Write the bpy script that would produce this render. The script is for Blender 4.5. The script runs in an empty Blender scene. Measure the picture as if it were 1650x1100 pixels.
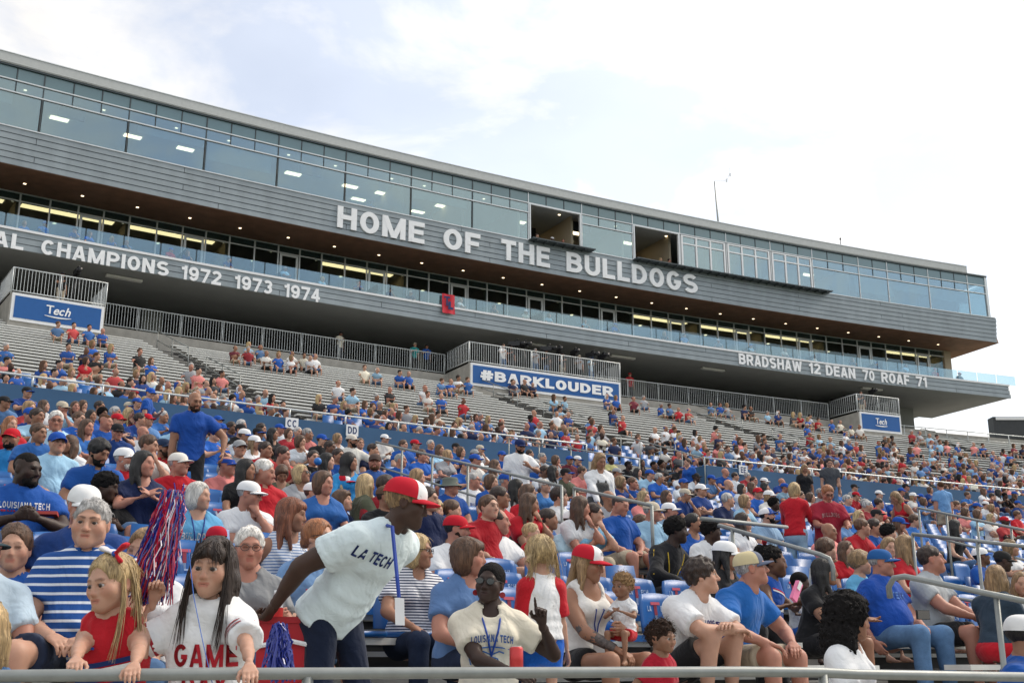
import bpy, math, random, colorsys
import numpy as np
from mathutils import Vector, Matrix
from mathutils.bvhtree import BVHTree
R_ = math.radians
rnd = random.Random(11)
sc = bpy.context.scene
COL = sc.collection

# ------------------------------------------------------------------ camera
CZ = 1.6                                   # eye height above the running track
cam = bpy.data.objects.new('camera', bpy.data.cameras.new('camera'))
COL.objects.link(cam)
PITCH = math.atan(510.0/1850.0)
cam.location = (0, 0, CZ)
cam.rotation_euler = (math.pi/2 + PITCH, 0, 0)
cam.data.sensor_width = 36.0
cam.data.lens = 1850.0/1650.0*36.0
cam.data.clip_start = 0.05
cam.data.clip_end = 5000
sc.camera = cam

# ------------------------------------------------------------------ sky, sun, exposure
SUN_AZ, SUN_EL = R_(66), R_(47)            # veiled sun beyond the press box, to the right
w = bpy.data.worlds.new('World'); sc.world = w; w.use_nodes = True
nt = w.node_tree; nt.nodes.clear()
def N(t, **k):
    n = nt.nodes.new(t)
    for a, b in k.items(): setattr(n, a, b)
    return n
out = N('ShaderNodeOutputWorld'); mixs = N('ShaderNodeMixShader')
bg1 = N('ShaderNodeBackground'); bg2 = N('ShaderNodeBackground')
sky = N('ShaderNodeTexSky', sky_type='NISHITA'); sky.sun_disc = False
sky.sun_elevation = SUN_EL; sky.sun_rotation = SUN_AZ
sky.air_density = 1.0; sky.dust_density = 2.0; sky.ozone_density = 1.0
nt.links.new(sky.outputs[0], bg1.inputs[0]); bg1.inputs[1].default_value = 0.15
tc = N('ShaderNodeTexCoord'); sep = N('ShaderNodeSeparateXYZ')
nt.links.new(tc.outputs['Generated'], sep.inputs[0])
# project the view direction on a flat cloud layer
mz = N('ShaderNodeMath', operation='MAXIMUM'); mz.inputs[1].default_value = 0.0
nt.links.new(sep.outputs[2], mz.inputs[0])
ad = N('ShaderNodeMath', operation='ADD'); ad.inputs[1].default_value = 0.22
nt.links.new(mz.outputs[0], ad.inputs[0])
dx = N('ShaderNodeMath', operation='DIVIDE'); dy = N('ShaderNodeMath', operation='DIVIDE')
nt.links.new(sep.outputs[0], dx.inputs[0]); nt.links.new(ad.outputs[0], dx.inputs[1])
nt.links.new(sep.outputs[1], dy.inputs[0]); nt.links.new(ad.outputs[0], dy.inputs[1])
cmb = N('ShaderNodeCombineXYZ')
nt.links.new(dx.outputs[0], cmb.inputs[0]); nt.links.new(dy.outputs[0], cmb.inputs[1])
cmb.inputs[2].default_value = 4.3
nz = N('ShaderNodeTexNoise'); nz.inputs['Scale'].default_value = 3.0; nz.inputs['Detail'].default_value = 9
nz.inputs['Roughness'].default_value = 0.56; nz.inputs['Distortion'].default_value = 0.35
nt.links.new(cmb.outputs[0], nz.inputs['Vector'])
cr = N('ShaderNodeValToRGB')
cr.color_ramp.elements[0].position = 0.44; cr.color_ramp.elements[0].color = (0.46, 0.46, 0.46, 1)
cr.color_ramp.elements[1].position = 0.60; cr.color_ramp.elements[1].color = (1, 1, 1, 1)
nt.links.new(nz.outputs[0], cr.inputs[0])
nz2 = N('ShaderNodeTexNoise'); nz2.inputs['Scale'].default_value = 2.2; nz2.inputs['Detail'].default_value = 7
nt.links.new(cmb.outputs[0], nz2.inputs['Vector'])
cr2 = N('ShaderNodeValToRGB')
cr2.color_ramp.elements[0].position = 0.3; cr2.color_ramp.elements[0].color = (0.76, 0.74, 0.715, 1)
cr2.color_ramp.elements[1].position = 0.60; cr2.color_ramp.elements[1].color = (1, 0.975, 0.93, 1)
nt.links.new(nz2.outputs[0], cr2.inputs[0])
nt.links.new(cr2.outputs[0], bg2.inputs[0]); bg2.inputs[1].default_value = 0.86
nt.links.new(cr.outputs[0], mixs.inputs[0])
nt.links.new(bg1.outputs[0], mixs.inputs[1]); nt.links.new(bg2.outputs[0], mixs.inputs[2])
nt.links.new(mixs.outputs[0], out.inputs[0])

sl = bpy.data.lights.new('sun', 'SUN'); sl.energy = 1.5; sl.angle = R_(22); sl.color = (1, 0.90, 0.76)
sun = bpy.data.objects.new('sun', sl); COL.objects.link(sun)
sd = Vector((math.sin(SUN_AZ)*math.cos(SUN_EL), math.cos(SUN_AZ)*math.cos(SUN_EL), math.sin(SUN_EL)))
sun.rotation_euler = sd.to_track_quat('Z', 'Y').to_euler()
sun.location = sd*200
sc.view_settings.view_transform = 'Standard'; sc.view_settings.look = 'None'
sc.view_settings.exposure = 0.66; sc.view_settings.gamma = 1.0
sc.view_settings.use_curve_mapping = False
sc.cycles.max_bounces = 6; sc.cycles.diffuse_bounces = 3; sc.cycles.glossy_bounces = 3
sc.cycles.transparent_max_bounces = 10; sc.cycles.transmission_bounces = 4
sc.cycles.caustics_reflective = False; sc.cycles.caustics_refractive = False

# ------------------------------------------------------------------ materials
MATS = {}
def mat(name, col=(.5,.5,.5), rough=.6, metal=0.0, noise=0.12, nscale=6.0, bump=0.0, bscale=40.0,
        objcol=False, spec=0.4, emit=0.0, stretch=None, sheen=0.0):
    if name in MATS: return MATS[name]
    m = bpy.data.materials.new(name); m.use_nodes = True; MATS[name] = m
    t = m.node_tree; b = t.nodes['Principled BSDF']
    b.inputs['Roughness'].default_value = rough; b.inputs['Metallic'].default_value = metal
    b.inputs['Specular IOR Level'].default_value = spec
    if sheen: b.inputs['Sheen Weight'].default_value = sheen
    co = t.nodes.new('ShaderNodeTexCoord')
    if objcol:
        base = t.nodes.new('ShaderNodeObjectInfo').outputs['Color']
    else:
        rgb = t.nodes.new('ShaderNodeRGB'); rgb.outputs[0].default_value = (*col, 1); base = rgb.outputs[0]
    if noise > 0:
        mp = t.nodes.new('ShaderNodeMapping')
        if stretch: mp.inputs['Scale'].default_value = stretch
        t.links.new(co.outputs['Object'], mp.inputs[0])
        n = t.nodes.new('ShaderNodeTexNoise'); n.inputs['Scale'].default_value = nscale; n.inputs['Detail'].default_value = 5
        t.links.new(mp.outputs[0], n.inputs['Vector'])
        mr = t.nodes.new('ShaderNodeMapRange'); mr.inputs['From Min'].default_value = .25; mr.inputs['From Max'].default_value = .75
        mr.inputs['To Min'].default_value = 1-noise; mr.inputs['To Max'].default_value = 1+noise
        t.links.new(n.outputs[0], mr.inputs[0])
        hs = t.nodes.new('ShaderNodeHueSaturation'); t.links.new(base, hs.inputs['Color']); t.links.new(mr.outputs[0], hs.inputs['Value'])
        base = hs.outputs[0]
    t.links.new(base, b.inputs['Base Color'])
    if emit:
        b.inputs['Emission Color'].default_value = (*col, 1); b.inputs['Emission Strength'].default_value = emit
    if bump > 0:
        n2 = t.nodes.new('ShaderNodeTexNoise'); n2.inputs['Scale'].default_value = bscale; n2.inputs['Detail'].default_value = 3
        t.links.new(co.outputs['Object'], n2.inputs['Vector'])
        bp = t.nodes.new('ShaderNodeBump'); bp.inputs['Strength'].default_value = bump; bp.inputs['Distance'].default_value = .01
        t.links.new(n2.outputs[0], bp.inputs['Height']); t.links.new(bp.outputs[0], b.inputs['Normal'])
    return m

def glass(name, tint, refl, rough=0.02):
    m = bpy.data.materials.new(name); m.use_nodes = True; t = m.node_tree; t.nodes.clear()
    o = t.nodes.new('ShaderNodeOutputMaterial'); tr = t.nodes.new('ShaderNodeBsdfTransparent'); tr.inputs[0].default_value = (*tint, 1)
    g = t.nodes.new('ShaderNodeBsdfGlossy'); g.inputs[0].default_value = (.66, .82, .88, 1); g.inputs[1].default_value = rough
    lw = t.nodes.new('ShaderNodeLayerWeight'); lw.inputs[0].default_value = 0.25
    mr = t.nodes.new('ShaderNodeMapRange'); mr.inputs['To Min'].default_value = refl; mr.inputs['To Max'].default_value = 1.0
    t.links.new(lw.outputs['Fresnel'], mr.inputs[0])
    mx = t.nodes.new('ShaderNodeMixShader'); t.links.new(mr.outputs[0], mx.inputs[0])
    t.links.new(tr.outputs[0], mx.inputs[1]); t.links.new(g.outputs[0], mx.inputs[2]); t.links.new(mx.outputs[0], o.inputs[0])
    MATS[name] = m
    return m

# ------------------------------------------------------------------ mesh helpers
def obj(name, verts, faces, m, parent=None, smooth=False, loc=None):
    me = bpy.data.meshes.new(name)
    me.from_pydata([tuple(v) for v in verts], [], [tuple(f) for f in faces])
    if smooth: me.shade_smooth()
    o = bpy.data.objects.new(name, me); COL.objects.link(o)
    if m is not None: me.materials.append(MATS[m] if isinstance(m, str) else m)
    if parent is not None: o.parent = parent
    if loc is not None: o.location = loc
    return o
def tag(o, label=None, cat=None, group=None, kind=None):
    if label: o['label'] = label
    if cat: o['category'] = cat
    if group: o['group'] = group
    if kind: o['kind'] = kind
    return o
def empty(name, loc=(0,0,0), rz=0.0):
    o = bpy.data.objects.new(name, None); COL.objects.link(o); o.location = loc; o.rotation_euler = (0, 0, rz)
    o.empty_display_size = .1
    return o
class MB:
    def __init__(s): s.v = []; s.f = []
    def add(s, v, f):
        n = len(s.v); s.v += [tuple(p) for p in v]; s.f += [tuple(i+n for i in q) for q in f]
    def box(s, c, sx, sy, sz, M=None):
        v = [Vector((x*sx/2, y*sy/2, z*sz/2)) for x in (-1,1) for y in (-1,1) for z in (-1,1)]
        if M is not None: v = [M @ p for p in v]
        v = [p+Vector(c) for p in v]
        s.add(v, [(0,1,3,2),(4,6,7,5),(0,4,5,1),(2,3,7,6),(0,2,6,4),(1,5,7,3)])
    def tube(s, pts, r, n=8, cap=True):
        pts = [Vector(p) for p in pts]; m = len(pts)
        rr = r if isinstance(r, (list, tuple)) else [r]*m
        base = len(s.v); up = Vector((0,0,1)); prev = None
        for i, p in enumerate(pts):
            d = (pts[min(i+1,m-1)]-pts[max(i-1,0)]).normalized()
            if prev is None:
                a = d.cross(up)
                if a.length < 1e-3: a = d.cross(Vector((1,0,0)))
            else: a = prev - d*prev.dot(d)
            a.normalize(); prev = a; b = d.cross(a)
            for k in range(n):
                t = 2*math.pi*k/n; s.v.append(tuple(p + (a*math.cos(t)+b*math.sin(t))*rr[i]))
        for i in range(m-1):
            for k in range(n):
                s.f.append((base+i*n+k, base+i*n+(k+1)%n, base+(i+1)*n+(k+1)%n, base+(i+1)*n+k))
        if cap:
            s.f.append(tuple(base+k for k in range(n))[::-1]); s.f.append(tuple(base+(m-1)*n+k for k in range(n)))
    def build(s, name, m, parent=None, smooth=False, loc=None): return obj(name, s.v, s.f, m, parent, smooth, loc)

# photo ray (design aid: turns a measured direction into a place in the world)
CP, SP = math.cos(PITCH), math.sin(PITCH)
def ray(x, y): return Vector(((x-825)/1850.0, CP-SP*(550-y)/1850.0, SP+CP*(550-y)/1850.0))
def at_depth(x, y, Y):
    d = ray(x, y); d = d*(Y/d.y); return Vector((d.x, d.y, d.z+CZ))
def at_z(x, y, zrel):
    d = ray(x, y); d = d*(zrel/d.z); return Vector((d.x, d.y, d.z+CZ))
def project(p):
    q = Vector((p[0], p[1], p[2]-CZ)); dep = q.y*CP+q.z*SP; up = -q.y*SP+q.z*CP
    return 825+1850*q.x/dep, 550-1850*up/dep, dep

# arcs: everything of the upper stand and the press box is concentric
BC = Vector((135.72, -182.88)); RL = 276.965; RU = 278.062
def bp(th, r, z): t = R_(th); return Vector((BC.x+r*math.sin(t), BC.y+r*math.cos(t), z+CZ))   # z relative to eye
def arc_prism(name, prof, t0, t1, m, parent=None, step=0.6, cap=True, smooth=False):
    n = max(1, int(math.ceil(abs(t1-t0)/step))); k = len(prof); v = []; f = []
    for i in range(n+1):
        th = t0+(t1-t0)*i/n
        v += [bp(th, r, z) for r, z in prof]
    for i in range(n):
        for j in range(k):
            a, b = i*k+j, i*k+(j+1)%k
            f.append((a, b, b+k, a+k))
    if cap: f += [tuple(range(k))[::-1], tuple(n*k+j for j in range(k))]
    return obj(name, v, f, m, parent, smooth)
def arc_box(name, r0, r1, z0, z1, t0, t1, m, parent=None, step=0.6):
    return arc_prism(name, [(r0,z0),(r1,z0),(r1,z1),(r0,z1)], t0, t1, m, parent, step)
def theta_of(p): return math.degrees(math.atan2(p[0]-BC.x, p[1]-BC.y))
def theta_px(x, y, R):
    d = ray(x, y); o = Vector((-BC.x, -BC.y)); dd = Vector((d.x, d.y))
    a = dd.dot(dd); b = 2*o.dot(dd); c = o.dot(o)-R*R
    t = (-b+math.sqrt(b*b-4*a*c))/(2*a); return theta_of((d.x*t, d.y*t))

# lettering: each glyph its own extruded mesh, drawn with heavy even strokes (cap height 1)
def _arc(cx, cy, rx, ry, a0, a1, n=10):
    return [(cx+rx*math.cos(R_(a0+(a1-a0)*i/n)), cy+ry*math.sin(R_(a0+(a1-a0)*i/n))) for i in range(n+1)]
def strokes(c, w):
    q = w/2; W = {'I': w, '1': .40, 'M': .90, 'W': 1.06, 'E': .62, 'F': .60, 'L': .58, 'T': .68, 'J': .55, '#': .8}.get(c, .72)
    l, r, m = q, W-q, W/2
    t, b, h = 1-q, q, .52
    O = _arc(m, .5, m-q, .5-q, 90, 450, 28)
    D = {
     'A': [[(q*.95,0),(m-.02,1)], [(W-q*.95,0),(m+.02,1)], [(W*.24,.27),(W*.76,.27)]],
     'B': [[(l,0),(l,1)], [(l,t),(m,t)]+_arc(m,(t+h)/2,m-q*1.3,(t-h)/2,90,-90)+[(l,h)], [(l,h),(m,h)]+_arc(m,(b+h)/2,m-q,(h-b)/2,90,-90)+[(l,b)]],
     'C': [_arc(m,.5,m-q,.5-q,42,318,22)], 'D': [[(l,0),(l,1)], [(l,t),(m*.8,t)]+_arc(m*.8,.5,W-q-m*.8,.5-q,90,-90,14)+[(l,b)]],
     'E': [[(l,0),(l,1)], [(l,t),(W,t)], [(l,h),(W*.93,h)], [(l,b),(W,b)]], 'F': [[(l,0),(l,1)], [(l,t),(W,t)], [(l,h-.03),(W*.9,h-.03)]],
     'G': [_arc(m,.5,m-q,.5-q,42,340,22)+[(r,.46)], [(m+.02,.44),(W,.44)]], 'H': [[(l,0),(l,1)], [(r,0),(r,1)], [(l,h),(r,h)]],
     'I': [[(q,0),(q,1)]], 'J': [[(r,1),(r,.3)]+_arc(m,.3,m-q,.3-q,0,-170)], 'K': [[(l,0),(l,1)], [(l,.40),(W-q*.7,1)], [(l+.12,.52),(W-q*.5,0)]],
     'L': [[(l,0),(l,1)], [(l,b),(W,b)]], 'M': [[(l,0),(l,1)], [(r,0),(r,1)], [(l,1),(m,.0)], [(r,1),(m,.0)]],
     'N': [[(l,0),(l,1)], [(r,0),(r,1)], [(l,1),(r,0)]], 'O': [O], '0': [_arc(m,.5,(m-q)*.92,.5-q,90,450,28)],
     'P': [[(l,0),(l,1)], [(l,t),(m,t)]+_arc(m,(t+.44)/2,m-q,(t-.44)/2,90,-90)+[(l,.44)]],
     'R': [[(l,0),(l,1)], [(l,t),(m,t)]+_arc(m,(t+.46)/2,m-q,(t-.46)/2,90,-90)+[(l,.46)], [(m,.46),(W-q*.8,0)]],
     'S': [_arc(m,(t+.5)/2,m-q,(t-.5)/2,30,270,14)+_arc(m,(b+.5)/2,m-q,(.5-b)/2,90,-150,14)[1:]],
     'T': [[(m,0),(m,1)], [(0,t),(W,t)]], 'U': [[(l,1),(l,.36)]+_arc(m,.36,m-q,.36-q,180,360,14)+[(r,1)]],
     'V': [[(q,1),(m,0)], [(W-q,1),(m,0)]], 'W': [[(q*.9,1),(W*.27,0)], [(m,.95),(W*.27,0)], [(m,.95),(W*.73,0)], [(W-q*.9,1),(W*.73,0)]],
     'Y': [[(q,1),(m,.42)], [(W-q,1),(m,.42)], [(m,0),(m,.46)]], 'X': [[(q,1),(W-q,0)], [(W-q,1),(q,0)]],
     '1': [[(W-q,0),(W-q,1)], [(0,.76),(W-q,.80)]], '2': [_arc(m,.70,m-q,.30-q,165,-35,12)+[(l+.02,.12)], [(0,b),(W,b)]],
     '3': [_arc(m,(t+.52)/2,m-q*1.1,(t-.52)/2,150,-90,12), _arc(m,(b+.52)/2,m-q,(.52-b)/2,90,-150,12)],
     '4': [[(W*.68,0),(W*.68,1)], [(0,.30),(W,.30)], [(q*.9,.30),(W*.66,1)]],
     '7': [[(0,t),(W,t)], [(W-q*.9,1-w*.6),(W*.36,0)]], '9': [_arc(m,.66,m-q,.34-q,0,360,20), _arc(m,.40,m-q,.40-q,0,-140,10)+[] if False else [(r,.66)]+_arc(m,.42,m-q,.42-q,0,-150,10)],
     '8': [_arc(m,.74,m-q*1.2,.26-q,90,450,18), _arc(m,.27,m-q,.27-q,90,450,18)], '5': [[(W*.95,t),(l,t)], [(l,1),(l,.52)], [(l,.55)]+_arc(m,.32,m-q,.32-q,80,-150,12)],
     '6': [_arc(m,.34,m-q,.34-q,0,360,20), [(l,.34)]+_arc(m,.58,m-q,.42-q,180,30,10)],
     '#': [[(W*.28,0),(W*.36,1)], [(W*.62,0),(W*.70,1)], [(0,.34),(W*.95,.34)], [(W*.05,.66),(W,.66)]],
     '-': [[(0,.45),(W*.6,.45)]], "'": [[(q,.7),(q,1)]], '.': [[(q,0),(q,w)]],
    }
    return D.get(c), W
GL = {}
def glyph(ch, w=.19, depth=0.04):
    k = (ch, w, depth)
    if k in GL: return GL[k]
    st, W = strokes(ch, w)
    if st is None:                            # lower case: built-in font outline
        cu = bpy.data.curves.new('glyph', 'FONT'); cu.body = ch; cu.size = 1.4; cu.offset = .03; cu.extrude = depth; cu.resolution_u = 3; cu.shear = .3
        o = bpy.data.objects.new('glyph', cu); COL.objects.link(o)
        me = bpy.data.meshes.new_from_object(o.evaluated_get(bpy.context.evaluated_depsgraph_get()))
        v = [tuple(p.co) for p in me.vertices]; f = [tuple(p.vertices) for p in me.polygons]
        bpy.data.objects.remove(o); bpy.data.curves.remove(cu); bpy.data.meshes.remove(me)
        xs = [p[0] for p in v]; GL[k] = (v, f, min(xs), max(xs)); return GL[k]
    v, f = [], []
    for si, pl in enumerate(st):
        n = len(pl); L, Rr = [], []
        if n == 2 and abs(pl[0][0]-pl[1][0]) > 1e-4 and abs(pl[0][1]-pl[1][1]) > .1:      # diagonal: level ends
            (x0, y0), (x1, y1) = pl; dx_, dy_ = x1-x0, y1-y0; hw = w/2*math.hypot(dx_, dy_)/abs(dy_)*.92
            L = [(x0-hw, y0), (x1-hw, y1)]; Rr = [(x0+hw, y0), (x1+hw, y1)]
            if dy_ < 0: L, Rr = Rr, L
        else:
            closed = math.hypot(pl[0][0]-pl[-1][0], pl[0][1]-pl[-1][1]) < 1e-6
            for i in range(n):
                a = pl[i-1] if i else (pl[-2] if closed else pl[0]); b = pl[i]; c = pl[i+1] if i < n-1 else (pl[1] if closed else pl[-1])
                d1 = Vector((b[0]-a[0], b[1]-a[1])); d2 = Vector((c[0]-b[0], c[1]-b[1]))
                if d1.length < 1e-6: d1 = d2
                if d2.length < 1e-6: d2 = d1
                d1.normalize(); d2.normalize(); t_ = (d1+d2)
                t_ = t_.normalized() if t_.length > 1e-6 else d1
                nn = Vector((-t_.y, t_.x)); sc_ = w/2/max(.5, nn.dot(Vector((-d1.y, d1.x))))
                L.append((b[0]+nn.x*sc_, b[1]+nn.y*sc_)); Rr.append((b[0]-nn.x*sc_, b[1]-nn.y*sc_))
        z1 = depth+si*.005; z0 = -depth; b0 = len(v)
        for i in range(n): v += [(L[i][0], L[i][1], z1), (Rr[i][0], Rr[i][1], z1), (L[i][0], L[i][1], z0), (Rr[i][0], Rr[i][1], z0)]
        for i in range(n-1):
            p = b0+4*i; f += [(p, p+1, p+5, p+4), (p+2, p+6, p+7, p+3), (p, p+4, p+6, p+2), (p+1, p+3, p+7, p+5)]
        f += [(b0, b0+2, b0+3, b0+1), (b0+4*n-4, b0+4*n-3, b0+4*n-1, b0+4*n-2)]
    GL[k] = (v, f, 0.0, W)
    return GL[k]
def text_layout(s, gap=0.12, w=.19, depth=.04, space=.35):
    x = 0; res = []
    for c in s:
        if c == ' ': x += space; continue
        v, f, x0, x1 = glyph(c, w, depth)
        res.append((c, x-x0, v, f)); x += (x1-x0)+gap
    return res, x-gap

# ================================================================== STRUCTURE
mat('concrete', (.40,.38,.34), .85, noise=.16, nscale=3, bump=.3)
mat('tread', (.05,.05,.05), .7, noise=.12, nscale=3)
mat('aluminium', (.70,.70,.66), .5, .1, noise=.10, nscale=5)
mat('riser', (.10,.10,.10), .8)
mat('galv', (.27,.285,.275), .45, .35, noise=.10, nscale=20)
mat('galv_light', (.60,.63,.63), .4, .3, noise=.06, nscale=10)
mat('blue_paint', (.030,.095,.20), .55, noise=.10, nscale=1.5, bump=.15, bscale=8)
mat('siding', (.265,.305,.325), .48, .15, noise=.13, nscale=1.6, stretch=(1,1,.35))
mat('soffit_brown', (.27,.145,.09), .6, noise=.25, nscale=2.0, stretch=(1,1,1))
mat('underside', (.27,.28,.275), .8, noise=.08, nscale=1)
mat('white_paint', (.80,.81,.82), .5, noise=.03)
mat('letter_white', (.88,.89,.90), .45, noise=.02)
mat('parapet', (.50,.515,.50), .55, .2, noise=.06)
mat('mullion', (.68,.71,.72), .4, .2, noise=.03)
mat('mullion_dark', (.07,.085,.09), .4, .3, noise=.03)
mat('spandrel', (.13,.22,.245), .12, noise=.06, nscale=.8, spec=.8)
mat('room_wall', (.50,.42,.31), .8, noise=.08, nscale=1)
mat('room_ceiling', (.52,.55,.56), .8, noise=.05)
mat('room_floor', (.12,.11,.10), .8)
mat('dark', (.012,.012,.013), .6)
mat('lamp_white', (1,.80,.50), emit=3.0, noise=0)
mat('lamp_warm', (1,.72,.38), emit=2.4, noise=0)
mat('lamp_spot', (1,.80,.52), emit=2.2, noise=0)
mat('sign_blue', (.012,.10,.33), .5, noise=.04)
mat('navy_print', (.01,.03,.12), .6)
mat('red_flag', (.55,.02,.04), .7, noise=.08)
mat('ground', (.055,.075,.035), .9, noise=.2, nscale=.4)
glass('glass_view', (.66,.77,.80), .25)
glass('glass_suite', (.55,.62,.62), .06)
glass('glass_rail', (.78,.88,.91), .14)

T0, T1 = -39.5, -21.68
gs = 900.0
tag(obj('ground', [(-gs,-gs,0),(gs,-gs,0),(gs,gs,0),(-gs,gs,0)], [(0,1,2,3)], 'ground'), kind='structure')

# ---------------------------------------------------------------- lower seating bowl
RW = 255.9                                   # blue wall radius
RC = 227.75                                  # radius at the camera; rows are measured from it
def head_z(d):                               # top of a seated adult head (relative to the eye), d metres behind the camera's arc
    return .78+(d-6.05)*.235+.012*max(0, d-14)
def deck_z(d): return head_z(d)-1.30
PITCHR = 0.80
LROWS = [6.2+PITCHR*j for j in range(-3, 25)]
def row_point(d, th): return bp(th, RC+d, 0)
def row_at_px(d, x):                         # where image column x crosses row d (an angle)
    y = 800.0
    for _ in range(4):
        th = theta_px(x, y, RC+d); q = bp(th, RC+d, head_z(d)-.3); y = project(q)[1]
    return theta_px(x, y, RC+d)
def rho(p): return (Vector((p[0], p[1]))-BC).length-RC
stand = empty('lower_stand'); tag(stand, kind='structure')
LAISLES = [-40.6, -37.6, -34.42, -32.75, -29.9, -26.9, -23.6]
LAW = .15
def lslab(name, d0, d1, z0, z1, t0, t1, m): return arc_box(name, RC+d0, RC+d1, z0, z1, t0, t1, m, stand, .45)
lslab('walkway', 1.5, 3.41, -2.0, deck_z(3.8)+.004, -41, -33.6, 'concrete')
for j, d in enumerate(LROWS):
    t0, t1 = max(-41.5, row_at_px(d, -110)), min(-20.5, row_at_px(d, 1770))
    z = deck_z(d)
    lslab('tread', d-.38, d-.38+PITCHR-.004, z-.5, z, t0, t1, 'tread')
    cuts = [t0]+[a for a in LAISLES if t0 < a < t1]+[t1]
    for a, b_ in zip(cuts[:-1], cuts[1:]):
        x0 = a+(LAW if a in LAISLES else 0); x1 = b_-(LAW if b_ in LAISLES else 0)
        if x1-x0 < .2: continue
        lslab('bench_plank', d-.04, d+.23, z+.385, z+.43, x0, x1, 'aluminium')
        if j < 12: lslab('bench_brace', d+.29, d+.39, z+.12, z+.16, x0, x1, 'aluminium')
    for a in LAISLES:
        if t0 < a < t1: lslab('aisle_step', d+.02, d+.415, z, z+.10, a-LAW+.01, a+LAW-.01, 'concrete')
tag(arc_box('cross_aisle', RC+25.42, RW-.01, 3.6, deck_z(25.6)+.02, T0, -20, 'concrete', None, .6), kind='structure')

# ---------------------------------------------------------------- blue wall with its portal notch
TP0, TP1 = theta_px(948, 727, RW), theta_px(1138, 748, RW)
bw = empty('blue_wall')
tag(bw, 'long blue painted retaining wall between lower and upper seating', 'wall')
for a, b_ in ((T0, TP0), (TP1, -20.0)):
    arc_box('wall_panel', RW, RW+.25, 3.0, 6.2, a, b_, 'blue_paint', bw)
# notch: right flank blue, left flank and back bare concrete
arc_box('portal_flank', RW+.25, RW+2.6, 2.6, 6.2, TP1, TP1+.06, 'blue_paint', bw)
arc_box('portal_flank', RW+.25, RW+2.6, 2.6, 6.25, TP0-.06, TP0, 'concrete', bw)
arc_box('portal_back', RW+2.6, RW+2.85, 2.6, 6.45, TP0-.06, TP1+.06, 'concrete', bw)

# ---------------------------------------------------------------- upper seating
ustand = empty('upper_stand'); tag(ustand, kind='structure')
UR0, UPITCH, NUP = RW+.55, .785, 27
def ur(i): return UR0+UPITCH*i
def uz(i): return 5.15+i*.302                # deck height, relative
UAISLES = [-36.4, -33.15, -29.85, -27.0, -23.4]
AW = .13                                     # half an aisle, degrees
CHAIR_ROWS = 7
for i in range(NUP):
    segs = [(T0, -20.3)] if i > 2 else [(T0, TP0-.07), (TP1+.07, -20.3)]
    for a, b_ in segs:
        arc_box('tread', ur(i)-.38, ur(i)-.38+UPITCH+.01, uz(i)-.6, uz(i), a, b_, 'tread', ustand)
    cuts = [T0]+UAISLES+[-20.3]
    for a, b_ in zip(cuts[:-1], cuts[1:]):
        a2 = a+(AW if a in UAISLES else 0); b2 = b_-(AW if b_ in UAISLES else 0)
        parts_ = [(a2, b2)]
        if i <= 2:
            parts_ = []
            if a2 < TP0-.1: parts_.append((a2, min(b2, TP0-.1)))
            if b2 > TP1+.1: parts_.append((max(a2, TP1+.1), b2))
        for q0, q1 in parts_:
            if q1-q0 < .1: continue
            arc_box('bench_plank', ur(i)-.06, ur(i)+.22, uz(i)+.37, uz(i)+.43, q0, q1, 'aluminium', ustand)
            arc_box('toe_board', ur(i)-.375, ur(i)-.35, uz(i)-.05, uz(i)+.012, q0, q1, 'aluminium', ustand)
# top wall below the concourse railing
RT = RL+1.35; ZT = 14.2
conc = arc_box('concourse_wall', RT-.15, RT+.1, 11.5, ZT, T0, -22.9, 'concrete')
tag(conc, 'pale bare concrete wall carrying the long railing under the press box', 'wall')
tag(arc_box('concourse_floor', RT+.1, RT+9, 13.6, ZT-.02, T0, -19.5, 'concrete'), kind='structure')
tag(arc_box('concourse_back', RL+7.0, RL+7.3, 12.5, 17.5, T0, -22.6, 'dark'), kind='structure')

# ---------------------------------------------------------------- railings
def arc_rail(name, r, z0, h, t0, t1, label, parent=None, post=.36, bars=0, mid=True, rt=.028, ends=True):
    """railing with posts: top rail, mid rail, posts, optional balusters"""
    root = empty(name, bp((t0+t1)/2, r, z0)); inv = -Vector(root.location)
    n = max(2, int(abs(t1-t0)/.3))
    def pts(z): return [bp(t0+(t1-t0)*i/n, r, z)+inv for i in range(n+1)]
    b = MB(); b.tube(pts(z0+h), rt, 6); b.build('top_rail', 'galv_light', root, True)
    if mid:
        b = MB(); b.tube(pts(z0+(.12 if bars else h*.5)), rt*.8, 6); b.build('lower_rail', 'galv_light', root, True)
    np_ = max(1, int(round(abs(t1-t0)/post)))
    for i in range(np_+1):
        p = bp(t0+(t1-t0)*i/np_, r, z0)+inv
        b = MB(); b.tube([p, p+Vector((0,0,h))], rt*.95, 6); b.build('post', 'galv_light', root, True)
    if bars:
        bb = MB(); nb = int(abs(t1-t0)/bars)
        for i in range(nb):
            p = bp(t0+(t1-t0)*(i+.5)/nb, r, z0+.12)+inv
            bb.tube([p, p+Vector((0,0,h-.12))], .011, 4, False)
        o = bb.build('balusters', 'galv_light', root); o['kind'] = 'stuff'
    if label: tag(root, label, 'railing')
    return root
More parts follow.
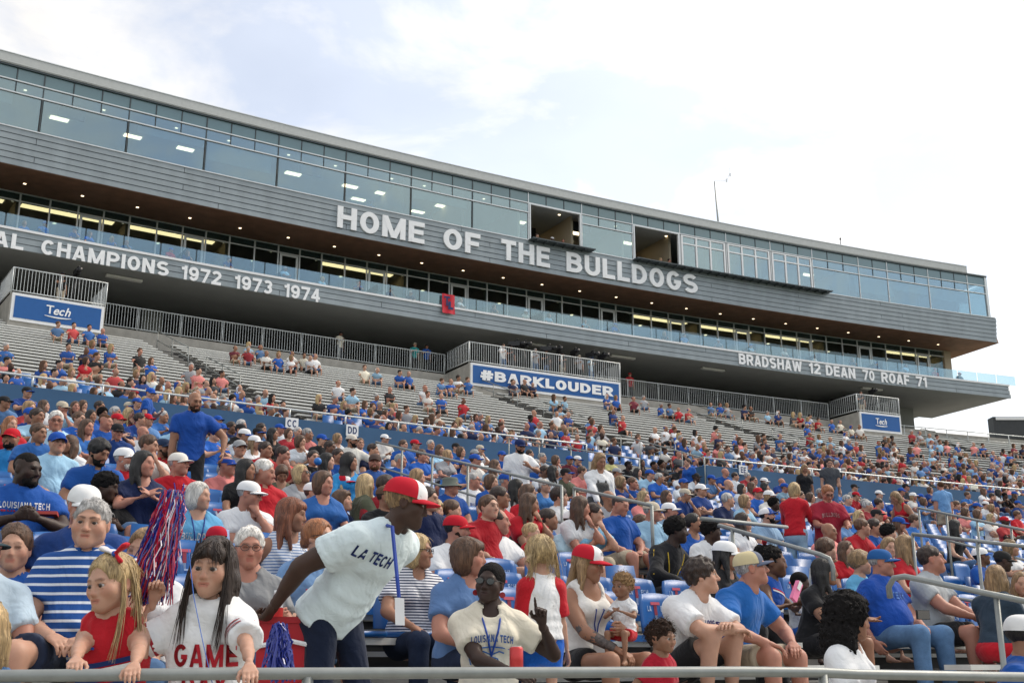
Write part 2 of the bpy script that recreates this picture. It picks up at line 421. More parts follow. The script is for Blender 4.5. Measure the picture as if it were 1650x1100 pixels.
# platform spans (angles at the railing radius)
PL = [(theta_px(20, 455, RT-2.6), theta_px(172, 478, RT-2.6), 'left'),
      (theta_px(757, 565, RT-2.6), theta_px(1000, 597, RT-2.6), 'mid'),
      (theta_px(1382, 645, RT-2.6), theta_px(1450, 655, RT-2.6), 'right')]
gaps = [(a, b_) for a, b_, _ in PL]
arc_rail('railing', RT, ZT, 1.1, gaps[0][1]+.02, gaps[1][0]-.02, 'long galvanised baluster railing between the left and middle camera platforms', bars=.027, post=.42)
arc_rail('railing', RT, ZT, 1.1, gaps[1][1]+.02, gaps[2][0]-.02, 'galvanised baluster railing between the middle platform and the right platform', bars=.027, post=.42)
arc_rail('railing', RT, ZT, 1.1, T0, gaps[0][0]-.02, 'baluster railing at the picture edge beyond the left camera platform', bars=.03, post=.42)
arc_rail('railing', RT-.4, ZT-.9, 1.0, gaps[2][1]+.1, -20.6, 'plain two-bar railing right of the right camera platform', post=.36)
# rail on top of the blue wall and grab rail in front of it
arc_rail('wall_rail', RW+.1, 6.2, .27, T0, TP0, 'pipe rail on top of the blue wall left of the portal', post=.36, mid=False)
arc_rail('wall_rail', RW+.1, 6.2, .27, TP1, -20.2, 'pipe rail on top of the blue wall right of the portal', post=.36, mid=False)
arc_rail('grab_rail', RW-.12, 5.0, .42, T0, TP0, 'low pipe rail running in front of the blue wall left of the portal', post=.7, mid=False)
arc_rail('grab_rail', RW-.12, 5.0, .42, TP1, -20.2, 'low pipe rail running in front of the blue wall right of the portal', post=.7, mid=False)
def radial_rail(th, i0, i1, label):
    root = empty('aisle_rail', bp(th, ur(i0), uz(i0))); inv = -Vector(root.location)
    p = [bp(th, ur(i), uz(i)+.95)+inv for i in (i0, i1)]
    b = MB(); b.tube(p, .024, 6); b.build('top_rail', 'galv', root, True)
    b = MB(); b.tube([q-Vector((0,0,.42)) for q in p], .02, 6); b.build('lower_rail', 'galv', root, True)
    n = max(2, (i1-i0)//3)
    for k in range(n+1):
        i = i0+(i1-i0)*k/n; q = bp(th, ur(i), uz(i))+inv
        b = MB(); b.tube([q, q+Vector((0,0,.95))], .022, 6); b.build('post', 'galv', root, True)
    tag(root, label, 'railing', 'aisle handrails of the upper stand')
for k, th in enumerate(UAISLES[1:]):
    where = ['below the left camera platform', 'left of the middle camera platform', 'right of the middle camera platform', 'beside the right camera platform'][k]
    radial_rail(th, 12, 17, 'sloping aisle handrail halfway up the upper stand '+where)
    radial_rail(th, 20, 26, 'sloping aisle handrail near the top of the upper stand '+where)
# aisle steps
for k, th in enumerate(UAISLES):
    for i in range(NUP-1):
        if i <= 3 and TP0-.3 < th < TP1+.3: continue
        arc_box('aisle_step', ur(i)+.02, ur(i)+.41, uz(i), uz(i)+.15, th-AW+.02, th+AW-.02, 'concrete', ustand, .3)

# ---------------------------------------------------------------- camera platforms with sign boards
def platform(t0, t1, label, lines):
    root = empty('camera_platform', bp((t0+t1)/2, RT-2.6, 11.6)); inv = -Vector(root.location)
    def rel(o):
        o.location = inv; return o
    r0 = RT-2.6
    ztop = ZT+.1; zs = 13.22
    rel(arc_box('platform_wall', r0+.03, RT+.2, 11.4, ztop, t0, t1, 'concrete', root, .3))
    rel(arc_box('sign_frame', r0-.03, r0+.028, zs-.06, ztop+.03, t0+.01, t1-.01, 'white_paint', root, .3))
    rel(arc_box('sign_board', r0-.045, r0-.032, zs+.07, ztop-.09, t0+.035, t1-.035, 'sign_blue', root, .3))
    # railing on three sides
    def P(t, r, z): return bp(t, r, z)+inv
    n = max(2, int((t1-t0)/.2)); path = [(t0, RT)]+[(t0+(t1-t0)*i/n, r0+.08) for i in range(n+1)]+[(t1, RT)]
    for nm, z in (('top_rail', ztop+1.12), ('lower_rail', ztop+.14)):
        b = MB(); b.tube([P(t, r, z) for t, r in path], .026, 6); b.build(nm, 'galv_light', root, True)
    npst = max(2, int(round((t1-t0)/.42)))
    for i in range(npst+1):
        q = P(t0+(t1-t0)*i/npst, r0+.08, ztop)
        b = MB(); b.tube([q, q+Vector((0,0,1.12))], .026, 6); b.build('post', 'galv_light', root, True)
    bb = MB(); nb = int((t1-t0)/.027)
    for i in range(nb):
        q = P(t0+(t1-t0)*(i+.5)/nb, r0+.08, ztop+.14); bb.tube([q, q+Vector((0,0,.98))], .011, 4, False)
    for t in (t0, t1):
        for i in range(14):
            q = P(t, r0+.08+(RT-r0-.1)*(i+.5)/14, ztop+.14); bb.tube([q, q+Vector((0,0,.98))], .011, 4, False)
    o = bb.build('balusters', 'galv_light', root); o['kind'] = 'stuff'
    tag(root, label, 'platform', 'camera platforms at the top of the stand')
    return root, r0-.05, zs, ztop
def arc_text(words, r, zc, h, m, root, inv, w=.19, depth=.03, gap=.12):
    """words: list of (string, theta start, theta end); each glyph a mesh of its own"""
    for s, a, b_ in words:
        lay, wd = text_layout(s, gap, w, depth)
        sx = R_(b_-a)*r/wd
        for c, x, v, f in lay:
            vv = [bp(a+math.degrees((x+p[0])*sx/r), r-p[2]*h*.9-.03, zc-h/2+p[1]*h)+inv for p in v]
            obj('letter', vv, f, m, root)
pl_labels = ['left camera platform with blue board lettered in white script', 'middle camera platform with long blue board lettered #BARKLOUDER', 'right camera platform with small blue board lettered in white script']
for (a, b_, nm), lab in zip(PL, pl_labels):
    root, rs, zs, zt = platform(a, b_, lab, nm); inv = -Vector(root.location)
    if nm == 'mid':
        arc_text([('#BARKLOUDER', a+.12, b_-.12)], rs, (zs+zt)/2-.01, .52, 'letter_white', root, inv, w=.24, depth=.01, gap=.10)
    else:
        sp = b_-a
        arc_text([('T', a+sp*.37, a+sp*.45), ('ech', a+sp*.45, a+sp*.63)], rs, (zs+zt)/2+.07, .36, 'letter_white', root, inv, w=.15, depth=.01, gap=.0)
        b = MB(); b.tube([bp(a+sp*(.36+.28*i/8), rs-.01, (zs+zt)/2-.20-.04*math.sin(i/8*3.1))+inv for i in range(9)], [.012+.02*math.sin(i/8*3.1) for i in range(9)], 5)
        b.build('underline_swash', 'letter_white', root)

# ---------------------------------------------------------------- press box
Z_LFB, Z_LFT, Z_UFB, Z_SILL, Z_ROOF = 16.576, 17.506, 20.731, 22.52, 25.94
pb = empty('press_box', bp(-30, RL, 0)); PINV = -Vector(pb.location)
tag(pb, 'long curved grey press box with two glazed floors above the stand', 'building')
def pa(name, r0, r1, z0, z1, t0, t1, m, parent=None, step=.6):
    o = arc_box(name, r0, r1, z0, z1, t0, t1, m, parent or pb, step)
    if parent is None or parent is pb: o.location = PINV
    return o
def pp(name, prof, t0, t1, m, step=.6):
    o = arc_prism(name, prof, t0, t1, m, pb, step); o.location = PINV; return o
# lower balcony: fascia boards, coping, slab, underside
for k in range(3):
    z0 = Z_LFB+(Z_LFT-.10-Z_LFB)*k/3; z1 = Z_LFB+(Z_LFT-.10-Z_LFB)*(k+1)/3
    e_ = -21.77+.012*(2-k); cut = [T0]+[T0+1.3+1.1*k+3.1*i for i in range(6) if T0+1.3+1.1*k+3.1*i < e_-.5]+[e_]
    for a, b_ in zip(cut[:-1], cut[1:]): pp('siding_board', [(RL, z0+.022), (RL+.12, z0+.022), (RL+.12, z1), (RL+.018, z1)], a+.0025, b_-.0025, 'siding')
pa('coping', RL-.05, RL+.16, Z_LFT-.10, Z_LFT+.0, T0, -21.76, 'white_paint')
pa('balcony_slab', RL+.12, RL+11, Z_LFT-.55, Z_LFT-.25, T0, -21.8, 'underside')
pp('balcony_underside', [(RL+.03, Z_LFB), (RL+7.3, Z_LFB+.05), (RL+7.3, Z_LFT-.56), (RL+.12, Z_LFT-.56)], T0, -21.79, 'underside')
# upper box: boards, sill, soffit
for k in range(6):
    z0 = Z_UFB+(Z_SILL-.03-Z_UFB)*k/6; z1 = Z_UFB+(Z_SILL-.03-Z_UFB)*(k+1)/6
    e_ = -21.62-.006*(5-k); cut = [T0]+[T0+.7+1.37*(k % 3)+3.1*i for i in range(6) if T0+.7+1.37*(k % 3)+3.1*i < e_-.5]+[e_]
    for a, b_ in zip(cut[:-1], cut[1:]): pp('siding_board', [(RU, z0+.024), (RU+.14, z0+.024), (RU+.14, z1), (RU+.022, z1)], a+.0025, b_-.0025, 'siding')
pa('window_sill', RU-.02, RU+.2, Z_SILL-.03, Z_SILL+.02, T0, -21.64, 'mullion')
pp('soffit', [(RU+.03, Z_UFB), (RU+9, Z_UFB-.0), (RU+9, Z_UFB+.4), (RU+.14, Z_UFB+.4)], T0, -21.62, 'soffit_brown')
pa('upper_floor', RU+.16, RU+9, Z_SILL-.35, Z_SILL-.25, T0, -21.8, 'room_floor')
pa('upper_ceiling', RU+.2, RU+9, Z_ROOF-1.0, Z_ROOF-.85, T0, -21.8, 'room_ceiling')
pa('upper_back_wall', RU+7.6, RU+7.8, Z_SILL-.3, Z_ROOF-.9, T0, -22.85, 'room_wall')
pa('roof_deck', RU+.3, RU+9, Z_ROOF-.5, Z_ROOF-.3, T0, -21.95, 'parapet')
pa('parapet', RU-.10, RU+.3, Z_ROOF-.46, Z_ROOF-.02, T0, -22.08, 'parapet')
pa('parapet_cap', RU-.13, RU+.34, Z_ROOF-.02, Z_ROOF+.02, T0, -22.075, 'mullion')
pa('parapet_drip', RU-.04, RU+.3, Z_ROOF-.58, Z_ROOF-.5, T0, -21.72, 'mullion_dark')
pa('parapet_lip', RU-.07, RU+.3, Z_ROOF-.5, Z_ROOF-.455, T0, -21.72, 'parapet')
# curtain wall
MAIN = [-39.4,-38.66,-37.92,-37.2,-36.5,-35.77,-35.04,-34.318,-33.53,-32.77,-32.013,-31.26,-30.486,-29.724,-28.995,-28.266,-27.545,-26.846,-26.138,-25.438,-24.758,-23.984,-23.493,-22.776,-22.071,-21.736]
Z1, Z2 = 24.74, 24.16
OPEN = {(-28.995,-28.266), (-27.545,-26.846)}
DOOR = {(-26.846,-26.138), (-26.138,-25.438), (-25.438,-24.758)}
rg = RU+.06
def mull(name, t, z0, z1, wd, m, dep=.08, r=rg):
    dt = math.degrees(wd/2/RU)
    return pa(name, r-dep/2, r+dep/2, z0, z1, t-dt, t+dt, m, step=1)
for t0, t1 in zip(MAIN[:-1], MAIN[1:]):
    n = 3 if t1-t0 > .6 else (2 if t1-t0 > .4 else 1)
    e = .012
    for k in range(n):
        a = t0+(t1-t0)*k/n; b_ = t0+(t1-t0)*(k+1)/n
        pa('spandrel_pane', rg-.012, rg+.012, Z1+.03, Z_ROOF-.585, a+.006, b_-.006, 'spandrel', step=1)
        if (t0,t1) not in OPEN and (t0,t1) not in DOOR:
            pa('transom_pane', rg-.01, rg+.01, Z2+.03, Z1-.03, a+.006, b_-.006, 'glass_view', step=1)
        if k: mull('mullion', a, Z2 if (t0,t1) not in OPEN|DOOR else Z1, Z_ROOF-.58, .035, 'mullion_dark')
    if (t0,t1) in DOOR:
        for k in range(3):
            a = t0+.03+(t1-t0-.06)*k/3; b_ = t0+.03+(t1-t0-.06)*(k+1)/3
            pa('window_pane', rg-.01, rg+.01, Z_SILL+.05, Z1-.62, a+.02, b_-.02, 'glass_view', step=1)
            pa('transom_pane', rg-.01, rg+.01, Z1-.54, Z1-.12, a+.02, b_-.02, 'glass_view', step=1)
        for k in range(4): mull('door_stile', t0+.03+(t1-t0-.06)*k/3, Z_SILL+.02, Z1-.06, .11, 'letter_white', .12)
        for z in (Z_SILL+.05, Z1-.58, Z1-.09):
            pa('door_rail', rg-.055, rg+.055, z-.04, z+.04, t0+.03, t1-.03, 'letter_white', step=1)
    elif (t0,t1) in OPEN:
        for t in (t0+.02, t1-.02): mull('window_jamb', t, Z_SILL, Z1, .09, 'mullion', .14)
        pa('window_head', rg-.07, rg+.07, Z1-.07, Z1+.02, t0, t1, 'mullion', step=1)
        if t0 < -28: pa('roller_screen', rg+3.2, rg+3.3, Z_SILL+.6, Z1-.02, t0+.03, t1-.25, 'dark', step=1)
    else:
        pa('window_pane', rg-.01, rg+.01, Z_SILL+.02, Z2-.03, t0+e, t1-e, 'glass_view', step=.4)
    mull('mullion', t1, Z_SILL, Z_ROOF-.58, .05, 'mullion_dark' if t1 < -29 else 'mullion', .10)
    # partition walls of the booths, ceiling lamps
for t0, t1 in zip(MAIN[:-1], MAIN[1:]):
    if t0 > -31.5 and t1-t0 > .6 and t1 < -22:
        pa('partition', RU+1.0, RU+7.6, Z_SILL-.24, Z_ROOF-1.0, t1-.03, t1, 'room_wall', step=1)
for s, e_, in ((T0, -28.995), (-28.266, -27.545), (-24.758, -21.72)):
    for z in (Z1, Z2):
        pa('transom_bar', rg-.07, rg+.05, z-.028, z+.028, s, e_, 'mullion')
pa('transom_bar', rg-.07, rg+.05, Z1-.02, Z1+.028, -28.995, -24.758, 'mullion')
# counter ledges under the opened windows
for a, b_ in ((-29.0, -28.15), (-27.56, -24.55)):
    pa('ledge', RU-.55, RU-.01, Z_SILL-.06, Z_SILL-.0, a, b_, 'mullion_dark')
    n = int((b_-a)/.13)
    for k in range(n): pa('ledge_bracket', RU-.5, RU-.02, Z_SILL-.12, Z_SILL-.062, a+.06+k*.13, a+.075+k*.13, 'mullion_dark', step=1)
for th in (-36.2,-35.5,-34.75,-34.03,-33.32,-32.78,-32.13,-31.6,-30.93,-30.53,-29.77,-29.0+.25,-27.95,-27.2,-24.3):
    pa('ceiling_lamp', RU+3.1, RU+3.45, Z_ROOF-1.04, Z_ROOF-1.005, th-.085, th+.085, 'lamp_white', step=1)
    pa('spot_lamp', RU+1.1, RU+1.2, Z_ROOF-1.03, Z_ROOF-1.005, th+.30, th+.325, 'lamp_spot', step=1)
for th in (-30.7, -29.95, -28.6, -27.9):
    pa('wall_lamp', RU+4.6, RU+4.9, Z_ROOF-1.04, Z_ROOF-1.005, th-.08, th+.08, 'lamp_white', step=1)
# soffit down lights
th = -36.4
while th < -21.9:
    pa('soffit_lamp', RL+2.9, RL+3.0, Z_UFB-.015, Z_UFB+.01, th-.012, th+.012, 'lamp_spot', step=1); th += .52
for th, h_ in ((-34.9,.5), (-33.1,.35), (-32.4,.9), (-30.1,.45), (-23.7,1.1), (-23.1,.6), (-22.4,.8)):
    pa('roller_blind', RU+.22, RU+.24, Z2-.02-h_, Z2-.02, th-.33, th+.33, 'room_ceiling', step=.4)
for th in (-34.0, -31.55, -30.0, -28.1):
    pa('hanging_monitor', RU+1.3, RU+1.42, Z_ROOF-1.75, Z_ROOF-1.15, th-.12, th+.12, 'dark', step=1)
    pa('monitor_arm', RU+1.33, RU+1.39, Z_ROOF-1.15, Z_ROOF-1.0, th-.01, th+.01, 'dark', step=1)
# right end of the upper floor: corner post, roof lip
pa('corner_post', rg-.08, rg+.1, Z_SILL, Z_ROOF-.58, -21.76, -21.72, 'mullion', step=1)
pa('end_wall_pane', rg+.1, rg+7, Z_SILL+.02, Z_ROOF-1.0, -21.735, -21.73, 'glass_view', step=1)
# suites behind the balcony
RS = RL+4.2
pa('suite_floor', RL+.2, RL+11, Z_LFT-.249, Z_LFT-.2, T0, -21.85, 'room_floor')
pa('suite_back_wall', RS+4.6, RS+4.8, Z_LFT-.2, Z_UFB, T0, -22.05, 'room_wall')
pa('suite_end_wall', RS-.1, RS+4.8, Z_LFT-.2, Z_UFB, -22.05, -21.93, 'room_wall')
pa('suite_ceiling', RS+.1, RS+4.6, Z_UFB-.3, Z_UFB-.01, T0, -22.05, 'room_ceiling')
SB = 1.02                                     # one suite, degrees
t = -39.4; k = 0
ZH = Z_UFB-.42
while t < -22.2:
    t2 = min(t+SB, -22.06)
    # each suite: wide pane, pane, door, pane
    cuts = [t, t+.27*(t2-t)/SB, t+.53*(t2-t)/SB, t+.77*(t2-t)/SB, t2]
    lit = k % 4 != 3 and not (-31.0 < t < -27.6)
    for j in range(4):
        a, b_ = cuts[j], cuts[j+1]
        pa('suite_transom', RS-.01, RS+.01, ZH+.03, Z_UFB-.03, a+.01, b_-.01, 'glass_suite', step=1)
        pa('suite_pane', RS-.01, RS+.01, Z_LFT-.15, ZH-.03, a+.01, b_-.01, 'glass_suite', step=1)
        dt = math.degrees(.035/RS)
        pa('suite_mullion', RS-.06, RS+.06, Z_LFT-.2, Z_UFB-.01, a-dt, a+dt, 'mullion', step=1)
        if j == 2:
            for q in (a+.03, b_-.03):
                pa('door_stile', RS-.075, RS-.03, Z_LFT-.2, ZH-.06, q-.012, q+.012, 'mullion', step=1)
            pa('door_head', RS-.075, RS-.03, ZH-.16, ZH-.06, a+.03, b_-.03, 'mullion', step=1)
    pa('suite_partition', RS+.1, RS+4.6, Z_LFT-.2, Z_UFB-.3, t2-.03, t2, 'room_wall', step=1)
    if lit:
        pa('cove_lamp', RS+.5, RS+.95, Z_UFB-.33, Z_UFB-.302, t+.04, t2-.12, 'lamp_warm', step=1)
    pa('suite_cabinet', RS+3.6, RS+4.58, Z_LFT-.2, Z_UFB-1.25, t+.04, t2-.3, 'dark', step=1)
    pa('pendant_lamp', RS+2.2, RS+2.35, Z_UFB-.34, Z_UFB-.305, t+.4, t+.43, 'lamp_spot', step=1)
    t = t2; k += 1
    if t >= -22.07: break
pa('suite_head_bar', RS-.06, RS+.06, ZH-.03, ZH+.03, T0, -22.05, 'mullion')
pa('suite_head_rail', RS-.07, RS+.05, Z_UFB-.06, Z_UFB-.011, T0, -22.05, 'mullion')
# glass balustrade
t = -39.3
while t < -21.95:
    pa('balustrade_pane', RL+.05, RL+.065, Z_LFT+.0, Z_LFT+.62, t+.005, t+.33, 'glass_rail', step=1); t += .34
t = -39.0
while t < -22.3:
    pa('side_screen', RL+1.2, RL+2.8, Z_LFT-.2, Z_LFT+1.0, t, t+.004, 'glass_rail', step=1); t += 1.02
# columns and dark under-structure at the right end
pa('column', RL+5.2, RL+6.2, 9.5, Z_LFB+.06, -22.75, -22.5, 'underside', step=1)
for th in (-36, -33, -30, -27, -24.4): pa('column', RL+5.6, RL+6.4, 12.0, Z_LFB+.06, th, th+.2, 'underside', step=1)
for k, th in enumerate((-33.6, -29.0, -27.9, -26.6, -24.1)):
    pa('underside_lamp_box', RL+1.0, RL+1.25, Z_LFB-.12, Z_LFB-.02, th, th+.33, 'aluminium', step=1)
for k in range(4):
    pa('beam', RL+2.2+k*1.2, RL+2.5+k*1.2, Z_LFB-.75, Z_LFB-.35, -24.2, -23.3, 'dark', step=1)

# big white lettering
def sign(name, label, words, r, zc, h):
    root = empty(name, bp(words[0][1], r, zc)); inv = -Vector(root.location)
    arc_text(words, r, zc, h, 'letter_white', root, inv, w=.205, depth=.045, gap=.13)
    tag(root, label, 'lettering'); return root
sign('building_lettering', 'big white letters HOME OF THE BULLDOGS on the upper grey band', [('HOME',-31.339,-30.324),('OF',-30.089,-29.631),('THE',-29.361,-28.723),('BULLDOGS',-28.496,-26.62)], RU-.005, 21.64, 1.17)
sign('building_lettering', 'white letters NATIONAL CHAMPIONS 1972 1973 1974 on the lower grey band', [('NATIONAL',-35.42,-34.375),('CHAMPIONS',-34.229,-33.096),('1972',-32.976,-32.594),('1973',-32.458,-32.083),('1974',-31.955,-31.581)], RL-.005, 16.90, .66)
sign('building_lettering', 'white letters BRADSHAW 12 DEAN 70 ROAF 71 on the lower grey band', [('BRADSHAW',-26.218,-25.254),('12',-25.137,-24.959),('DEAN',-24.871,-24.401),('70',-24.278,-24.085),('ROAF',-23.972,-23.506),('71',-23.393,-23.214)], RL-.005, 17.03, .66)
# red flag hanging over the balcony edge
fl = empty('hanging_flag', bp(-30.14, RL-.08, 17.3)); fi = -Vector(fl.location)
b = MB(); n, m_ = 8, 8
for i in range(n+1):
    for j in range(m_+1):
        th = -30.2125+.155*i/n; z = 18.12-1.05*j/m_
        p = bp(th, RL-.09-.03*math.sin(i*1.3+j*.25)-(.0 if j < 5 else .02*(j-5)), z)+fi
        b.v.append(tuple(p))
for i in range(n):
    for j in range(m_):
        q = i*(m_+1)+j; b.f.append((q, q+m_+1, q+m_+2, q+1))
b.build('flag_cloth', 'red_flag', fl, True)
arc_text([('T', -30.195, -30.125)], RL-.15, 17.72, .5, 'navy_print', fl, fi, depth=.005)
arc_text([('L', -30.145, -30.085)], RL-.15, 17.50, .42, 'navy_print', fl, fi, w=.3, depth=.005)
tag(fl, 'small red flag with navy emblem hanging over the balcony glass', 'flag')
# weather mast on the roof
ms = at_depth(1158, 366, 69.5); b = MB(); mt_ = at_depth(1151, 292, 69.5)
mr_ = empty('roof_mast', ms); b.tube([Vector((0,0,-1.2)), Vector((0,0,0)), mt_-ms], [.09,.07,.035], 8); b.build('pole', 'galv', mr_, True)
b = MB(); e0 = mt_-ms; b.tube([e0, e0+Vector((.55,0,.02)), e0+Vector((.8,0,.0)), e0+Vector((1.05,0,.6)), e0+Vector((1.02,0,1.1))], .014, 5); b.build('sensor_arm', 'white_paint', mr_, True)
b = MB(); b.box(e0+Vector((.8,0,.05)), .09,.09,.2); b.box(e0+Vector((1.05,0,.45)), .08,.08,.2); b.build('sensor', 'white_paint', mr_)
tag(mr_, 'tall thin weather mast standing on the press box roof', 'mast')
rc = at_depth(1273.5, 385, 71); b = MB(); b.box((0,0,0), .16,.2,.13); b.box((0,-.06,.11), .12,.2,.09); b.tube([(0,0,-.4),(0,0,0)], .03, 6)
r_ = empty('roof_camera', rc); b.build('camera_housing', 'dark', r_); tag(r_, 'small dark camera perched on the press box roof edge', 'camera')
ra = at_depth(1355, 398, 73); b = MB(); b.tube([(0,0,-.3),(0,0,.55)], .025, 5); b.box((0,0,.58), .08,.08,.14)
r_ = empty('roof_antenna', ra); b.build('antenna_rod', 'dark', r_); tag(r_, 'short thin antenna on the roof edge right of the mast', 'antenna')
# box of the far scoreboard at the right edge
sb = empty('scoreboard', at_depth(1600, 705, 86)); b = MB()
b.box((4.2, .6, .8), 8.0, 1.0, 1.7); b.build('cabinet', mat('cabinet_grey', (.05,.055,.06), .7), sb)
b = MB(); b.box((4.2, .05, 1.5), 7.6, .06, .22); b.build('top_strip', 'white_paint', sb)
b = MB(); b.box((1.2, .5, -3), .5,.5,6.2); b.build('support', 'underside', sb)
tag(sb, 'dark back of a scoreboard beyond the right end of the stand', 'scoreboard')

# ---------------------------------------------------------------- section signs
def section_sign(x, y, txt, label, w_=.36, h_=.31):
    th = theta_px(x, y, RW); p = bp(th, RW-.14, 0); z = ray(x, y); 
    d = ray(x, y); k_ = (Vector((p.x, p.y)).length)/Vector((d.x, d.y)).length; p.z = d.z*k_+CZ
    root = empty('section_sign', p, -R_(th))
    b = MB(); b.box((0,0,0), w_, .03, h_); b.build('sign_plate', 'white_paint', root)
    lay, wd = text_layout(txt, .14, .17, .01); s = .17
    for c, xx, v, f in lay:
        obj('letter', [((xx+q[0]-wd/2)*s, -.018-q[2]*s, (q[1]-.5)*s*1.15) for q in v], f, 'navy_print', root)
    tag(root, label, 'sign', 'white section signs on the blue wall')
section_sign(467, 682, 'CC', 'white section sign reading CC on the blue wall')
section_sign(564, 693, 'DD', 'white section sign reading DD on the blue wall')
section_sign(1193, 757, 'EE', 'white section sign reading EE on the blue wall')

# ---------------------------------------------------------------- lower handrails (pipe), measured along the aisles
def pipe_rail(label, path, r=.020, posts=(), second=None):
    root = empty('aisle_rail', path[0]); o0 = Vector(path[0])
    b = MB(); b.tube([Vector(p)-o0 for p in path], r, 8); b.build('top_rail', 'galv', root, True)
    if second:
        b = MB(); b.tube([Vector(p)-o0-Vector((0,0,second)) for p in path], r*.9, 8); b.build('lower_rail', 'galv', root, True)
    for p, dz in posts:
        b = MB(); b.tube([Vector(p)-o0, Vector(p)-o0-Vector((0,0,dz))], r*.95, 8); b.build('post', 'galv', root, True)
    tag(root, label, 'railing'); return root
def px_path(pts): return [at_depth(*p) for p in pts]
def lerp(a, b, t): return a+(b-a)*t
def rail_px(label, a, b, n, dz, second=.45, r=.020, extra=()):
    A, B = at_depth(*a), at_depth(*b)
    path = [A, B]+[at_depth(*e) for e in extra]
    return pipe_rail(label, path, r, [(lerp(A, B, i/n), dz) for i in range(n+1)], second)
rail_px('long sloping handrail of the lower aisle below the section DD sign', (606,712,21.5), (905,783,14.2), 5, 1.4)
rail_px('sloping handrail beside the standing woman in overalls', (925,786,14.0), (1050,814,12.2), 1, .6, None)
pipe_rail('level pipe handrail above the bearded man in the light blue polo', px_path([(1130,835,12.5),(1268,849,14.5)]), .024)
pipe_rail('thick sloping handrail running down behind the cheer girl', px_path([(1158,846,10.9),(1322,893,9.9),(1336,899,9.85),(1342,912,9.85),(1343,935,9.85)]), .020, [(at_depth(1180,852,10.75), .5)])
rail_px('upper right pair of sloping pipe rails', (1480,818,19), (1690,862,15.5), 4, 1.3, .42)
rail_px('lower right pipe rail with posts over the empty blue seats', (1470,860,12.6), (1690,884,11.4), 2, 1.4, .62)
pipe_rail('curved handrail in front of the man in the grey polo', px_path([(1434,962,7.45),(1432,945,7.42),(1440,931,7.38),(1458,928,7.3),(1690,976,6.6)]), .019, [(at_depth(1605,959,6.85), 1.2)])
rail_px('pipe rail crossing above the portal ramp', (820,706,33), (1030,740,30), 4, 1.2, .5)
rail_px('sloping pipe rails on the blue flank right of the portal', (1000,701,41), (1135,738,37.5), 4, 1.0, None)

# ---------------------------------------------------------------- front railing on the track side
FR = empty('front_railing', (0, 4.35, CZ-1.1))
def frp(s, z): return Vector((s, .36*s, z))
zt = 1.1-.05
b = MB(); b.tube([frp(-3.2, zt-.015), frp(-1.0, zt), frp(.9, zt), frp(1.24, zt-.004), frp(1.4, zt-.012), frp(3.4, zt-.05)], .0205, 14); b.build('top_rail', 'galv', FR, True)
for s in (-2.6, -.7, 1.25, 3.0):
    b = MB(); b.tube([frp(s, zt-.01), frp(s, .0)], .02, 10); b.build('post', 'galv', FR, True)
b = MB(); b.tube([frp(-3.2, .55), frp(3.4, .52)], .018, 10); b.build('lower_rail', 'galv', FR, True)
tag(FR, 'worn grey metal pipe railing along the front of the stand', 'railing')

# ================================================================== FIGURES
# Bodies, clothes and hair are smooth implicit shapes (blended tapered limbs) turned into meshes.
def V3(*a): return np.array(a, float)
def unit(a): return a/(np.linalg.norm(a)+1e-12)
def smin(a, b, k):
    h = np.maximum(k-np.abs(a-b), 0)/k
    return np.minimum(a, b)-h*h*k*.25
def smax(a, b, k): return -smin(-a, -b, k)
class Cone:          # tapered capsule, optional flat cuts, optional flattening of the section
    def __init__(s, a, b, ra, rb, k=.03, cut0=False, cut1=False, lat=None, flat=1.0, sub=False, puff=0.0):
        s.a = np.asarray(a, float); s.b = np.asarray(b, float); s.ra = ra; s.rb = rb; s.k = k
        s.cut0, s.cut1, s.flat, s.sub, s.puff = cut0, cut1, flat, sub, puff
        s.lat = None if lat is None else np.asarray(lat, float)
    def box(s):
        r = max(s.ra, s.rb)+s.puff; m = r+s.k+.02
        return np.minimum(s.a, s.b)-m, np.maximum(s.a, s.b)+m
    def d(s, P):
        ab = s.b-s.a; L2 = ab@ab+1e-12; pa = P-s.a
        t = np.clip((pa@ab)/L2, 0, 1)
        q = pa-t[..., None]*ab
        r = s.ra+(s.rb-s.ra)*t+s.puff*np.sin(np.pi*t)
        if s.lat is not None and s.flat != 1.0:
            ax = ab/math.sqrt(L2); lat = unit(s.lat-ax*(s.lat@ax)); dp = np.cross(ax, lat)
            l = q@lat; v = (q@dp)/s.flat; x = q@ax
            dist = np.sqrt(l*l+v*v+x*x)-r
            dist = dist*(.35+.65*s.flat)
        else:
            dist = np.sqrt((q*q).sum(-1))-r
        if s.cut1: dist = np.maximum(dist, (P-s.b)@unit(ab))
        if s.cut0: dist = np.maximum(dist, -((P-s.a)@unit(ab)))
        return dist
class Ell:           # ellipsoid, optional rotation
    def __init__(s, c, r, k=.03, sub=False, M=None):
        s.c = np.asarray(c, float); s.r = np.asarray(r, float); s.k = k; s.sub = sub; s.M = M
    def box(s):
        m = (s.r if s.M is None else np.full(3, s.r.max()))+s.k+.02
        return s.c-m, s.c+m
    def d(s, P):
        q = P-s.c
        if s.M is not None: q = q@s.M
        k0 = np.sqrt(((q/s.r)**2).sum(-1))+1e-9; k1 = np.sqrt(((q/(s.r*s.r))**2).sum(-1))+1e-9
        return k0*(k0-1)/k1
class Half:          # keep the side the normal points to
    def __init__(s, p, n, k=.004): s.p = np.asarray(p, float); s.n = unit(np.asarray(n, float)); s.k = k; s.sub = 'keep'
    def box(s): return None
    def d(s, P): return -((P-s.p)@s.n)
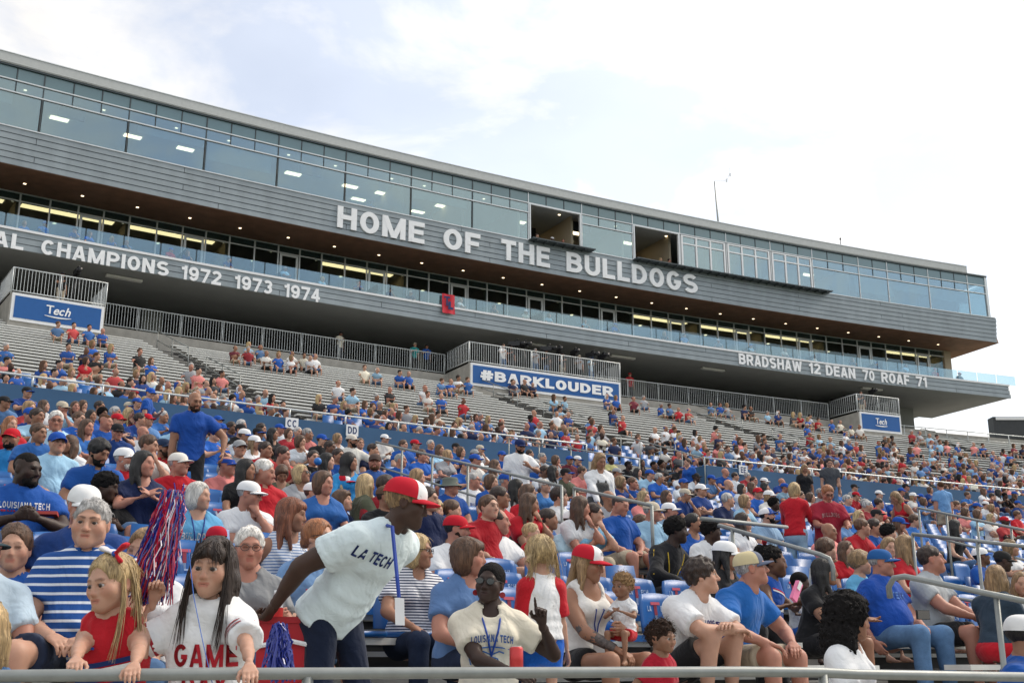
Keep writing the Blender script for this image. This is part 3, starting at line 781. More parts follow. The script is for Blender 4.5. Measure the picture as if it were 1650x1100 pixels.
def mesh_field(prims, h, noise=None, relax=1):
    """surface nets over the blended field; returns vertices, faces"""
    lo = np.min([p.box()[0] for p in prims if not p.sub], axis=0); hi = np.max([p.box()[1] for p in prims if not p.sub], axis=0)
    n = np.ceil((hi-lo)/h).astype(int)+2
    ax = [lo[i]+h*np.arange(n[i]) for i in range(3)]
    F = np.full(n, .5)
    def block(b):
        if b is None: return (slice(None),)*3
        i0 = np.clip(((b[0]-lo)/h).astype(int)-1, 0, n-1); i1 = np.clip(((b[1]-lo)/h).astype(int)+3, 1, n)
        return tuple(slice(i0[i], max(i1[i], i0[i]+1)) for i in range(3))
    def pts(s):
        g = np.meshgrid(ax[0][s[0]], ax[1][s[1]], ax[2][s[2]], indexing='ij'); return np.stack(g, -1)
    for late in (0, 1):
        for p in prims:
            if (late if noise is None else bool(p.sub) != bool(late)): continue
            s = block(p.box()); P = pts(s); d = p.d(P)
            if p.sub == 'keep': F[s] = smax(F[s], d, p.k)
            elif p.sub: F[s] = smax(F[s], -d, p.k)
            else: F[s] = smin(F[s], d, p.k)
        if late == 0 and noise is not None:
            near = np.abs(F) < 3*h+.03
            g = np.argwhere(near); P = lo+g*h
            F[near] += noise(P)
    ins = F < 0
    c = np.zeros(n-1, int)
    for dx_ in (0, 1):
        for dy_ in (0, 1):
            for dz_ in (0, 1): c += ins[dx_:n[0]-1+dx_, dy_:n[1]-1+dy_, dz_:n[2]-1+dz_]
    mixed = (c > 0) & (c < 8); idx = np.argwhere(mixed); m = len(idx)
    vid = np.full(n-1, -1, int); vid[mixed] = np.arange(m)
    cor = [(a, b, e) for a in (0,1) for b in (0,1) for e in (0,1)]
    f8 = {q: F[idx[:,0]+q[0], idx[:,1]+q[1], idx[:,2]+q[2]] for q in cor}
    acc = np.zeros((m, 3)); cnt = np.zeros(m)
    for q in cor:
        for a in range(3):
            if q[a]: continue
            q2 = list(q); q2[a] = 1; q2 = tuple(q2)
            A, B = f8[q], f8[q2]; x = (A < 0) != (B < 0)
            t = np.where(x, A/np.where(x, A-B, 1), 0)
            p = np.zeros((m, 3)); p[:] = q; p[:, a] = t
            acc[x] += p[x]; cnt[x] += 1
    Vv = lo+(idx+acc/cnt[:, None])*h
    faces = []
    for a in range(3):
        b, e = (a+1) % 3, (a+2) % 3
        sl0 = [slice(None)]*3; sl1 = [slice(None)]*3
        sl0[a] = slice(0, n[a]-1); sl1[a] = slice(1, n[a])
        A = ins[tuple(sl0)]; B = ins[tuple(sl1)]
        ch = np.argwhere(A != B)
        ok = (ch[:, b] > 0) & (ch[:, e] > 0) & (ch[:, b] < n[b]-1) & (ch[:, e] < n[e]-1)
        ch = ch[ok]
        if not len(ch): continue
        inside_first = A[tuple(ch.T)]
        def cell(ob, oe):
            q = ch.copy(); q[:, b] += ob; q[:, e] += oe; return vid[tuple(q.T)]
        quad = np.stack([cell(-1,-1), cell(0,-1), cell(0,0), cell(-1,0)], 1)
        quad[~inside_first] = quad[~inside_first][:, ::-1]
        faces.append(quad)
    if not faces: return np.zeros((3, 3))+lo, np.array([[0,1,2,2]])
    Fc = np.concatenate(faces)
    Fc = Fc[(Fc >= 0).all(1)]
    for _ in range(relax):       # light smoothing keeps the nets even
        s = np.zeros_like(Vv); k = np.zeros(len(Vv))
        for i in range(4):
            a, b = Fc[:, i], Fc[:, (i+1) % 4]
            np.add.at(s, a, Vv[b]); np.add.at(k, a, 1); np.add.at(s, b, Vv[a]); np.add.at(k, b, 1)
        Vv = Vv*.5+.5*s/np.maximum(k, 1)[:, None]
    return Vv, Fc
def wrinkle(seed, amp, freq=1.0, frame=None):
    r = np.random.RandomState(seed); K = r.normal(0, 1, (5, 3))*np.array([20, 20, 26.])*freq; ph = r.uniform(0, 6.28, 12)
    wv = r.normal(0, 7, (5, 3)); sl = r.uniform(-18, 18, 4)
    def f(P):
        o = 0
        for i in range(5):
            x = P@K[i]+ph[i]+1.5*np.sin(P@wv[i]+ph[-i-1]); o = o+((.5+.5*np.sin(x*.8))**2-.37)
        o = o*.55
        if frame is not None:
            P0, up, lat, fw = frame; q = P-P0; u = q@up; l = q@lat; w_ = q@fw
            warp = 1.1*np.sin(l*9+ph[8])+.8*np.sin(w_*13+ph[9])
            belt = np.exp(-((u-.10)/.075)**2)                    # gathers above the lap
            o = o+2.3*belt*((.5+.5*np.sin(u*78+sl[0]*l+warp*1.6))**2-.35)
            side = np.exp(-((np.abs(l)-.14)/.06)**2)*np.exp(-((u-.30)/.12)**2)   # pulls from the armpits
            o = o+1.8*side*((.5+.5*np.sin((u*40+np.abs(l)*60)+warp+ph[6]))**2-.35)
            o = o+.9*((.5+.5*np.sin(l*44+u*sl[1]+warp+ph[7]))**2-.35)*np.exp(-((u-.20)/.12)**2)
        return -amp*o
    return f
def rotz(a): c, s = math.cos(a), math.sin(a); return np.array([[c,-s,0],[s,c,0],[0,0,1.]])
def rotx(a): c, s = math.cos(a), math.sin(a); return np.array([[1,0,0],[0,c,-s],[0,s,c.real]])
def roty(a): c, s = math.cos(a), math.sin(a); return np.array([[c,0,s],[0,1,0],[-s,0,c]])

# ---------------------------------------------------------------- heads (face towards -Y, origin between the ears)
HEADS = {}
def head_mesh(kind, h):
    """kind: man, woman, oldman, fullman, child, baby, oldwoman"""
    key = (kind, round(h, 4))
    if key in HEADS: return HEADS[key]
    p = dict(w=1., jaw=1., nose=1., chin=1., cheek=1., brow=1., face=1., eye=1., lips=1., neck=.056, cran=1.)
    p.update({'man': dict(nose=1.1, brow=1.15), 'woman': dict(w=.95, jaw=.88, nose=.86, chin=.85, brow=.75, eye=1.06, lips=1.12, neck=.046),
              'oldman': dict(w=1.04, jaw=1.08, nose=1.2, cheek=1.05, brow=1.1, lips=.85, neck=.060), 'fullman': dict(w=1.1, jaw=1.12, nose=1.12, cheek=1.12, neck=.066),
              'oldwoman': dict(w=1.0, jaw=.98, nose=.98, chin=.9, cheek=1.08, brow=.75, lips=.8, neck=.05),
              'child': dict(w=.95, jaw=.86, nose=.70, chin=.72, cheek=1.02, brow=.5, face=.90, eye=1.22, lips=.95, neck=.042, cran=1.03),
              'baby': dict(w=1.04, jaw=.86, nose=.62, chin=.6, cheek=1.28, brow=.4, face=.78, eye=1.3, lips=.9, neck=.045, cran=1.05)}[kind])
    W, J, NS, CH, FC = p['w'], p['jaw'], p['nose'], p['cheek'], p['face']
    ez = -.002; ex = .031*W
    c = p['cran']
    pr = [Ell((0,.016,.034), (.0765*W*c,.096*c,.085*c), .03),
          Ell((0,-.026,-.030*FC), (.064*W,.064,.078*FC), .04),
          Cone((-.036*W,-.012,-.062*FC), (0,-.060,-.094*FC), .036*J, .026*J, .03), Cone((.036*W,-.012,-.062*FC), (0,-.060,-.094*FC), .036*J, .026*J, .03),
          Ell((0,-.074,-.098*FC), (.020*p['chin']*1.1,.016,.016*p['chin']), .025),
          Ell((-.043*W,-.058,-.030*FC), (.026*CH,.022*CH,.024*CH), .03), Ell((.043*W,-.058,-.030*FC), (.026*CH,.022*CH,.024*CH), .03),
          Cone((-.034*W,-.080,.019), (.034*W,-.080,.019), .0125*p['brow']+.003, .0125*p['brow']+.003, .022),
          Ell((-ex,-.097,ez), (.021,.019,.0150*p['eye']), .010, sub=True), Ell((ex,-.097,ez), (.021,.019,.0150*p['eye']), .010, sub=True),
          Cone((0,-.086,.012), (0,-.087-.021*NS,-.036*FC), .0085, .0115*NS+.001, .014),
          Ell((-.0125*NS,-.089-.006*NS,-.039*FC), (.0085,.011,.008), .010), Ell((.0125*NS,-.089-.006*NS,-.039*FC), (.0085,.011,.008), .010),
          Ell((0,-.077,-.068*FC), (.030,.016,.020), .018),
          Cone((-.016,-.0880,-.0650*FC), (.016,-.0880,-.0650*FC), .0048*p['lips'], .0048*p['lips'], .007),
          Cone((-.013,-.0880,-.0745*FC), (.013,-.0880,-.0745*FC), .0056*p['lips'], .0056*p['lips'], .007),
          Cone((-.022,-.0945,-.0698*FC), (.022,-.0945,-.0698*FC), .0026, .0026, .003, sub=True)]
    for s in (-1, 1):
        e = p['eye']
        pr += [Ell((s*.0775*W,.012,-.008), (.009,.021,.031), .010), Ell((s*.088*W,.006,-.004), (.006,.012,.019), .006, sub=True)]
        # eyelids
        pr += [Cone((s*(ex-.012),-.0865,ez+.0075*e), (s*(ex+.013),-.0835,ez+.0065*e), .0042, .0042, .006), Cone((s*(ex-.011),-.0865,ez-.0085*e), (s*(ex+.012),-.0840,ez-.0075*e), .0040, .0040, .006)]
    pr += [Cone((0,.022,-.055), (0,.036,-.150), p['neck'], p['neck']*.98, .03)]
    v, f = mesh_field(pr, h, relax=0 if h < .006 else 1)
    # colour masks: x lips, y brows, lashes and painted-in shade of nostrils and mouth line, z flush
    def near(a, b, r, soft): return np.clip((r-Cone(a, b, 0, 0).d(v))/soft+.5, 0, 1)
    lips = np.maximum(near((-.018,-.093,-.0655*FC), (.018,-.093,-.0655*FC), .0062, .004), near((-.014,-.094,-.0745*FC), (.014,-.094,-.0745*FC), .0062, .004))
    brow = np.zeros(len(v))
    for s in (-1, 1):
        brow = np.maximum(brow, near((s*.014,-.098,.0205), (s*.030,-.095,.0255), .006, .004)); brow = np.maximum(brow, near((s*.030,-.095,.0255), (s*.048*W,-.082,.0205), .0055, .004))
        if h < .006: brow = np.maximum(brow, .85*near((s*(ex-.012),-.0895,ez+.0062), (s*(ex+.014),-.0855,ez+.0052), .0026, .002))
        else: brow = np.maximum(brow, 1.0*near((s*(ex-.008),-.090,ez), (s*(ex+.008),-.088,ez), .009, .004))
        brow = np.maximum(brow, .6*near((s*.009,-.095,-.043*FC), (s*.009,-.095,-.043*FC), .004, .003))  # nostril shade, painted into the same mask as the brows
    if kind in ('woman', 'child', 'baby', 'oldwoman'): brow *= .7
    if h < .008: brow = np.maximum(brow, .75*near((-.019,-.0945,-.0698*FC), (.019,-.0945,-.0698*FC), .0022, .0025))  # dark line painted in for the shade between the lips
    flush = np.zeros(len(v))
    for q, r in (((-.045*W,-.07,-.03*FC), .02), ((.045*W,-.07,-.03*FC), .02), ((0,-.112,-.035*FC), .012), ((-.082*W,.012,0), .02), ((.082*W,.012,0), .02)):
        flush = np.maximum(flush, near(q, q, r, .03))
    tint = np.stack([lips, brow, flush], 1)
    eyes = None
    if h < .0075:
        ev, ef, ec = [], [], []
        for s in (-1, 1):
            cx, r = s*ex, .0134*(.9+.1*p['eye'])
            nu, nv = 14, 10; b0 = len(ev)
            for i in range(nv+1):
                ph = math.pi*i/nv           # pole towards -Y (gaze)
                for j in range(nu):
                    t = 2*math.pi*j/nu
                    ev.append((cx+r*1.12*math.sin(ph)*math.cos(t), -.0788-r*math.cos(ph), ez+r*.86*p['eye']**.5*math.sin(ph)*math.sin(t)))
                    ec.append((.012,.010,.010) if ph < .40 else ((.085,.048,.028) if ph < .80 else (.46,.42,.40)))
            for i in range(nv):
                for j in range(nu): ef.append((b0+i*nu+j, b0+i*nu+(j+1) % nu, b0+(i+1)*nu+(j+1) % nu, b0+(i+1)*nu+j))
        eyes = (np.array(ev), np.array(ef), np.array(ec))
    HEADS[key] = (v, f, tint, eyes)
    return HEADS[key]

# ---------------------------------------------------------------- hands (wrist at origin, fingers +Z, palm faces +Y, thumb +X)
HANDS = {}
def hand_mesh(pose, h):
    key = (pose, round(h, 4))
    if key in HANDS: return HANDS[key]
    curl = {'relax': (22,28,20), 'flat': (6,8,6), 'grip': (62,70,45), 'fist': (75,85,55), 'point': (75,85,55), 'hold': (38,42,30)}[pose]
    pr = [Cone((0,0,-.03), (0,0,.02), .024, .025, .02, lat=(1,0,0), flat=.72)]
    xs = [-.030,-.010,.010,.030]; ln = [.060,.074,.080,.072]
    for i, x in enumerate(xs):
        pr.append(Cone((x*.55,0,.012), (x,0,.088-.006*abs(i-2)), .0135, .0112, .014))
    for i, x in enumerate(xs):
        p = np.array([x,0,.088-.006*abs(i-2)]); a = 0.0; r = .0094
        c = curl
        if pose == 'point' and i == 3: c = (4,4,4)
        for j, fr in enumerate((.46,.31,.25)):
            a += math.radians(c[j]+(i-1.5)*-2); q = p+np.array([x*.10,math.sin(a),math.cos(a)])*ln[i]*fr
            pr.append(Cone(p, q, r, r-.001, .006)); p = q; r -= .0011
    t = {'relax': 25, 'flat': 30, 'grip': 50, 'fist': 62, 'point': 62, 'hold': 45}[pose]; tr = math.radians(t)
    a0 = np.array([.016,.004,.022]); a1 = a0+np.array([.030,.012*t/40,.026]); a2 = a1+np.array([.016-.018*t/60,.030*math.sin(tr),.026]); a3 = a2+np.array([.004-.016*t/60,.022*math.sin(tr),.020])
    pr += [Cone(a0, a1, .0160,.0118,.014), Cone(a1, a2, .0112,.0098,.008), Cone(a2, a3, .0098,.0080,.008)]
    HANDS[key] = mesh_field(pr, h, relax=0 if h > .005 else 1)
    return HANDS[key]

# ---------------------------------------------------------------- hair and headgear in head space
def hair_noise(seed, amp, kind):
    r = np.random.RandomState(seed); ph = r.uniform(0, 6.28, 6)
    def strands(P):
        a = np.arctan2(P[:,0], P[:,1]-.01); z = P[:,2]
        w_ = a+.10*np.sin(z*22+ph[0])+.06*np.sin(z*41+ph[1]+a*3)
        return amp*(.55*np.sin(w_*17+ph[2])+.45*np.sin(w_*31+ph[3]+z*9)+.4*np.sin(w_*9+ph[4]))
    def tufts(P):
        K = np.array([[90,30,60],[-60,80,40],[40,-70,90],[120,100,-50],[20,120,110.]]); o = 0
        for i in range(5): o = o+np.sin(P@K[i]+ph[i]+1.5*np.sin(P@K[(i+2) % 5]*.5))
        return amp*o*.4
    def curls(P):
        K = np.array([[150,60,40],[-70,160,50],[60,-50,170],[110,-120,90],[160,90,-130.]]); o = 0
        for i in range(5): o = o+np.sin(P@K[i]+ph[i]+2*np.sin(P@K[(i+1) % 5]*.4))
        return amp*o*.5
    return {'s': strands, 't': tufts, 'c': curls}[kind]
HAIRS = {}
def hair_mesh(style, h, seed=1):
    key = (style, round(h, 4), seed)
    if key in HAIRS: return HAIRS[key]
    skull = lambda g: Ell((0,.018,.036), (.0785+g,.099+g,.088+g), .012)
    face = lambda z=-.045, rx=.070, ry=.085, rz=.118, y=-.105: Ell((0,y,z), (rx,ry,rz), .016, sub=True)
    low = lambda zb, zf: Half((0,.10,zb), unit(np.array([0,(zb-zf)*-1/.15,1.])) if False else (0, -(zb-zf)/.17*-1, 1), .012)
    def above(zb, zf):      # keep above a line falling from zf at the temple (y=-.05) to zb at the nape (y=.10)
        m = (zb-zf)/.15; return Half((0,.10,zb), (0,-m,1), .010)
    pr = None; nz = hair_noise(seed, .0045, 't')
    if style == 'undercap': pr = [skull(.004), face(-.045,.070,.085,.120), above(-.078,-.018), Half((0,0,.050), (0,0,-1), .006)]; nz = hair_noise(seed, .002, 't')
    elif style == 'short': pr = [skull(.010), face(), above(-.075,-.012)]
    elif style == 'crop': pr = [skull(.004), face(-.05,.070,.080,.120), above(-.070,-.010)]; nz = hair_noise(seed, .0012, 'c')
    elif style == 'mop': pr = [skull(.019), Ell((.01,-.045,.085), (.062,.045,.030), .02), face(-.055,.066,.080,.112), above(-.090,-.022)]; nz = hair_noise(seed, .0075, 't')
    elif style == 'receding': pr = [skull(.008), Ell((0,-.075,.075), (.060,.075,.055), .02, sub=True), face(), above(-.075,-.015)]
    elif style == 'ring': pr = [skull(.007), Ell((0,-.02,.10), (.070,.11,.055), .02, sub=True), face(), above(-.075,-.015)]; nz = hair_noise(seed, .002, 't')
    elif style == 'curly': pr = [skull(.018), Ell((0,.0,.08), (.075,.08,.05), .03), face(-.05,.068,.08,.115), above(-.075,-.010)]; nz = hair_noise(seed, .0085, 'c')
    elif style == 'afro': pr = [skull(.028), Ell((0,.025,.06), (.108,.115,.095), .03), face(-.055,.072,.08,.118), above(-.085,-.02)]; nz = hair_noise(seed, .008, 'c')
    elif style == 'dreads': pr = [skull(.016), Ell((0,-.03,.085), (.075,.06,.035), .02), face(-.06,.066,.08,.105), above(-.080,-.015)]; nz = hair_noise(seed, .010, 'c')
    elif style == 'bob':
        pr = [skull(.012), Ell((0,.028,-.022), (.098,.090,.120), .03), face(-.045,.066,.090,.125), Ell((0,-.09,-.15), (.09,.11,.07), .02, sub=True), above(-.150,-.150)]; nz = hair_noise(seed, .0045, 's')
    elif style == 'bangsbob':
        pr = [skull(.014), Ell((0,.028,-.022), (.100,.090,.120), .03), Ell((0,-.055,.062), (.070,.048,.040), .02), face(-.060,.063,.090,.108), Ell((0,-.09,-.15), (.09,.11,.07), .02, sub=True), above(-.150,-.150)]; nz = hair_noise(seed, .0045, 's')
    elif style in ('long', 'longbangs', 'longwavy'):
        pr = [skull(.009), Ell((0,.030,-.02), (.092,.088,.115), .03), Cone((0,.075,-.05), (0,.105,-.30), .078,.050,.04, lat=(1,0,0), flat=.55)]
        for s in (-1, 1):
            pr.append(Cone((s*.072,.010,-.04), (s*.078,-.045,-.255), .030,.016,.03)); pr.append(Cone((s*.070,.045,-.05), (s*.095,.035,-.27), .038,.020,.03))
        pr += [face(-.045,.064,.090,.125)]
        if style == 'longbangs': pr.insert(2, Ell((.008,-.058,.058), (.066,.046,.042), .02)); pr[-1] = face(-.064,.062,.090,.108)
        nz = hair_noise(seed, .007 if style == 'longwavy' else .0045, 's')
    elif style == 'bigcurly':
        pr = [skull(.03), Ell((0,.045,.02), (.125,.115,.125), .04), Ell((0,.07,-.12), (.135,.10,.13), .05), Ell((-.085,.03,-.17), (.06,.06,.10), .04), Ell((.085,.03,-.17), (.06,.06,.10), .04), face(-.04,.066,.085,.125)]; nz = hair_noise(seed, .008, 'c')
    elif style == 'pony':
        pr = [skull(.009), Ell((0,.115,.035), (.028,.028,.028), .02), Cone((0,.128,.03), (0,.150,-.14), .030,.014,.02, lat=(1,0,0), flat=.7), face(-.045,.070,.085,.120), above(-.065,-.015)]; nz = hair_noise(seed, .003, 's')
    elif style == 'bun':
        pr = [skull(.011), Ell((0,.108,-.025), (.040,.034,.036), .02), face(-.045,.070,.085,.120), above(-.075,-.02)]; nz = hair_noise(seed, .0035, 's')
    elif style == 'puff':
        pr = [skull(.006), Ell((0,.085,.085), (.055,.050,.050), .02), Ell((0,.105,.00), (.052,.046,.070), .02), face(-.045,.070,.085,.118), above(-.070,-.012)]; nz = hair_noise(seed, .006, 'c')
    elif style == 'pigtails':
        pr = [skull(.010), face(-.045,.070,.085,.120), above(-.070,-.015)]
        for s in (-1, 1): pr.append(Cone((s*.075,.035,-.03), (s*.100,.045,-.21), .032,.014,.02)); pr.append(Cone((s*.080,.02,-.06), (s*.112,.0,-.16), .018,.008,.015))
        nz = hair_noise(seed, .0045, 's')
    elif style == 'tuck':    # long hair under a cap: only what hangs below the brim
        pr = [skull(.006), Cone((0,.075,-.05), (0,.105,-.27), .072,.045,.04, lat=(1,0,0), flat=.55)]
        for s in (-1, 1): pr.append(Cone((s*.070,.02,-.03), (s*.085,-.010,-.24), .032,.018,.03))
        pr += [face(-.045,.068,.090,.125), Half((0,0,.045), (0,.1,-1), .006)]; nz = hair_noise(seed, .006, 's')
    elif style == 'beard':
        pr = [Cone((-.058,-.006,-.040), (-.030,-.050,-.088), .024,.030,.02), Cone((.058,-.006,-.040), (.030,-.050,-.088), .024,.030,.02), Cone((-.03,-.052,-.092), (.03,-.052,-.092), .032,.032,.02), Ell((0,-.074,-.100), (.034,.028,.026), .02), Ell((0,-.086,-.0555), (.030,.012,.0085), .010), Ell((-.030,-.080,-.068), (.010,.014,.020), .01), Ell((.030,-.080,-.068), (.010,.014,.020), .01), Ell((0,-.100,-.0700), (.021,.016,.0085), .006, sub=True), Half((0,0,-.030), (0,-.25,-1), .01)]
        nz = hair_noise(seed, .002, 'c')
    elif style == 'hood':
        pr = [Ell((0,.022,.02), (.105,.118,.125), .03), Cone((0,.05,-.06), (0,.06,-.22), .095,.13,.05, lat=(1,0,0), flat=.8), Ell((0,-.11,-.035), (.068,.085,.105), .015, sub=True)]; nz = hair_noise(seed, .002, 's')
    v, f = mesh_field(pr, h, noise=nz, relax=0 if style in ('curly','afro','bigcurly','dreads','puff') else 1)
    HAIRS[key] = (v, f); return HAIRS[key]
def cap_parts(kind='cap', seg=20):
    """crown (v,f), front panel faces flagged, bill (v,f)"""
    cv, cf, front = [], [], []
    nr = 9
    hgt = .092 if kind in ('cap', 'trucker', 'visor') else .085
    for i in range(nr+1):
        t = i/nr*math.pi/2
        for j in range(seg):
            a = 2*math.pi*j/seg
            bulge = 1+.035*max(0, -math.cos(a))*math.sin(t*2)*(1.6 if kind == 'trucker' else 1)
            x = .0925*math.cos(t)**.72*math.sin(a)*bulge; y = .016+.1120*math.cos(t)**.72*math.cos(a)*bulge
            z = .026+(hgt+.006)*math.sin(t)**.9+.006*math.cos(a)*(1-i/nr)
            cv.append((x, y, z))
    for i in range(nr):
        for j in range(seg):
            cf.append((i*seg+j, i*seg+(j+1) % seg, (i+1)*seg+(j+1) % seg, (i+1)*seg+j))
            a = 2*math.pi*(j+.5)/seg; front.append(math.cos(a) < -.55 and i < nr-1)
    if kind == 'visor':
        keep = [k for k in range(len(cf)) if k//seg < 3]; cf = [cf[k] for k in keep]; front = [front[k] for k in keep]
    bv, bf = [], []
    nu, nvv = 14, 6
    for side in (0, 1):
        for i in range(nu+1):
            u = -1+2*i/nu
            for j in range(nvv+1):
                s = j/nvv; ang = u*1.15
                x0, y0 = .0870*math.sin(ang), .014-.1060*math.cos(ang)
                L = .078*math.sqrt(max(0, 1-(abs(u)**2.4)))
                x = x0*(1+.04*s); y = y0-L*s; z = .030+.004-(.020*u*u)-.012*s*s-side*.0045
                bv.append((x, y, z))
    M = (nu+1)*(nvv+1)
    for side in (0, 1):
        for i in range(nu):
            for j in range(nvv):
                q = side*M+i*(nvv+1)+j; t = (q, q+1, q+nvv+2, q+nvv+1); bf.append(t[::-1] if side else t)
    for i in range(nu): q = i*(nvv+1)+nvv; bf.append((q, M+q, M+q+nvv+1, q+nvv+1))
    return (np.array(cv), cf, front), (np.array(bv), bf)
def hat_brim(kind):
    cv, cf = [], []; seg = 24
    prof = [(.092,.11,.02),(.090,.108,.075),(.078,.094,.105),(.04,.05,.112),(.0,.0,.110)] if kind == 'bucket' else [(.092,.11,.03),(.084,.100,.105),(.06,.075,.125),(.0,.0,.112)]
    br = [(.150,.165,-.018),(.148,.163,-.012)] if kind == 'bucket' else [(.165,.185,.030),(.163,.183,.036)]
    rings = br+prof
    for rx, ry, z in rings:
        for j in range(seg):
            a = 2*math.pi*j/seg; cv.append((rx*math.sin(a), .012+ry*math.cos(a), z+(.006*math.cos(2*a) if rx > .12 else 0)))
    for i in range(len(rings)-1):
        for j in range(seg): cf.append((i*seg+j, i*seg+(j+1) % seg, (i+1)*seg+(j+1) % seg, (i+1)*seg+j))
    return np.array(cv), cf

# ---------------------------------------------------------------- materials of figures
def skin_mat():
    m = bpy.data.materials.new('skin'); m.use_nodes = True; t = m.node_tree; b = t.nodes['Principled BSDF']
    oi = t.nodes.new('ShaderNodeObjectInfo'); at = t.nodes.new('ShaderNodeAttribute'); at.attribute_name = 'tint'
    sp = t.nodes.new('ShaderNodeSeparateColor'); t.links.new(at.outputs['Color'], sp.inputs[0])
    def mix(fac, a, bb, amt):
        mu = t.nodes.new('ShaderNodeMath'); mu.operation = 'MULTIPLY'; t.links.new(fac, mu.inputs[0]); mu.inputs[1].default_value = amt
        x = t.nodes.new('ShaderNodeMix'); x.data_type = 'RGBA'; t.links.new(mu.outputs[0], x.inputs[0]); t.links.new(a, x.inputs[6])
        if isinstance(bb, tuple): x.inputs[7].default_value = bb
        else: t.links.new(bb, x.inputs[7])
        return x.outputs[2]
    def mul(a, rgb):
        x = t.nodes.new('ShaderNodeMix'); x.data_type = 'RGBA'; x.blend_type = 'MULTIPLY'; x.inputs[0].default_value = 1; t.links.new(a, x.inputs[6]); x.inputs[7].default_value = (*rgb, 1); return x.outputs[2]
    base = oi.outputs['Color']
    c = mix(sp.outputs[2], base, mul(base, (1.05,.78,.74)), .75)
    c = mix(sp.outputs[0], c, mul(base, (.86,.48,.47)), .75)
    c = mix(sp.outputs[1], c, mul(base, (.20,.16,.13)), .82)
    n = t.nodes.new('ShaderNodeTexNoise'); n.inputs['Scale'].default_value = 22; n.inputs['Detail'].default_value = 4
    co = t.nodes.new('ShaderNodeTexCoord'); t.links.new(co.outputs['Object'], n.inputs['Vector'])
    mr = t.nodes.new('ShaderNodeMapRange'); mr.inputs['To Min'].default_value = .88; mr.inputs['To Max'].default_value = 1.12; t.links.new(n.outputs[0], mr.inputs[0])
    hs = t.nodes.new('ShaderNodeHueSaturation'); t.links.new(c, hs.inputs['Color']); t.links.new(mr.outputs[0], hs.inputs['Value'])
    t.links.new(hs.outputs[0], b.inputs['Base Color'])
    b.inputs['Roughness'].default_value = .52; b.inputs['Specular IOR Level'].default_value = .35
    b.inputs['Subsurface Weight'].default_value = .12; b.inputs['Subsurface Radius'].default_value = (.012,.005,.003); b.inputs['Subsurface Scale'].default_value = 1.0
    MATS['skin'] = m
    m2 = bpy.data.materials.new('eye'); m2.use_nodes = True; t = m2.node_tree; b = t.nodes['Principled BSDF']
    at = t.nodes.new('ShaderNodeAttribute'); at.attribute_name = 'tint'; t.links.new(at.outputs['Color'], b.inputs['Base Color']); b.inputs['Roughness'].default_value = .15
    MATS['eye'] = m2
skin_mat()
def creases(m, k=1.0):
    t = m.node_tree; b = t.nodes['Principled BSDF']; co = t.nodes.new('ShaderNodeTexCoord'); prev = None
    oi = t.nodes.new('ShaderNodeObjectInfo'); mp = t.nodes.new('ShaderNodeMapping'); mp.inputs['Rotation'].default_value = (.35,.5,.2)
    t.links.new(co.outputs['Object'], mp.inputs[0])
    ad = t.nodes.new('ShaderNodeVectorMath'); ad.operation = 'ADD'; t.links.new(mp.outputs[0], ad.inputs[0]); t.links.new(oi.outputs['Location'], ad.inputs[1])
    for sc_, dist, st, stretch in ((3.2, .10, .55, (1,1,.45)), (9.0, .030, .5, (1,1,.6)), (22.0, .008, .4, (1,1,1)), (320.0, .0006, .3, (1,1,1))):
        m2 = t.nodes.new('ShaderNodeMapping'); m2.inputs['Scale'].default_value = stretch; t.links.new(ad.outputs[0], m2.inputs[0])
        n = t.nodes.new('ShaderNodeTexNoise'); n.inputs['Scale'].default_value = sc_; n.inputs['Detail'].default_value = 1.5; n.inputs['Distortion'].default_value = 1.6
        t.links.new(m2.outputs[0], n.inputs['Vector'])
        bp_ = t.nodes.new('ShaderNodeBump'); bp_.inputs['Strength'].default_value = st*k; bp_.inputs['Distance'].default_value = dist
        t.links.new(n.outputs[0], bp_.inputs['Height'])
        if prev: t.links.new(prev, bp_.inputs['Normal'])
        prev = bp_.outputs[0]
    t.links.new(prev, b.inputs['Normal'])
mat('cloth', objcol=True, rough=.85, noise=.08, nscale=9, spec=.2, sheen=.12)
creases(MATS['cloth'])
mat('denim', objcol=True, rough=.9, noise=.22, nscale=14, bump=.3, bscale=60, spec=.15)
mat('hair', objcol=True, rough=.5, noise=.55, nscale=30, stretch=(1,1,.16), spec=.45)
def strand_bump(m, sc_=(1,1,.07), scale=150, st=.9, dist=.006):
    t = m.node_tree; b = t.nodes['Principled BSDF']; co = t.nodes.new('ShaderNodeTexCoord'); mp = t.nodes.new('ShaderNodeMapping'); mp.inputs['Scale'].default_value = sc_
    t.links.new(co.outputs['Object'], mp.inputs[0]); n = t.nodes.new('ShaderNodeTexNoise'); n.inputs['Scale'].default_value = scale; n.inputs['Detail'].default_value = 3; n.inputs['Distortion'].default_value = .4
    t.links.new(mp.outputs[0], n.inputs['Vector']); bp_ = t.nodes.new('ShaderNodeBump'); bp_.inputs['Strength'].default_value = st; bp_.inputs['Distance'].default_value = dist
    t.links.new(n.outputs[0], bp_.inputs['Height']); t.links.new(bp_.outputs[0], b.inputs['Normal'])
    old = b.inputs['Base Color'].links[0].from_socket; mr = t.nodes.new('ShaderNodeMapRange'); mr.inputs['From Min'].default_value = .3; mr.inputs['From Max'].default_value = .7; mr.inputs['To Min'].default_value = .55; mr.inputs['To Max'].default_value = 1.5
    t.links.new(n.outputs[0], mr.inputs[0]); hs = t.nodes.new('ShaderNodeHueSaturation'); t.links.new(old, hs.inputs['Color']); t.links.new(mr.outputs[0], hs.inputs['Value']); t.links.new(hs.outputs[0], b.inputs['Base Color'])
strand_bump(MATS['hair'])
mat('hair_fuzzy', objcol=True, rough=.8, noise=.5, nscale=60, spec=.15)
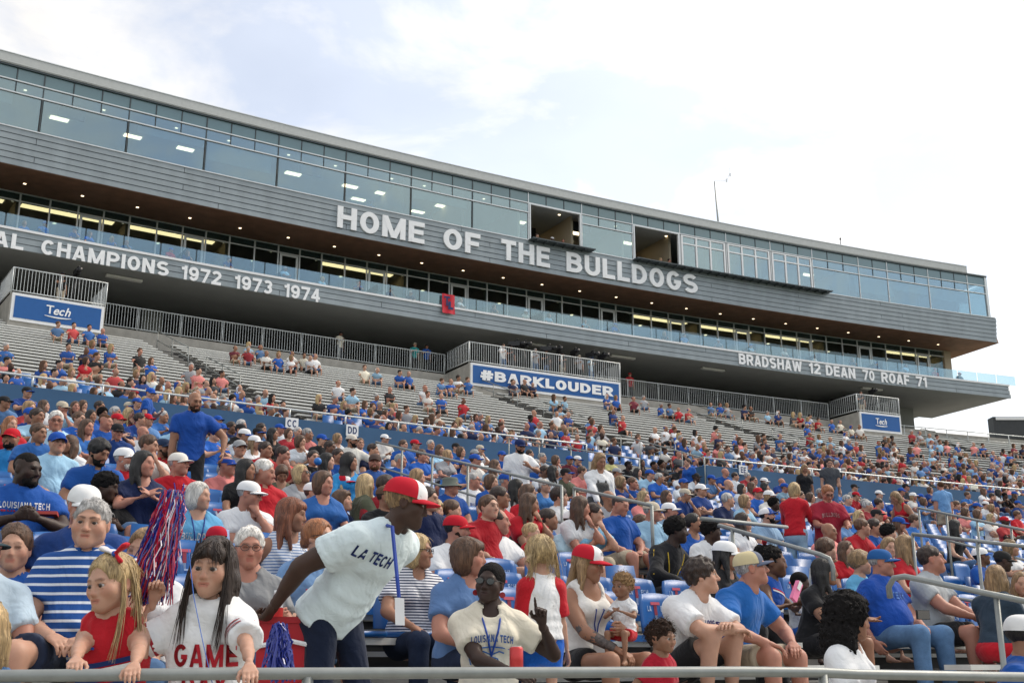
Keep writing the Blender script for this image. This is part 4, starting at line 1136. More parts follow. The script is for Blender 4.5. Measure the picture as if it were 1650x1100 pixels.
strand_bump(MATS['hair_fuzzy'], (1,1,1), 110, .8, .006)
mat('capcloth', objcol=True, rough=.8, noise=.06, nscale=20, spec=.2)
mat('shoe', objcol=True, rough=.6, noise=.1)
mat('lens_dark', (.012,.012,.014), .08, spec=.8, noise=0)
mat('frame_dark', (.02,.02,.022), .35, noise=0)
def stripe_mat(name, a, b_, period, duty, axis=2, off=0.0):
    m = bpy.data.materials.new(name); m.use_nodes = True; t = m.node_tree; b = t.nodes['Principled BSDF']
    co = t.nodes.new('ShaderNodeTexCoord'); s = t.nodes.new('ShaderNodeSeparateXYZ'); t.links.new(co.outputs['Object'], s.inputs[0])
    d = t.nodes.new('ShaderNodeMath'); d.operation = 'MULTIPLY_ADD'; d.inputs[1].default_value = 1/period; d.inputs[2].default_value = off; t.links.new(s.outputs[axis], d.inputs[0])
    fr = t.nodes.new('ShaderNodeMath'); fr.operation = 'FRACT'; t.links.new(d.outputs[0], fr.inputs[0])
    lt = t.nodes.new('ShaderNodeMath'); lt.operation = 'LESS_THAN'; t.links.new(fr.outputs[0], lt.inputs[0]); lt.inputs[1].default_value = duty
    x = t.nodes.new('ShaderNodeMix'); x.data_type = 'RGBA'; t.links.new(lt.outputs[0], x.inputs[0]); x.inputs[6].default_value = (*a, 1); x.inputs[7].default_value = (*b_, 1)
    t.links.new(x.outputs[2], b.inputs['Base Color']); b.inputs['Roughness'].default_value = .85; b.inputs['Specular IOR Level'].default_value = .2
    creases(m)
    MATS[name] = m

# ---------------------------------------------------------------- one figure
def two_bone(S, T, l1, l2, hint):
    d = T-S; L = np.linalg.norm(d); L = min(L, (l1+l2)*.999); u = unit(d); T = S+u*L
    a = (l1*l1-l2*l2+L*L)/(2*L); hh = math.sqrt(max(l1*l1-a*a, 0)); hv = hint-u*(hint@u); hv = unit(hv)
    return S+u*a+hv*hh, T
ARMS = {   # wrist target (person space, right-hand side mirrored), elbow hint, hand pose, palm direction
 'lap':   ((.085,-.27,.185), (1,.3,-.6), 'relax', (0,.25,-1)),
 'knee':  ((.15,-.37,.20), (1,.2,-.3), 'relax', (0,0,-1)),
 'side':  ((.27,-.02,.06), (.6,1,0), 'relax', (-1,0,0)),
 'clasp': ((.045,-.40,.23), (1,.3,-.5), 'grip', (-1,0,.2)),
 'chin':  ((.05,-.235,.545), (.6,-.3,-1), 'fist', (-.2,1,.2)),
 'cross': ((-.10,-.215,.33), (1,.0,-.6), 'relax', (0,1,0)),
 'clap':  ((.03,-.30,.42), (1,.2,-.6), 'flat', (-1,0,0)),
 'phone': ((.07,-.30,.36), (1,.2,-.6), 'hold', (-.4,.9,.3)),
 'back':  ((.06,.16,.05), (1,.6,-.2), 'grip', (0,1,0)),
 'shoulder': ((.30,-.16,.40), (1,.2,-.4), 'relax', (0,0,-1)),
 'down':  ((.25,-.04,-.12), (.3,1,0), 'relax', (-1,0,0)),
 'hip':   ((.20,-.04,.12), (1,.5,0), 'fist', (-1,0,0)),
 'forward': ((.16,-.42,.22), (.6,.3,-1), 'relax', (0,0,-1)),
 'point': ((.42,-.36,.47), (.4,.2,-1), 'point', (0,0,-1)),
}
def figure(sp, hb=.018, hh=.006, hc=.016, hd=.0055):
    """sp: dict describing build, pose and clothes. Returns dict of meshes in person space."""
    S = lambda *a: np.array(a, float)
    child = sp.get('head', 'man') in ('child', 'baby'); baby = sp.get('head') == 'baby'
    fem = sp.get('fem', sp.get('head', 'man') in ('woman', 'oldwoman'))
    fat = sp.get('fat', 0.0)
    hs = sp.get('hs', 1.0)*(1.36 if child and not baby else (1.62 if baby else .95))       # head size against body size
    lean, side, twist = map(math.radians, (sp.get('lean', 4), sp.get('side', 0), sp.get('twist', 0)))
    sit = sp.get('pose', 'sit') == 'sit'
    P0 = S(0,.02,.105) if sit else S(0,.0,.93)
    legk = .90 if child else 1.0
    if not sit: P0 = S(0, 0, .93*legk)
    sx = .165 if fem else .190
    if child: sx = .132
    up = S(math.sin(side), -math.sin(lean)*math.cos(side), math.cos(lean)*math.cos(side))
    lat = rotz(twist)@S(1,0,0); lat = unit(lat-up*(lat@up)); fw = np.cross(lat, up)     # fw points to the front (-Y)
    fw = -np.cross(up, lat)
    if fw[1] > 0 and abs(twist) < 1.5: fw = -fw
    TL = .47
    waist = P0+up*.13; chest = P0+up*.33; nb = P0+up*TL
    sh = {s: P0+up*(TL-.078)+lat*s*(sx-.012)-fw*.012 for s in (-1, 1)}
    body, shirt, pants, shoes = [], [], [], []
    hipw = .125 if fem else .115
    fz = .66+fat*.18
    fb = fat*.055
    trunk = [Cone(P0-up*.02, waist, hipw+.045+fb, .118+fb*1.4-(.012 if fem else 0), .06, lat=lat, flat=fz+.06),
             Cone(waist, chest, .122+fb*1.3-(.014 if fem else 0), .150+fb*.5-(.014 if fem else 0), .06, lat=lat, flat=fz),
             Cone(chest, P0+up*(TL-.06), .150+fb*.4-(.016 if fem else 0), .120, .06, lat=lat, flat=.62),
             Cone(nb-up*.055-lat*.02, sh[-1], .060, .046, .045), Cone(nb-up*.055+lat*.02, sh[1], .060, .046, .045)]
    if fat > .3: trunk.append(Ell(waist+fw*(.05+.05*fat), (.12+fb,.10+fb*.8,.11+fb*.5), .06))
    if fem and not child:
        for s in (-1, 1): trunk.append(Ell(chest+lat*s*.068+fw*.082-up*.005, (.062,.055,.062), .035))
    if sit: trunk[0] = Cone(P0+up*.05, waist+up*.02, .150+fb, .118+fb*1.4-(.012 if fem else 0), .06, lat=lat, flat=fz+.10)
    body += trunk
    if sit: body.append(Ell(S(0,.03,.105), (.165+fb,.135,.100), .05))
    # neck and head
    hy, hp, hr = map(math.radians, sp.get('look', (0, 0, 0)))
    RH = rotz(hy)@rotx(-hp)@roty(hr)
    nk = unit(up*.75+S(0,-.16,.65))
    hc_ = nb+nk*.155*(hs*.5+.5)+S(0,-.012,0)
    body += [Cone(nb-up*.05, nb+nk*.06, .058, .050*hs, .045), Cone(nb, hc_-nk*.06, .050*hs, .046*hs, .03)]
    # arms
    UA, FA = .275, .245
    hands = []; arms = {}
    for s, key in ((1, 'L'), (-1, 'R')):
        a = sp.get('arm'+key, 'lap')
        if isinstance(a, str): a = ARMS[a]
        tg, hint, hp_, palm = a[0], a[1], a[2], a[3]
        rel = len(a) > 4 and a[4] == 'abs'
        T = S(*tg); Hn = S(*hint); Pm = S(*palm)
        if not rel: T[0] *= s; Hn[0] *= s; Pm[0] *= s
        if not sit and not rel: T = T+S(0,0,P0[2]-.105)
        E_, W_ = two_bone(sh[s], T, UA, FA, Hn)
        arms[s] = (sh[s], E_, W_)
        ar = (.047 if fem else .054)+fat*.012; 
        if child: ar = .035
        body += [Cone(sh[s]-up*.005, E_, ar, ar*.78, .03), Cone(sh[s]+(E_-sh[s])*.15, sh[s]+(E_-sh[s])*.75, ar*.95, ar*.9, .03),
                 Cone(E_, W_, ar*.80, ar*.54, .02), Cone(E_+(W_-E_)*.1, E_+(W_-E_)*.5, ar*.84, ar*.70, .02)]
        d = unit(W_-E_)
        if len(a) > 5: d = unit(d*.5+S(*a[5]))
        pn = unit(Pm-d*(Pm@d)); ac = np.cross(pn, d)
        hands.append((s, W_, d, pn, ac, hp_))
    # legs
    legs = {}
    TH, SHN = .43*legk, .42*legk
    kn = sp.get('knees', (.0, .0))             # (spread, forward slide)
    for s, key in ((1, 'L'), (-1, 'R')):
        hip = P0+S(s*.088,0,-.02)
        if sit:
            K = hip+unit(S(s*(.10+kn[0]),-1,.06+sp.get('kneeup', 0)))*TH; A = K+S(s*.01,-.02-kn[1],-SHN)
            if 'leg'+key in sp: K = S(*sp['leg'+key][0]); A = S(*sp['leg'+key][1])
        else:
            st = sp.get('stride', .06)
            A = S(s*.10,-s*st,.075); K, A = two_bone(hip, A, TH, SHN, S(0,-1,0))
            if 'leg'+key in sp: K = S(*sp['leg'+key][0]); A = S(*sp['leg'+key][1])
        legs[s] = (hip, K, A)
        lr = (.074 if not fem else .076)+fat*.022
        if child: lr = .060
        body += [Cone(hip, K, lr, lr*.70, .04), Cone(K, A, lr*.70, lr*.46, .03), Cone(K+(A-K)*.1+S(0,.015,0), K+(A-K)*.55+S(0,.02,0), lr*.64, lr*.55, .03)]
        ft = A+S(s*.02,-.17*legk,-.045)
        body += [Cone(A, A+S(0,-.02,-.035), lr*.45, .036, .02), Cone(A+S(0,0,-.035), ft, .038, .030, .03)]
        shoes.append([Cone(A+S(0,.035,-.040), ft+S(0,-.02,-.004), .046, .040, .02, lat=S(1,0,0), flat=.85), Cone(A+S(0,.02,-.01), A+S(0,.0,-.045), .043, .044, .02), Half(A+S(0,0,-.078), (0,0,1), .004)])
    seed = sp.get('seed', 1)
    res = {'head_c': hc_, 'head_R': RH, 'hs': hs, 'arms': arms, 'up': up, 'fw': fw, 'lat': lat, 'P0': P0, 'nb': nb, 'chest': chest, 'waist': waist, 'legs': legs}
    # ---- body mesh: limbs and trunk, then hands and head joined into the same mesh
    lod = sp.get('lod', 0)
    v, f = mesh_field(body, hb, relax=1)
    vs, fs, ts, mi = [v], [f], [np.zeros((len(v), 3))], [np.zeros(len(f), int)]
    n = len(v)
    for s, W_, d, pn, ac, hp_ in hands:
        hv, hf = hand_mesh(hp_, hd)
        k = .82 if child else (.92 if fem else 1.0)
        if baby: k = .62
        X = ac*s if True else ac
        M = np.stack([ac, pn, d], 1)
        hv = hv.copy()
        # thumb on the inner side: mirror for one hand
        if np.dot(np.cross(M[:,0], M[:,1]), M[:,2]) < 0: M[:,0] *= -1
        th = 1 if s > 0 else -1
        if sp.get('flipthumb'+('L' if s > 0 else 'R')): th = -th
        hv[:,0] *= th
        q = (hv*k)@M.T+W_
        hf2 = hf if th > 0 else hf[:, ::-1]
        vs.append(q); fs.append(hf2+n); n += len(q); ts.append(np.zeros((len(q), 3))); mi.append(np.zeros(len(hf2), int))
    hv, hf, ht, eyes = head_mesh(sp.get('head', 'man'), hh)
    hm = lambda p: (p*hs*sp.get('hw', 1.0))@RH.T+hc_
    vs.append(hm(hv)); fs.append(hf+n); n += len(hv); ts.append(ht); mi.append(np.zeros(len(hf), int))
    if eyes is not None:
        vs.append(hm(eyes[0])); fs.append(eyes[1]+n); n += len(eyes[0]); ts.append(eyes[2]); mi.append(np.ones(len(eyes[1]), int))
    res['body'] = (np.concatenate(vs), np.concatenate(fs), np.concatenate(ts), np.concatenate(mi))
    res['hm'] = hm
    # ---- clothes
    top = sp.get('top', 'tee')
    G = .014+sp.get('loose', 0)*.012
    def grow(c, g): return Cone(c.a, c.b, c.ra+g, c.rb+g, c.k, c.cut0, c.cut1, c.lat, min(1, c.flat*1.05), c.sub) if isinstance(c, Cone) else Ell(c.c, c.r+g, c.k, c.sub, c.M)
    if top:
        sh_ = [grow(c, G) for c in trunk]
        if not sit and not sp.get('tucked'): sh_[0] = Cone(P0-up*sp.get('hem', .10), waist, hipw+.05+G+fb, .118+fb*1.4+G+.012, .06, cut0=True, lat=lat, flat=fz+.10)
        elif sit: sh_[0] = Cone(P0+up*.04, waist+up*.02, .160+G+fb, .124+fb*1.4+G, .06, lat=lat, flat=fz+.14)
        if top in ('tank', 'tankdress', 'sleeveless'):
            sh_ = sh_[:3]+[Cone(chest+lat*.07*s+up*.0, nb+lat*.085*s-up*.025, .055, .050, .04) for s in (-1,1)]+sh_[5:]
            if top == 'tank':
                sh_.append(Ell(nb+fw*.06-up*.02, (.078,.10,.075), .02, sub=True))
                for s in (-1, 1): sh_.append(Ell(sh[s]+lat*s*.02-up*.01, (.075,.10,.095), .02, sub=True))
            else:
                for s in (-1, 1): sh_.append(Ell(sh[s]+lat*s*.045-up*.005, (.055,.10,.085), .015, sub=True))
        else:
            fr = {'tee': .62, 'polo': .60, 'loosetee': .78, 'long': 1.0, 'jacket': 1.0, 'raglan': .8}.get(top, .62)
            for s in (-1, 1):
                a, E_, W_ = arms[s]; ar = ((.047 if fem else .054) if not child else .035)+fat*.012
                sl = .017+sp.get('loose', 0)*.014
                if fr >= 1:
                    sh_ += [Cone(a, E_, ar+sl+.004, ar*.8+sl, .035), Cone(E_, E_+(W_-E_)*.97, ar*.82+sl, ar*.56+sl*.8, .03, cut1=True)]
                else:
                    e = a+(E_-a)*fr; sh_.append(Cone(a-up*.0, e, ar+sl+.006, ar*.92+sl+.012, .04, cut1=True))
        # neck opening
        sh_.append(Cone(nb+up*.004+fw*.010, nb+nk*.14, .058*max(1, hs*.92), .075, .010, sub=True, cut0=True))
        if sp.get('scoop') or (fem and top != 'loosetee'): sh_.append(Ell(nb+fw*.055-up*.012, (.050,.045,.036), .02, sub=True))
        if sit: sh_.append(Half((0,0,.035), (0,.12,1), .008))
        amp = .0042+.0015*sp.get('loose', 0)
        wn = wrinkle(seed, amp, 1.0, (P0, up, lat, fw))
        res['shirt'] = mesh_field(sh_, hc, noise=wn, relax=1)
        if top in ('polo', 'jacket'):     # collar
            col_ = [Cone(nb-up*.014+fw*.004, nb+nk*.040, .088*max(1, hs*.9), .078*max(1, hs*.9), .01, cut1=True), Cone(nb-up*.012+fw*.045, nb-up*.085+fw*.092, .034, .014, .02, lat=lat, flat=.6),
                    Cone(nb-nk*.06, nb+nk*.10, .067*max(1, hs*.9), .067*max(1, hs*.9), .006, sub=True), Ell(nb+fw*.085+up*.02, (.022,.05,.05), .01, sub=True)]
            res['collar'] = mesh_field(col_, .009 if hc < .02 else .015, relax=0)
    bot = sp.get('bottom', 'shorts')
    if bot:
        pa_ = []
        g = .014 if bot in ('jeans', 'pants', 'leggings') else .024
        if bot == 'leggings': g = .006
        lr = (.074 if not fem else .076)+fat*.022
        if child: lr = .060
        if sit: pa_.append(Ell(S(0,.03,.105), (.168+fb+g*.5,.138+g*.4,.103), .05))
        else: pa_.append(Cone(P0-up*.05, P0+up*.08, hipw+.040+fb+g*.3, hipw+.012+fb, .05, lat=lat, flat=fz+.05))
        for s in (-1, 1):
            hip, K, A = legs[s]
            if bot in ('jeans', 'pants', 'leggings'):
                pa_ += [Cone(hip, K, lr+g, lr*.72+g, .04), Cone(K, K+(A-K)*.96, lr*.72+g, lr*.50+g*1.3, .03, cut1=True)]
            elif bot == 'shorts':
                e = hip+(K-hip)*sp.get('short', .80); pa_.append(Cone(hip, e, lr+g, lr*.86+g+.004, .04, cut1=True))
            elif bot == 'skirt': pass
        if bot == 'skirt':
            pa_.append(Cone(P0+up*.05, P0-up*.22, hipw+.03, hipw+.13, .02, cut1=True, lat=lat, flat=.9))
            res_n = lambda P: .010*np.sin(np.arctan2(P[:,0]-P0[0], P[:,1]-P0[1])*16)*np.clip((P0[2]-P[:,2]+.02)*6, 0, 1)
            res['pants'] = mesh_field(pa_, hc, noise=res_n, relax=0)
        else:
            res['pants'] = mesh_field(pa_, hc, noise=wrinkle(seed+5, .0045, .9), relax=1)
    if sp.get('shoes', True) and lod < 2:
        res['shoe'] = [mesh_field(q, .014 if lod == 0 else .022, relax=1) for q in shoes]
    return res
def mesh_obj(name, v, f, m, parent=None, smooth=True, tint=None, mi=None, mats=None):
    me = bpy.data.meshes.new(name)
    v = np.asarray(v, np.float32); f = np.asarray(f, np.int32)
    me.vertices.add(len(v)); me.vertices.foreach_set('co', v.ravel())
    nf = len(f); k = f.shape[1]
    me.loops.add(nf*k); me.loops.foreach_set('vertex_index', f.ravel())
    me.polygons.add(nf); me.polygons.foreach_set('loop_start', np.arange(0, nf*k, k, dtype=np.int32))
    me.polygons.foreach_set('loop_total', np.full(nf, k, np.int32))
    if mats:
        for q in mats: me.materials.append(MATS[q])
    elif m: me.materials.append(MATS[m])
    if mi is not None: me.polygons.foreach_set('material_index', np.asarray(mi, np.int32))
    if smooth: me.polygons.foreach_set('use_smooth', np.ones(nf, bool))
    if tint is not None:
        at = me.color_attributes.new('tint', 'FLOAT_COLOR', 'POINT')
        at.data.foreach_set('color', np.concatenate([tint, np.ones((len(tint), 1))], 1).astype(np.float32).ravel())
    me.update(calc_edges=True); me.validate()
    o = bpy.data.objects.new(name, me); COL.objects.link(o)
    if parent is not None: o.parent = parent
    return o

# ================================================================== PEOPLE
C = dict(b=(.012,.082,.35), n=(.010,.020,.075), r=(.46,.012,.022), w=(.76,.77,.78), l=(.30,.50,.66), g=(.34,.35,.37), k=(.014,.014,.016),
         m=(.16,.02,.035), p=(.72,.24,.22), c=(.72,.67,.55), t=(.03,.30,.30), d=(.07,.075,.085), o=(.10,.11,.07), s=(.55,.63,.74), y=(.70,.66,.28),
         B=(.012,.082,.35), W=(.80,.80,.80), R=(.50,.012,.02), K=(.018,.018,.02), T=(.55,.50,.40), G=(.36,.37,.38), j=(.08,.15,.28), x=(.40,.34,.25), dj=(.02,.03,.06))
CN = dict(b='royal blue', n='navy', r='red', w='white', l='light blue', g='grey', k='black', m='maroon', p='pink', c='cream', t='teal', d='charcoal', o='olive', s='pale striped', y='yellow')
SK = dict(pale=(.45,.245,.165), fair=(.50,.285,.20), ruddy=(.43,.20,.14), tan=(.31,.155,.095), brown=(.15,.072,.043), lbrown=(.26,.135,.082), dark=(.058,.029,.019), dark2=(.040,.021,.015))
HC = dict(blond=(.42,.30,.15), dblond=(.25,.155,.075), brown=(.085,.042,.022), dbrown=(.030,.017,.012), black=(.008,.007,.007), red=(.17,.055,.025), grey=(.34,.33,.32), white=(.62,.60,.56), silver=(.50,.48,.44), ginger=(.30,.12,.05))
PEOPLE = []            # (px, py, object)
def rzm(a): return rotz(math.radians(a))
def add_text(par, shirt, r, txt, w_, h_, col, up_off=0.0, lat_off=0.0, back=False, base='chest', arch=0.0, name='print', rot=0.0):
    """flat print laid on the shirt: every glyph vertex is dropped onto the cloth"""
    bv = BVHTree.FromPolygons([tuple(p) for p in shirt[0]], [tuple(map(int, q)) for q in shirt[1]])
    fw = r['fw']*(-1 if back else 1); lat = r['lat']*(1 if not back else -1); up = r['up']
    if rot: a_ = math.radians(rot); fw, lat = fw*math.cos(a_)-lat*math.sin(a_), lat*math.cos(a_)+fw*math.sin(a_)
    c = r[base]+up*up_off+lat*lat_off
    lay, wd = text_layout(txt, .14, .20, .0); sx = w_/wd; V, F = [], []
    for ch, x, v, f in lay:
        n = len(V)
        # subdivide long strokes so the print follows the cloth
        for p in v:
            a = (x+p[0])*sx-w_/2; b = (p[1]-.5)*h_+arch*(1-(2*a/w_)**2)
            o = c+lat*a+up*b+fw*.5; hit = bv.ray_cast(Vector(o), Vector(-fw))
            q = np.array(hit[0]) if hit[0] is not None else c+lat*a+up*b+fw*.12
            V.append(q+fw*(.004+abs(p[2])*.2))
        F += [tuple(i+n for i in q) for q in f[::1]]
    o = obj(name, V, F, mat('print_%s' % str(col), col, .8, noise=.05), par)
    return o
def lens_pair(r, dark=True, child=False):
    """glasses: two rims, bridge, temples"""
    b = MB(); hm = r['hm']; LS = []
    for s in (-1, 1):
        cx, cz, ry = s*.033, .000, -.1045
        ring = [(cx+.024*math.cos(t), ry+.006*abs(math.cos(t))*0, cz+.018*math.sin(t)) for t in [2*math.pi*i/12 for i in range(13)]]
        b.tube([hm(np.array([p]))[0] for p in ring], .0022*r['hs'], 5, False)
        b.tube([hm(np.array([p]))[0] for p in ((s*.057,-.1035,.006), (s*.078,-.06,.008), (s*.083,.005,.006))], .0024*r['hs'], 5)
        if dark:
            L = MB(); LS.append(L)
            pts = [hm(np.array([(cx+.023*math.cos(2*math.pi*i/12), ry-.001, cz+.017*math.sin(2*math.pi*i/12))]))[0] for i in range(12)]
            L.add(pts, [tuple(range(12))])
            pts = [hm(np.array([(cx+.023*math.cos(2*math.pi*i/12), ry+.003, cz+.017*math.sin(2*math.pi*i/12))]))[0] for i in range(12)]
            L.add(pts, [tuple(range(12))[::-1]])
    b.tube([hm(np.array([p]))[0] for p in ((-.010,-.106,.004), (0,-.108,.007), (.010,-.106,.004))], .0022*r['hs'], 5)
    return b, LS
def add_cap(par, r, spec):
    kind, crown, front, bill = spec[:4]; hm = r['hm']; back = len(spec) > 4 and spec[4] == 'back'
    if kind in ('bucket', 'straw'):
        v, f = hat_brim(kind); q = mesh_obj('hat', hm(v), f, 'capcloth', par); q.color = (*crown, 1); return q
    (cv, cf, fr), (bv, bf) = cap_parts(kind)
    if back: cv = cv*np.array([-1,-1,1])+np.array([0,.028,0]); bv = bv*np.array([-1,-1,1])+np.array([0,.028,0])
    mi = [1 if a else 0 for a in fr]
    q = mesh_obj('cap', hm(cv), cf, None, par, mi=mi, mats=['capcloth', 'capcloth']); q.color = (*crown, 1)
    if front != crown:
        q.data.materials[1] = mat('capfront_%s' % str(front), front, .8, noise=.05)
    b_ = mesh_obj('bill', hm(bv), bf, 'capcloth', q); b_.color = (*bill, 1)
    return q
def lanyard(par, r, col, badge=True, L=.30, badge_size=(.09,.13)):
    bv = None
    c, up, fw, lat = r['nb'], r['up'], r['fw'], r['lat']
    sh = r.get('shirt'); tree = BVHTree.FromPolygons([tuple(p) for p in sh[0]], [tuple(map(int, q)) for q in sh[1]]) if sh else None
    def drop(a, b):
        o = c+lat*a+up*b+fw*.5; hit = tree.ray_cast(Vector(o), Vector(-fw)) if tree else (None,)
        return (np.array(hit[0]) if hit[0] is not None else c+lat*a+up*b+fw*.09)+fw*.006
    m_ = MB()
    for s in (-1, 1):
        pts = [c+lat*s*.055-fw*.05+up*.035, c+lat*s*.062+fw*.02+up*.025]+[drop(s*.055*(1-t), -.02-L*t) for t in (.15,.4,.7,1)]
        m_.tube(pts, .0055, 4)
    o = m_.build('lanyard', mat('lanyard_%s' % str(col), col, .7), par)
    if badge:
        p = drop(0, -.02-L); b = MB(); w_, h_ = badge_size
        M = Matrix((lat, -fw, up)).transposed()
        b.box(Vector(p+fw*.040-up*h_/2), w_, .004, h_, M); b.build('badge', 'white_paint', o)
def strand_hair(par, r, specs, col, seed=1, n=90, rad=.0022):
    """loose hair: thin curved strands from the scalp hanging to the given ends (head space)"""
    rr = random.Random(seed); b = MB(); hm = r['hm']
    for _ in range(n):
        a, m_, e, sp_ = rr.choice(specs)
        j = lambda s: np.array([rr.gauss(0, s) for _ in range(3)])
        A = np.array(a)+j(sp_*.6); M_ = np.array(m_)+j(sp_*.8); E = np.array(e)+j(sp_*1.2)
        pts = [A*(1-t)**2+2*M_*t*(1-t)+E*t*t for t in (0,.2,.4,.6,.8,1)]
        b.tube([hm(np.array([p]))[0] for p in pts], [rad, rad, rad*.95, rad*.85, rad*.6, rad*.2], 4, False)
    o = b.build('hair_strands', 'hair', par, True); o.color = (*col, 1); o['kind'] = 'stuff'; return o
def flyaway(par, r, v, f, st, col, n, seed):
    """loose strands over the hair so that its surface and outline break up"""
    rr = np.random.RandomState(seed); a, b_, c_ = v[f[:,0]], v[f[:,1]], v[f[:,2]]
    nr = np.cross(b_-a, c_-a); ln = np.linalg.norm(nr, axis=1); nr = nr/(ln[:,None]+1e-9); ctr = v[f].mean(1)
    ok = np.where(ctr[:,2] > -.30)[0]; pick_ = rr.choice(ok, n); B = MB(); hm = r['hm']
    frizz = st in ('bigcurly', 'afro', 'curly', 'puff', 'dreads'); short = st in ('short', 'undercap', 'mop', 'receding', 'ring')
    for k in pick_:
        p, nn = ctr[k], nr[k]; t = np.array([0,0,-1.])+rr.normal(0, .25 if not short else .6, 3)
        if short: t = t+np.array([0,-.5,0]) if p[2] > .06 else t
        t = t-nn*(t@nn); t = t/(np.linalg.norm(t)+1e-9)
        if frizz:
            L = rr.uniform(.02, .045); s_ = np.cross(nn, t); pts = [p-nn*.004, p+nn*L*.35+s_*.008, p+nn*L*.6-t*.008, p+nn*L*.8-s_*.009, p+nn*L+t*.008]
        else:
            L = rr.uniform(.015, .032) if short else rr.uniform(.03, .075); lift = rr.uniform(.0005, .004); cv = 4.5*L*L
            pts = [p-nn*.002, p+t*L*.33+nn*(lift-cv*.11), p+t*L*.66+nn*(lift*1.2-cv*.44), p+t*L+nn*(lift*.8-cv)]
        m_ = len(pts); B.tube(list(hm(np.array(pts))), [.0016*r['hs']*(1-.75*i/(m_-1)) for i in range(m_)], 3, False)
    o = B.build('loose_strands', 'hair', par, True); c2 = 1+rr.uniform(-.1, .35); o.color = (*[min(.8, x*c2) for x in col], 1); o['kind'] = 'stuff'
LODS = {0: dict(hb=.021, hh=.0045, hc=.0135, hd=.0055), 1: dict(hb=.028, hh=.0080, hc=.021, hd=.0080), 2: dict(hb=.042, hh=.0122, hc=.034, hd=.0155)}
def build_person(sp, lod):
    sp = dict(sp); sp['lod'] = lod
    r = figure(sp, **LODS[lod])
    b = r['body']; o = mesh_obj('person', b[0], b[1], None, None, True, b[2], b[3], ['skin', 'eye'])
    o.color = (*SK[sp.get('skin', 'pale')], 1)
    cm = sp.get('cmat', 'cloth')
    parts = {}
    if 'shirt' in r:
        q = mesh_obj({'polo': 'polo_shirt', 'jacket': 'jacket', 'tank': 'tank_top', 'sleeveless': 'sleeveless_top', 'long': 'long_sleeved_top'}.get(sp.get('top', 'tee'), 'shirt'), *r['shirt'], cm, o); q.color = (*C[sp.get('tc', 'b')], 1) if isinstance(sp.get('tc', 'b'), str) else (*sp['tc'], 1); parts['shirt'] = q
        if 'collar' in r:
            cc = sp.get('collar', sp.get('tc', 'b')); k = mesh_obj('collar', *r['collar'], 'cloth', q); k.color = (*(C[cc] if isinstance(cc, str) else cc), 1)
    if 'pants' in r:
        bc = sp.get('bc', 'd'); bot = sp.get('bottom', 'shorts')
        q = mesh_obj({'jeans': 'jeans', 'shorts': 'shorts', 'skirt': 'skirt'}.get(bot, 'trousers'), *r['pants'], 'denim' if bot == 'jeans' else 'cloth', o); q.color = (*(C[bc] if isinstance(bc, str) else bc), 1); parts['pants'] = q
    for s in r.get('shoe', []):
        q = mesh_obj('shoe', *s, 'shoe', o); q.color = (*sp.get('shc', (.55,.55,.55)), 1)
    hr = sp.get('hair')
    hres = {0: .0072, 1: .0105, 2: .0155}[lod]
    if hr:
        st, hc = hr[0], hr[1]
        if sp.get('cap') and st in ('short', 'crop', 'receding', 'mop'): st = 'undercap'
        if sp.get('cap') and st in ('long', 'longwavy', 'bob'): st = 'tuck'
        v, f = hair_mesh(st, hres, sp.get('seed', 1) % 3)
        if sp.get('head') in ('child', 'baby'): v = v*np.array([.90 if st in ('longbangs', 'long', 'longwavy') else .96, 1, 1])
        q = mesh_obj('hair', r['hm'](v), f, 'hair_fuzzy' if st in ('afro','curly','bigcurly','crop','dreads','puff') else 'hair', o); q.color = (*HC[hc], 1); parts['hair'] = q
        if lod < 2 and st not in ('hood', 'crop'): flyaway(o, r, v, f, st, HC[hc], 300 if lod == 0 else 150, sp.get('seed', 1))
    if sp.get('beard'):
        v, f = hair_mesh('beard', min(hres, .0075), 1); q = mesh_obj('beard', r['hm'](v), f, 'hair_fuzzy', o); q.color = (*HC[sp['beard']], 1)
    if sp.get('cap'): parts['cap'] = add_cap(o, r, sp['cap'])
    if sp.get('glasses'):
        b_, LS = lens_pair(r, sp['glasses'] == 'sun'); g = b_.build('glasses', 'frame_dark', o, True)
        for L in LS: L.build('lens', 'lens_dark', g)
    for t in sp.get('prints', ()): add_text(parts['shirt'], r['shirt'], r, *t[0], **t[1])
    if sp.get('lanyard'): lanyard(o, r, *sp['lanyard'])
    return o, r, parts
def seat_on_row(o, r, s, x, d, rz, z=None):
    """slide along the row until the head stands in image column x"""
    hc = rzm(rz)@(r['head_c']*s); t = row_at_px(d, x)
    zz = deck_z(d)+.43 if z is None else z
    for _ in range(8):
        p = row_point(d, t); hx, hy, _d = project((p.x+hc[0], p.y+hc[1], zz+CZ+hc[2])); t += math.degrees((x-hx)/1850*_d/.85/(RC+d))
    p = row_point(d, t)
    o.location = (p.x, p.y, zz+CZ); o.rotation_euler = (0, 0, R_(rz)); o.scale = (s, s, s)
    top = hc+rzm(rz)@np.array([0,0,.118*r['hs']*s]); return project((p.x+top[0], p.y+top[1], zz+CZ+top[2]))[1]
def row_of(x, y, Y):
    P = at_depth(x, y, Y); return round((rho(P)-6.2)/.8)
LOG = []
FRONT = {148, 674, 790, 948, 1130, 1210}
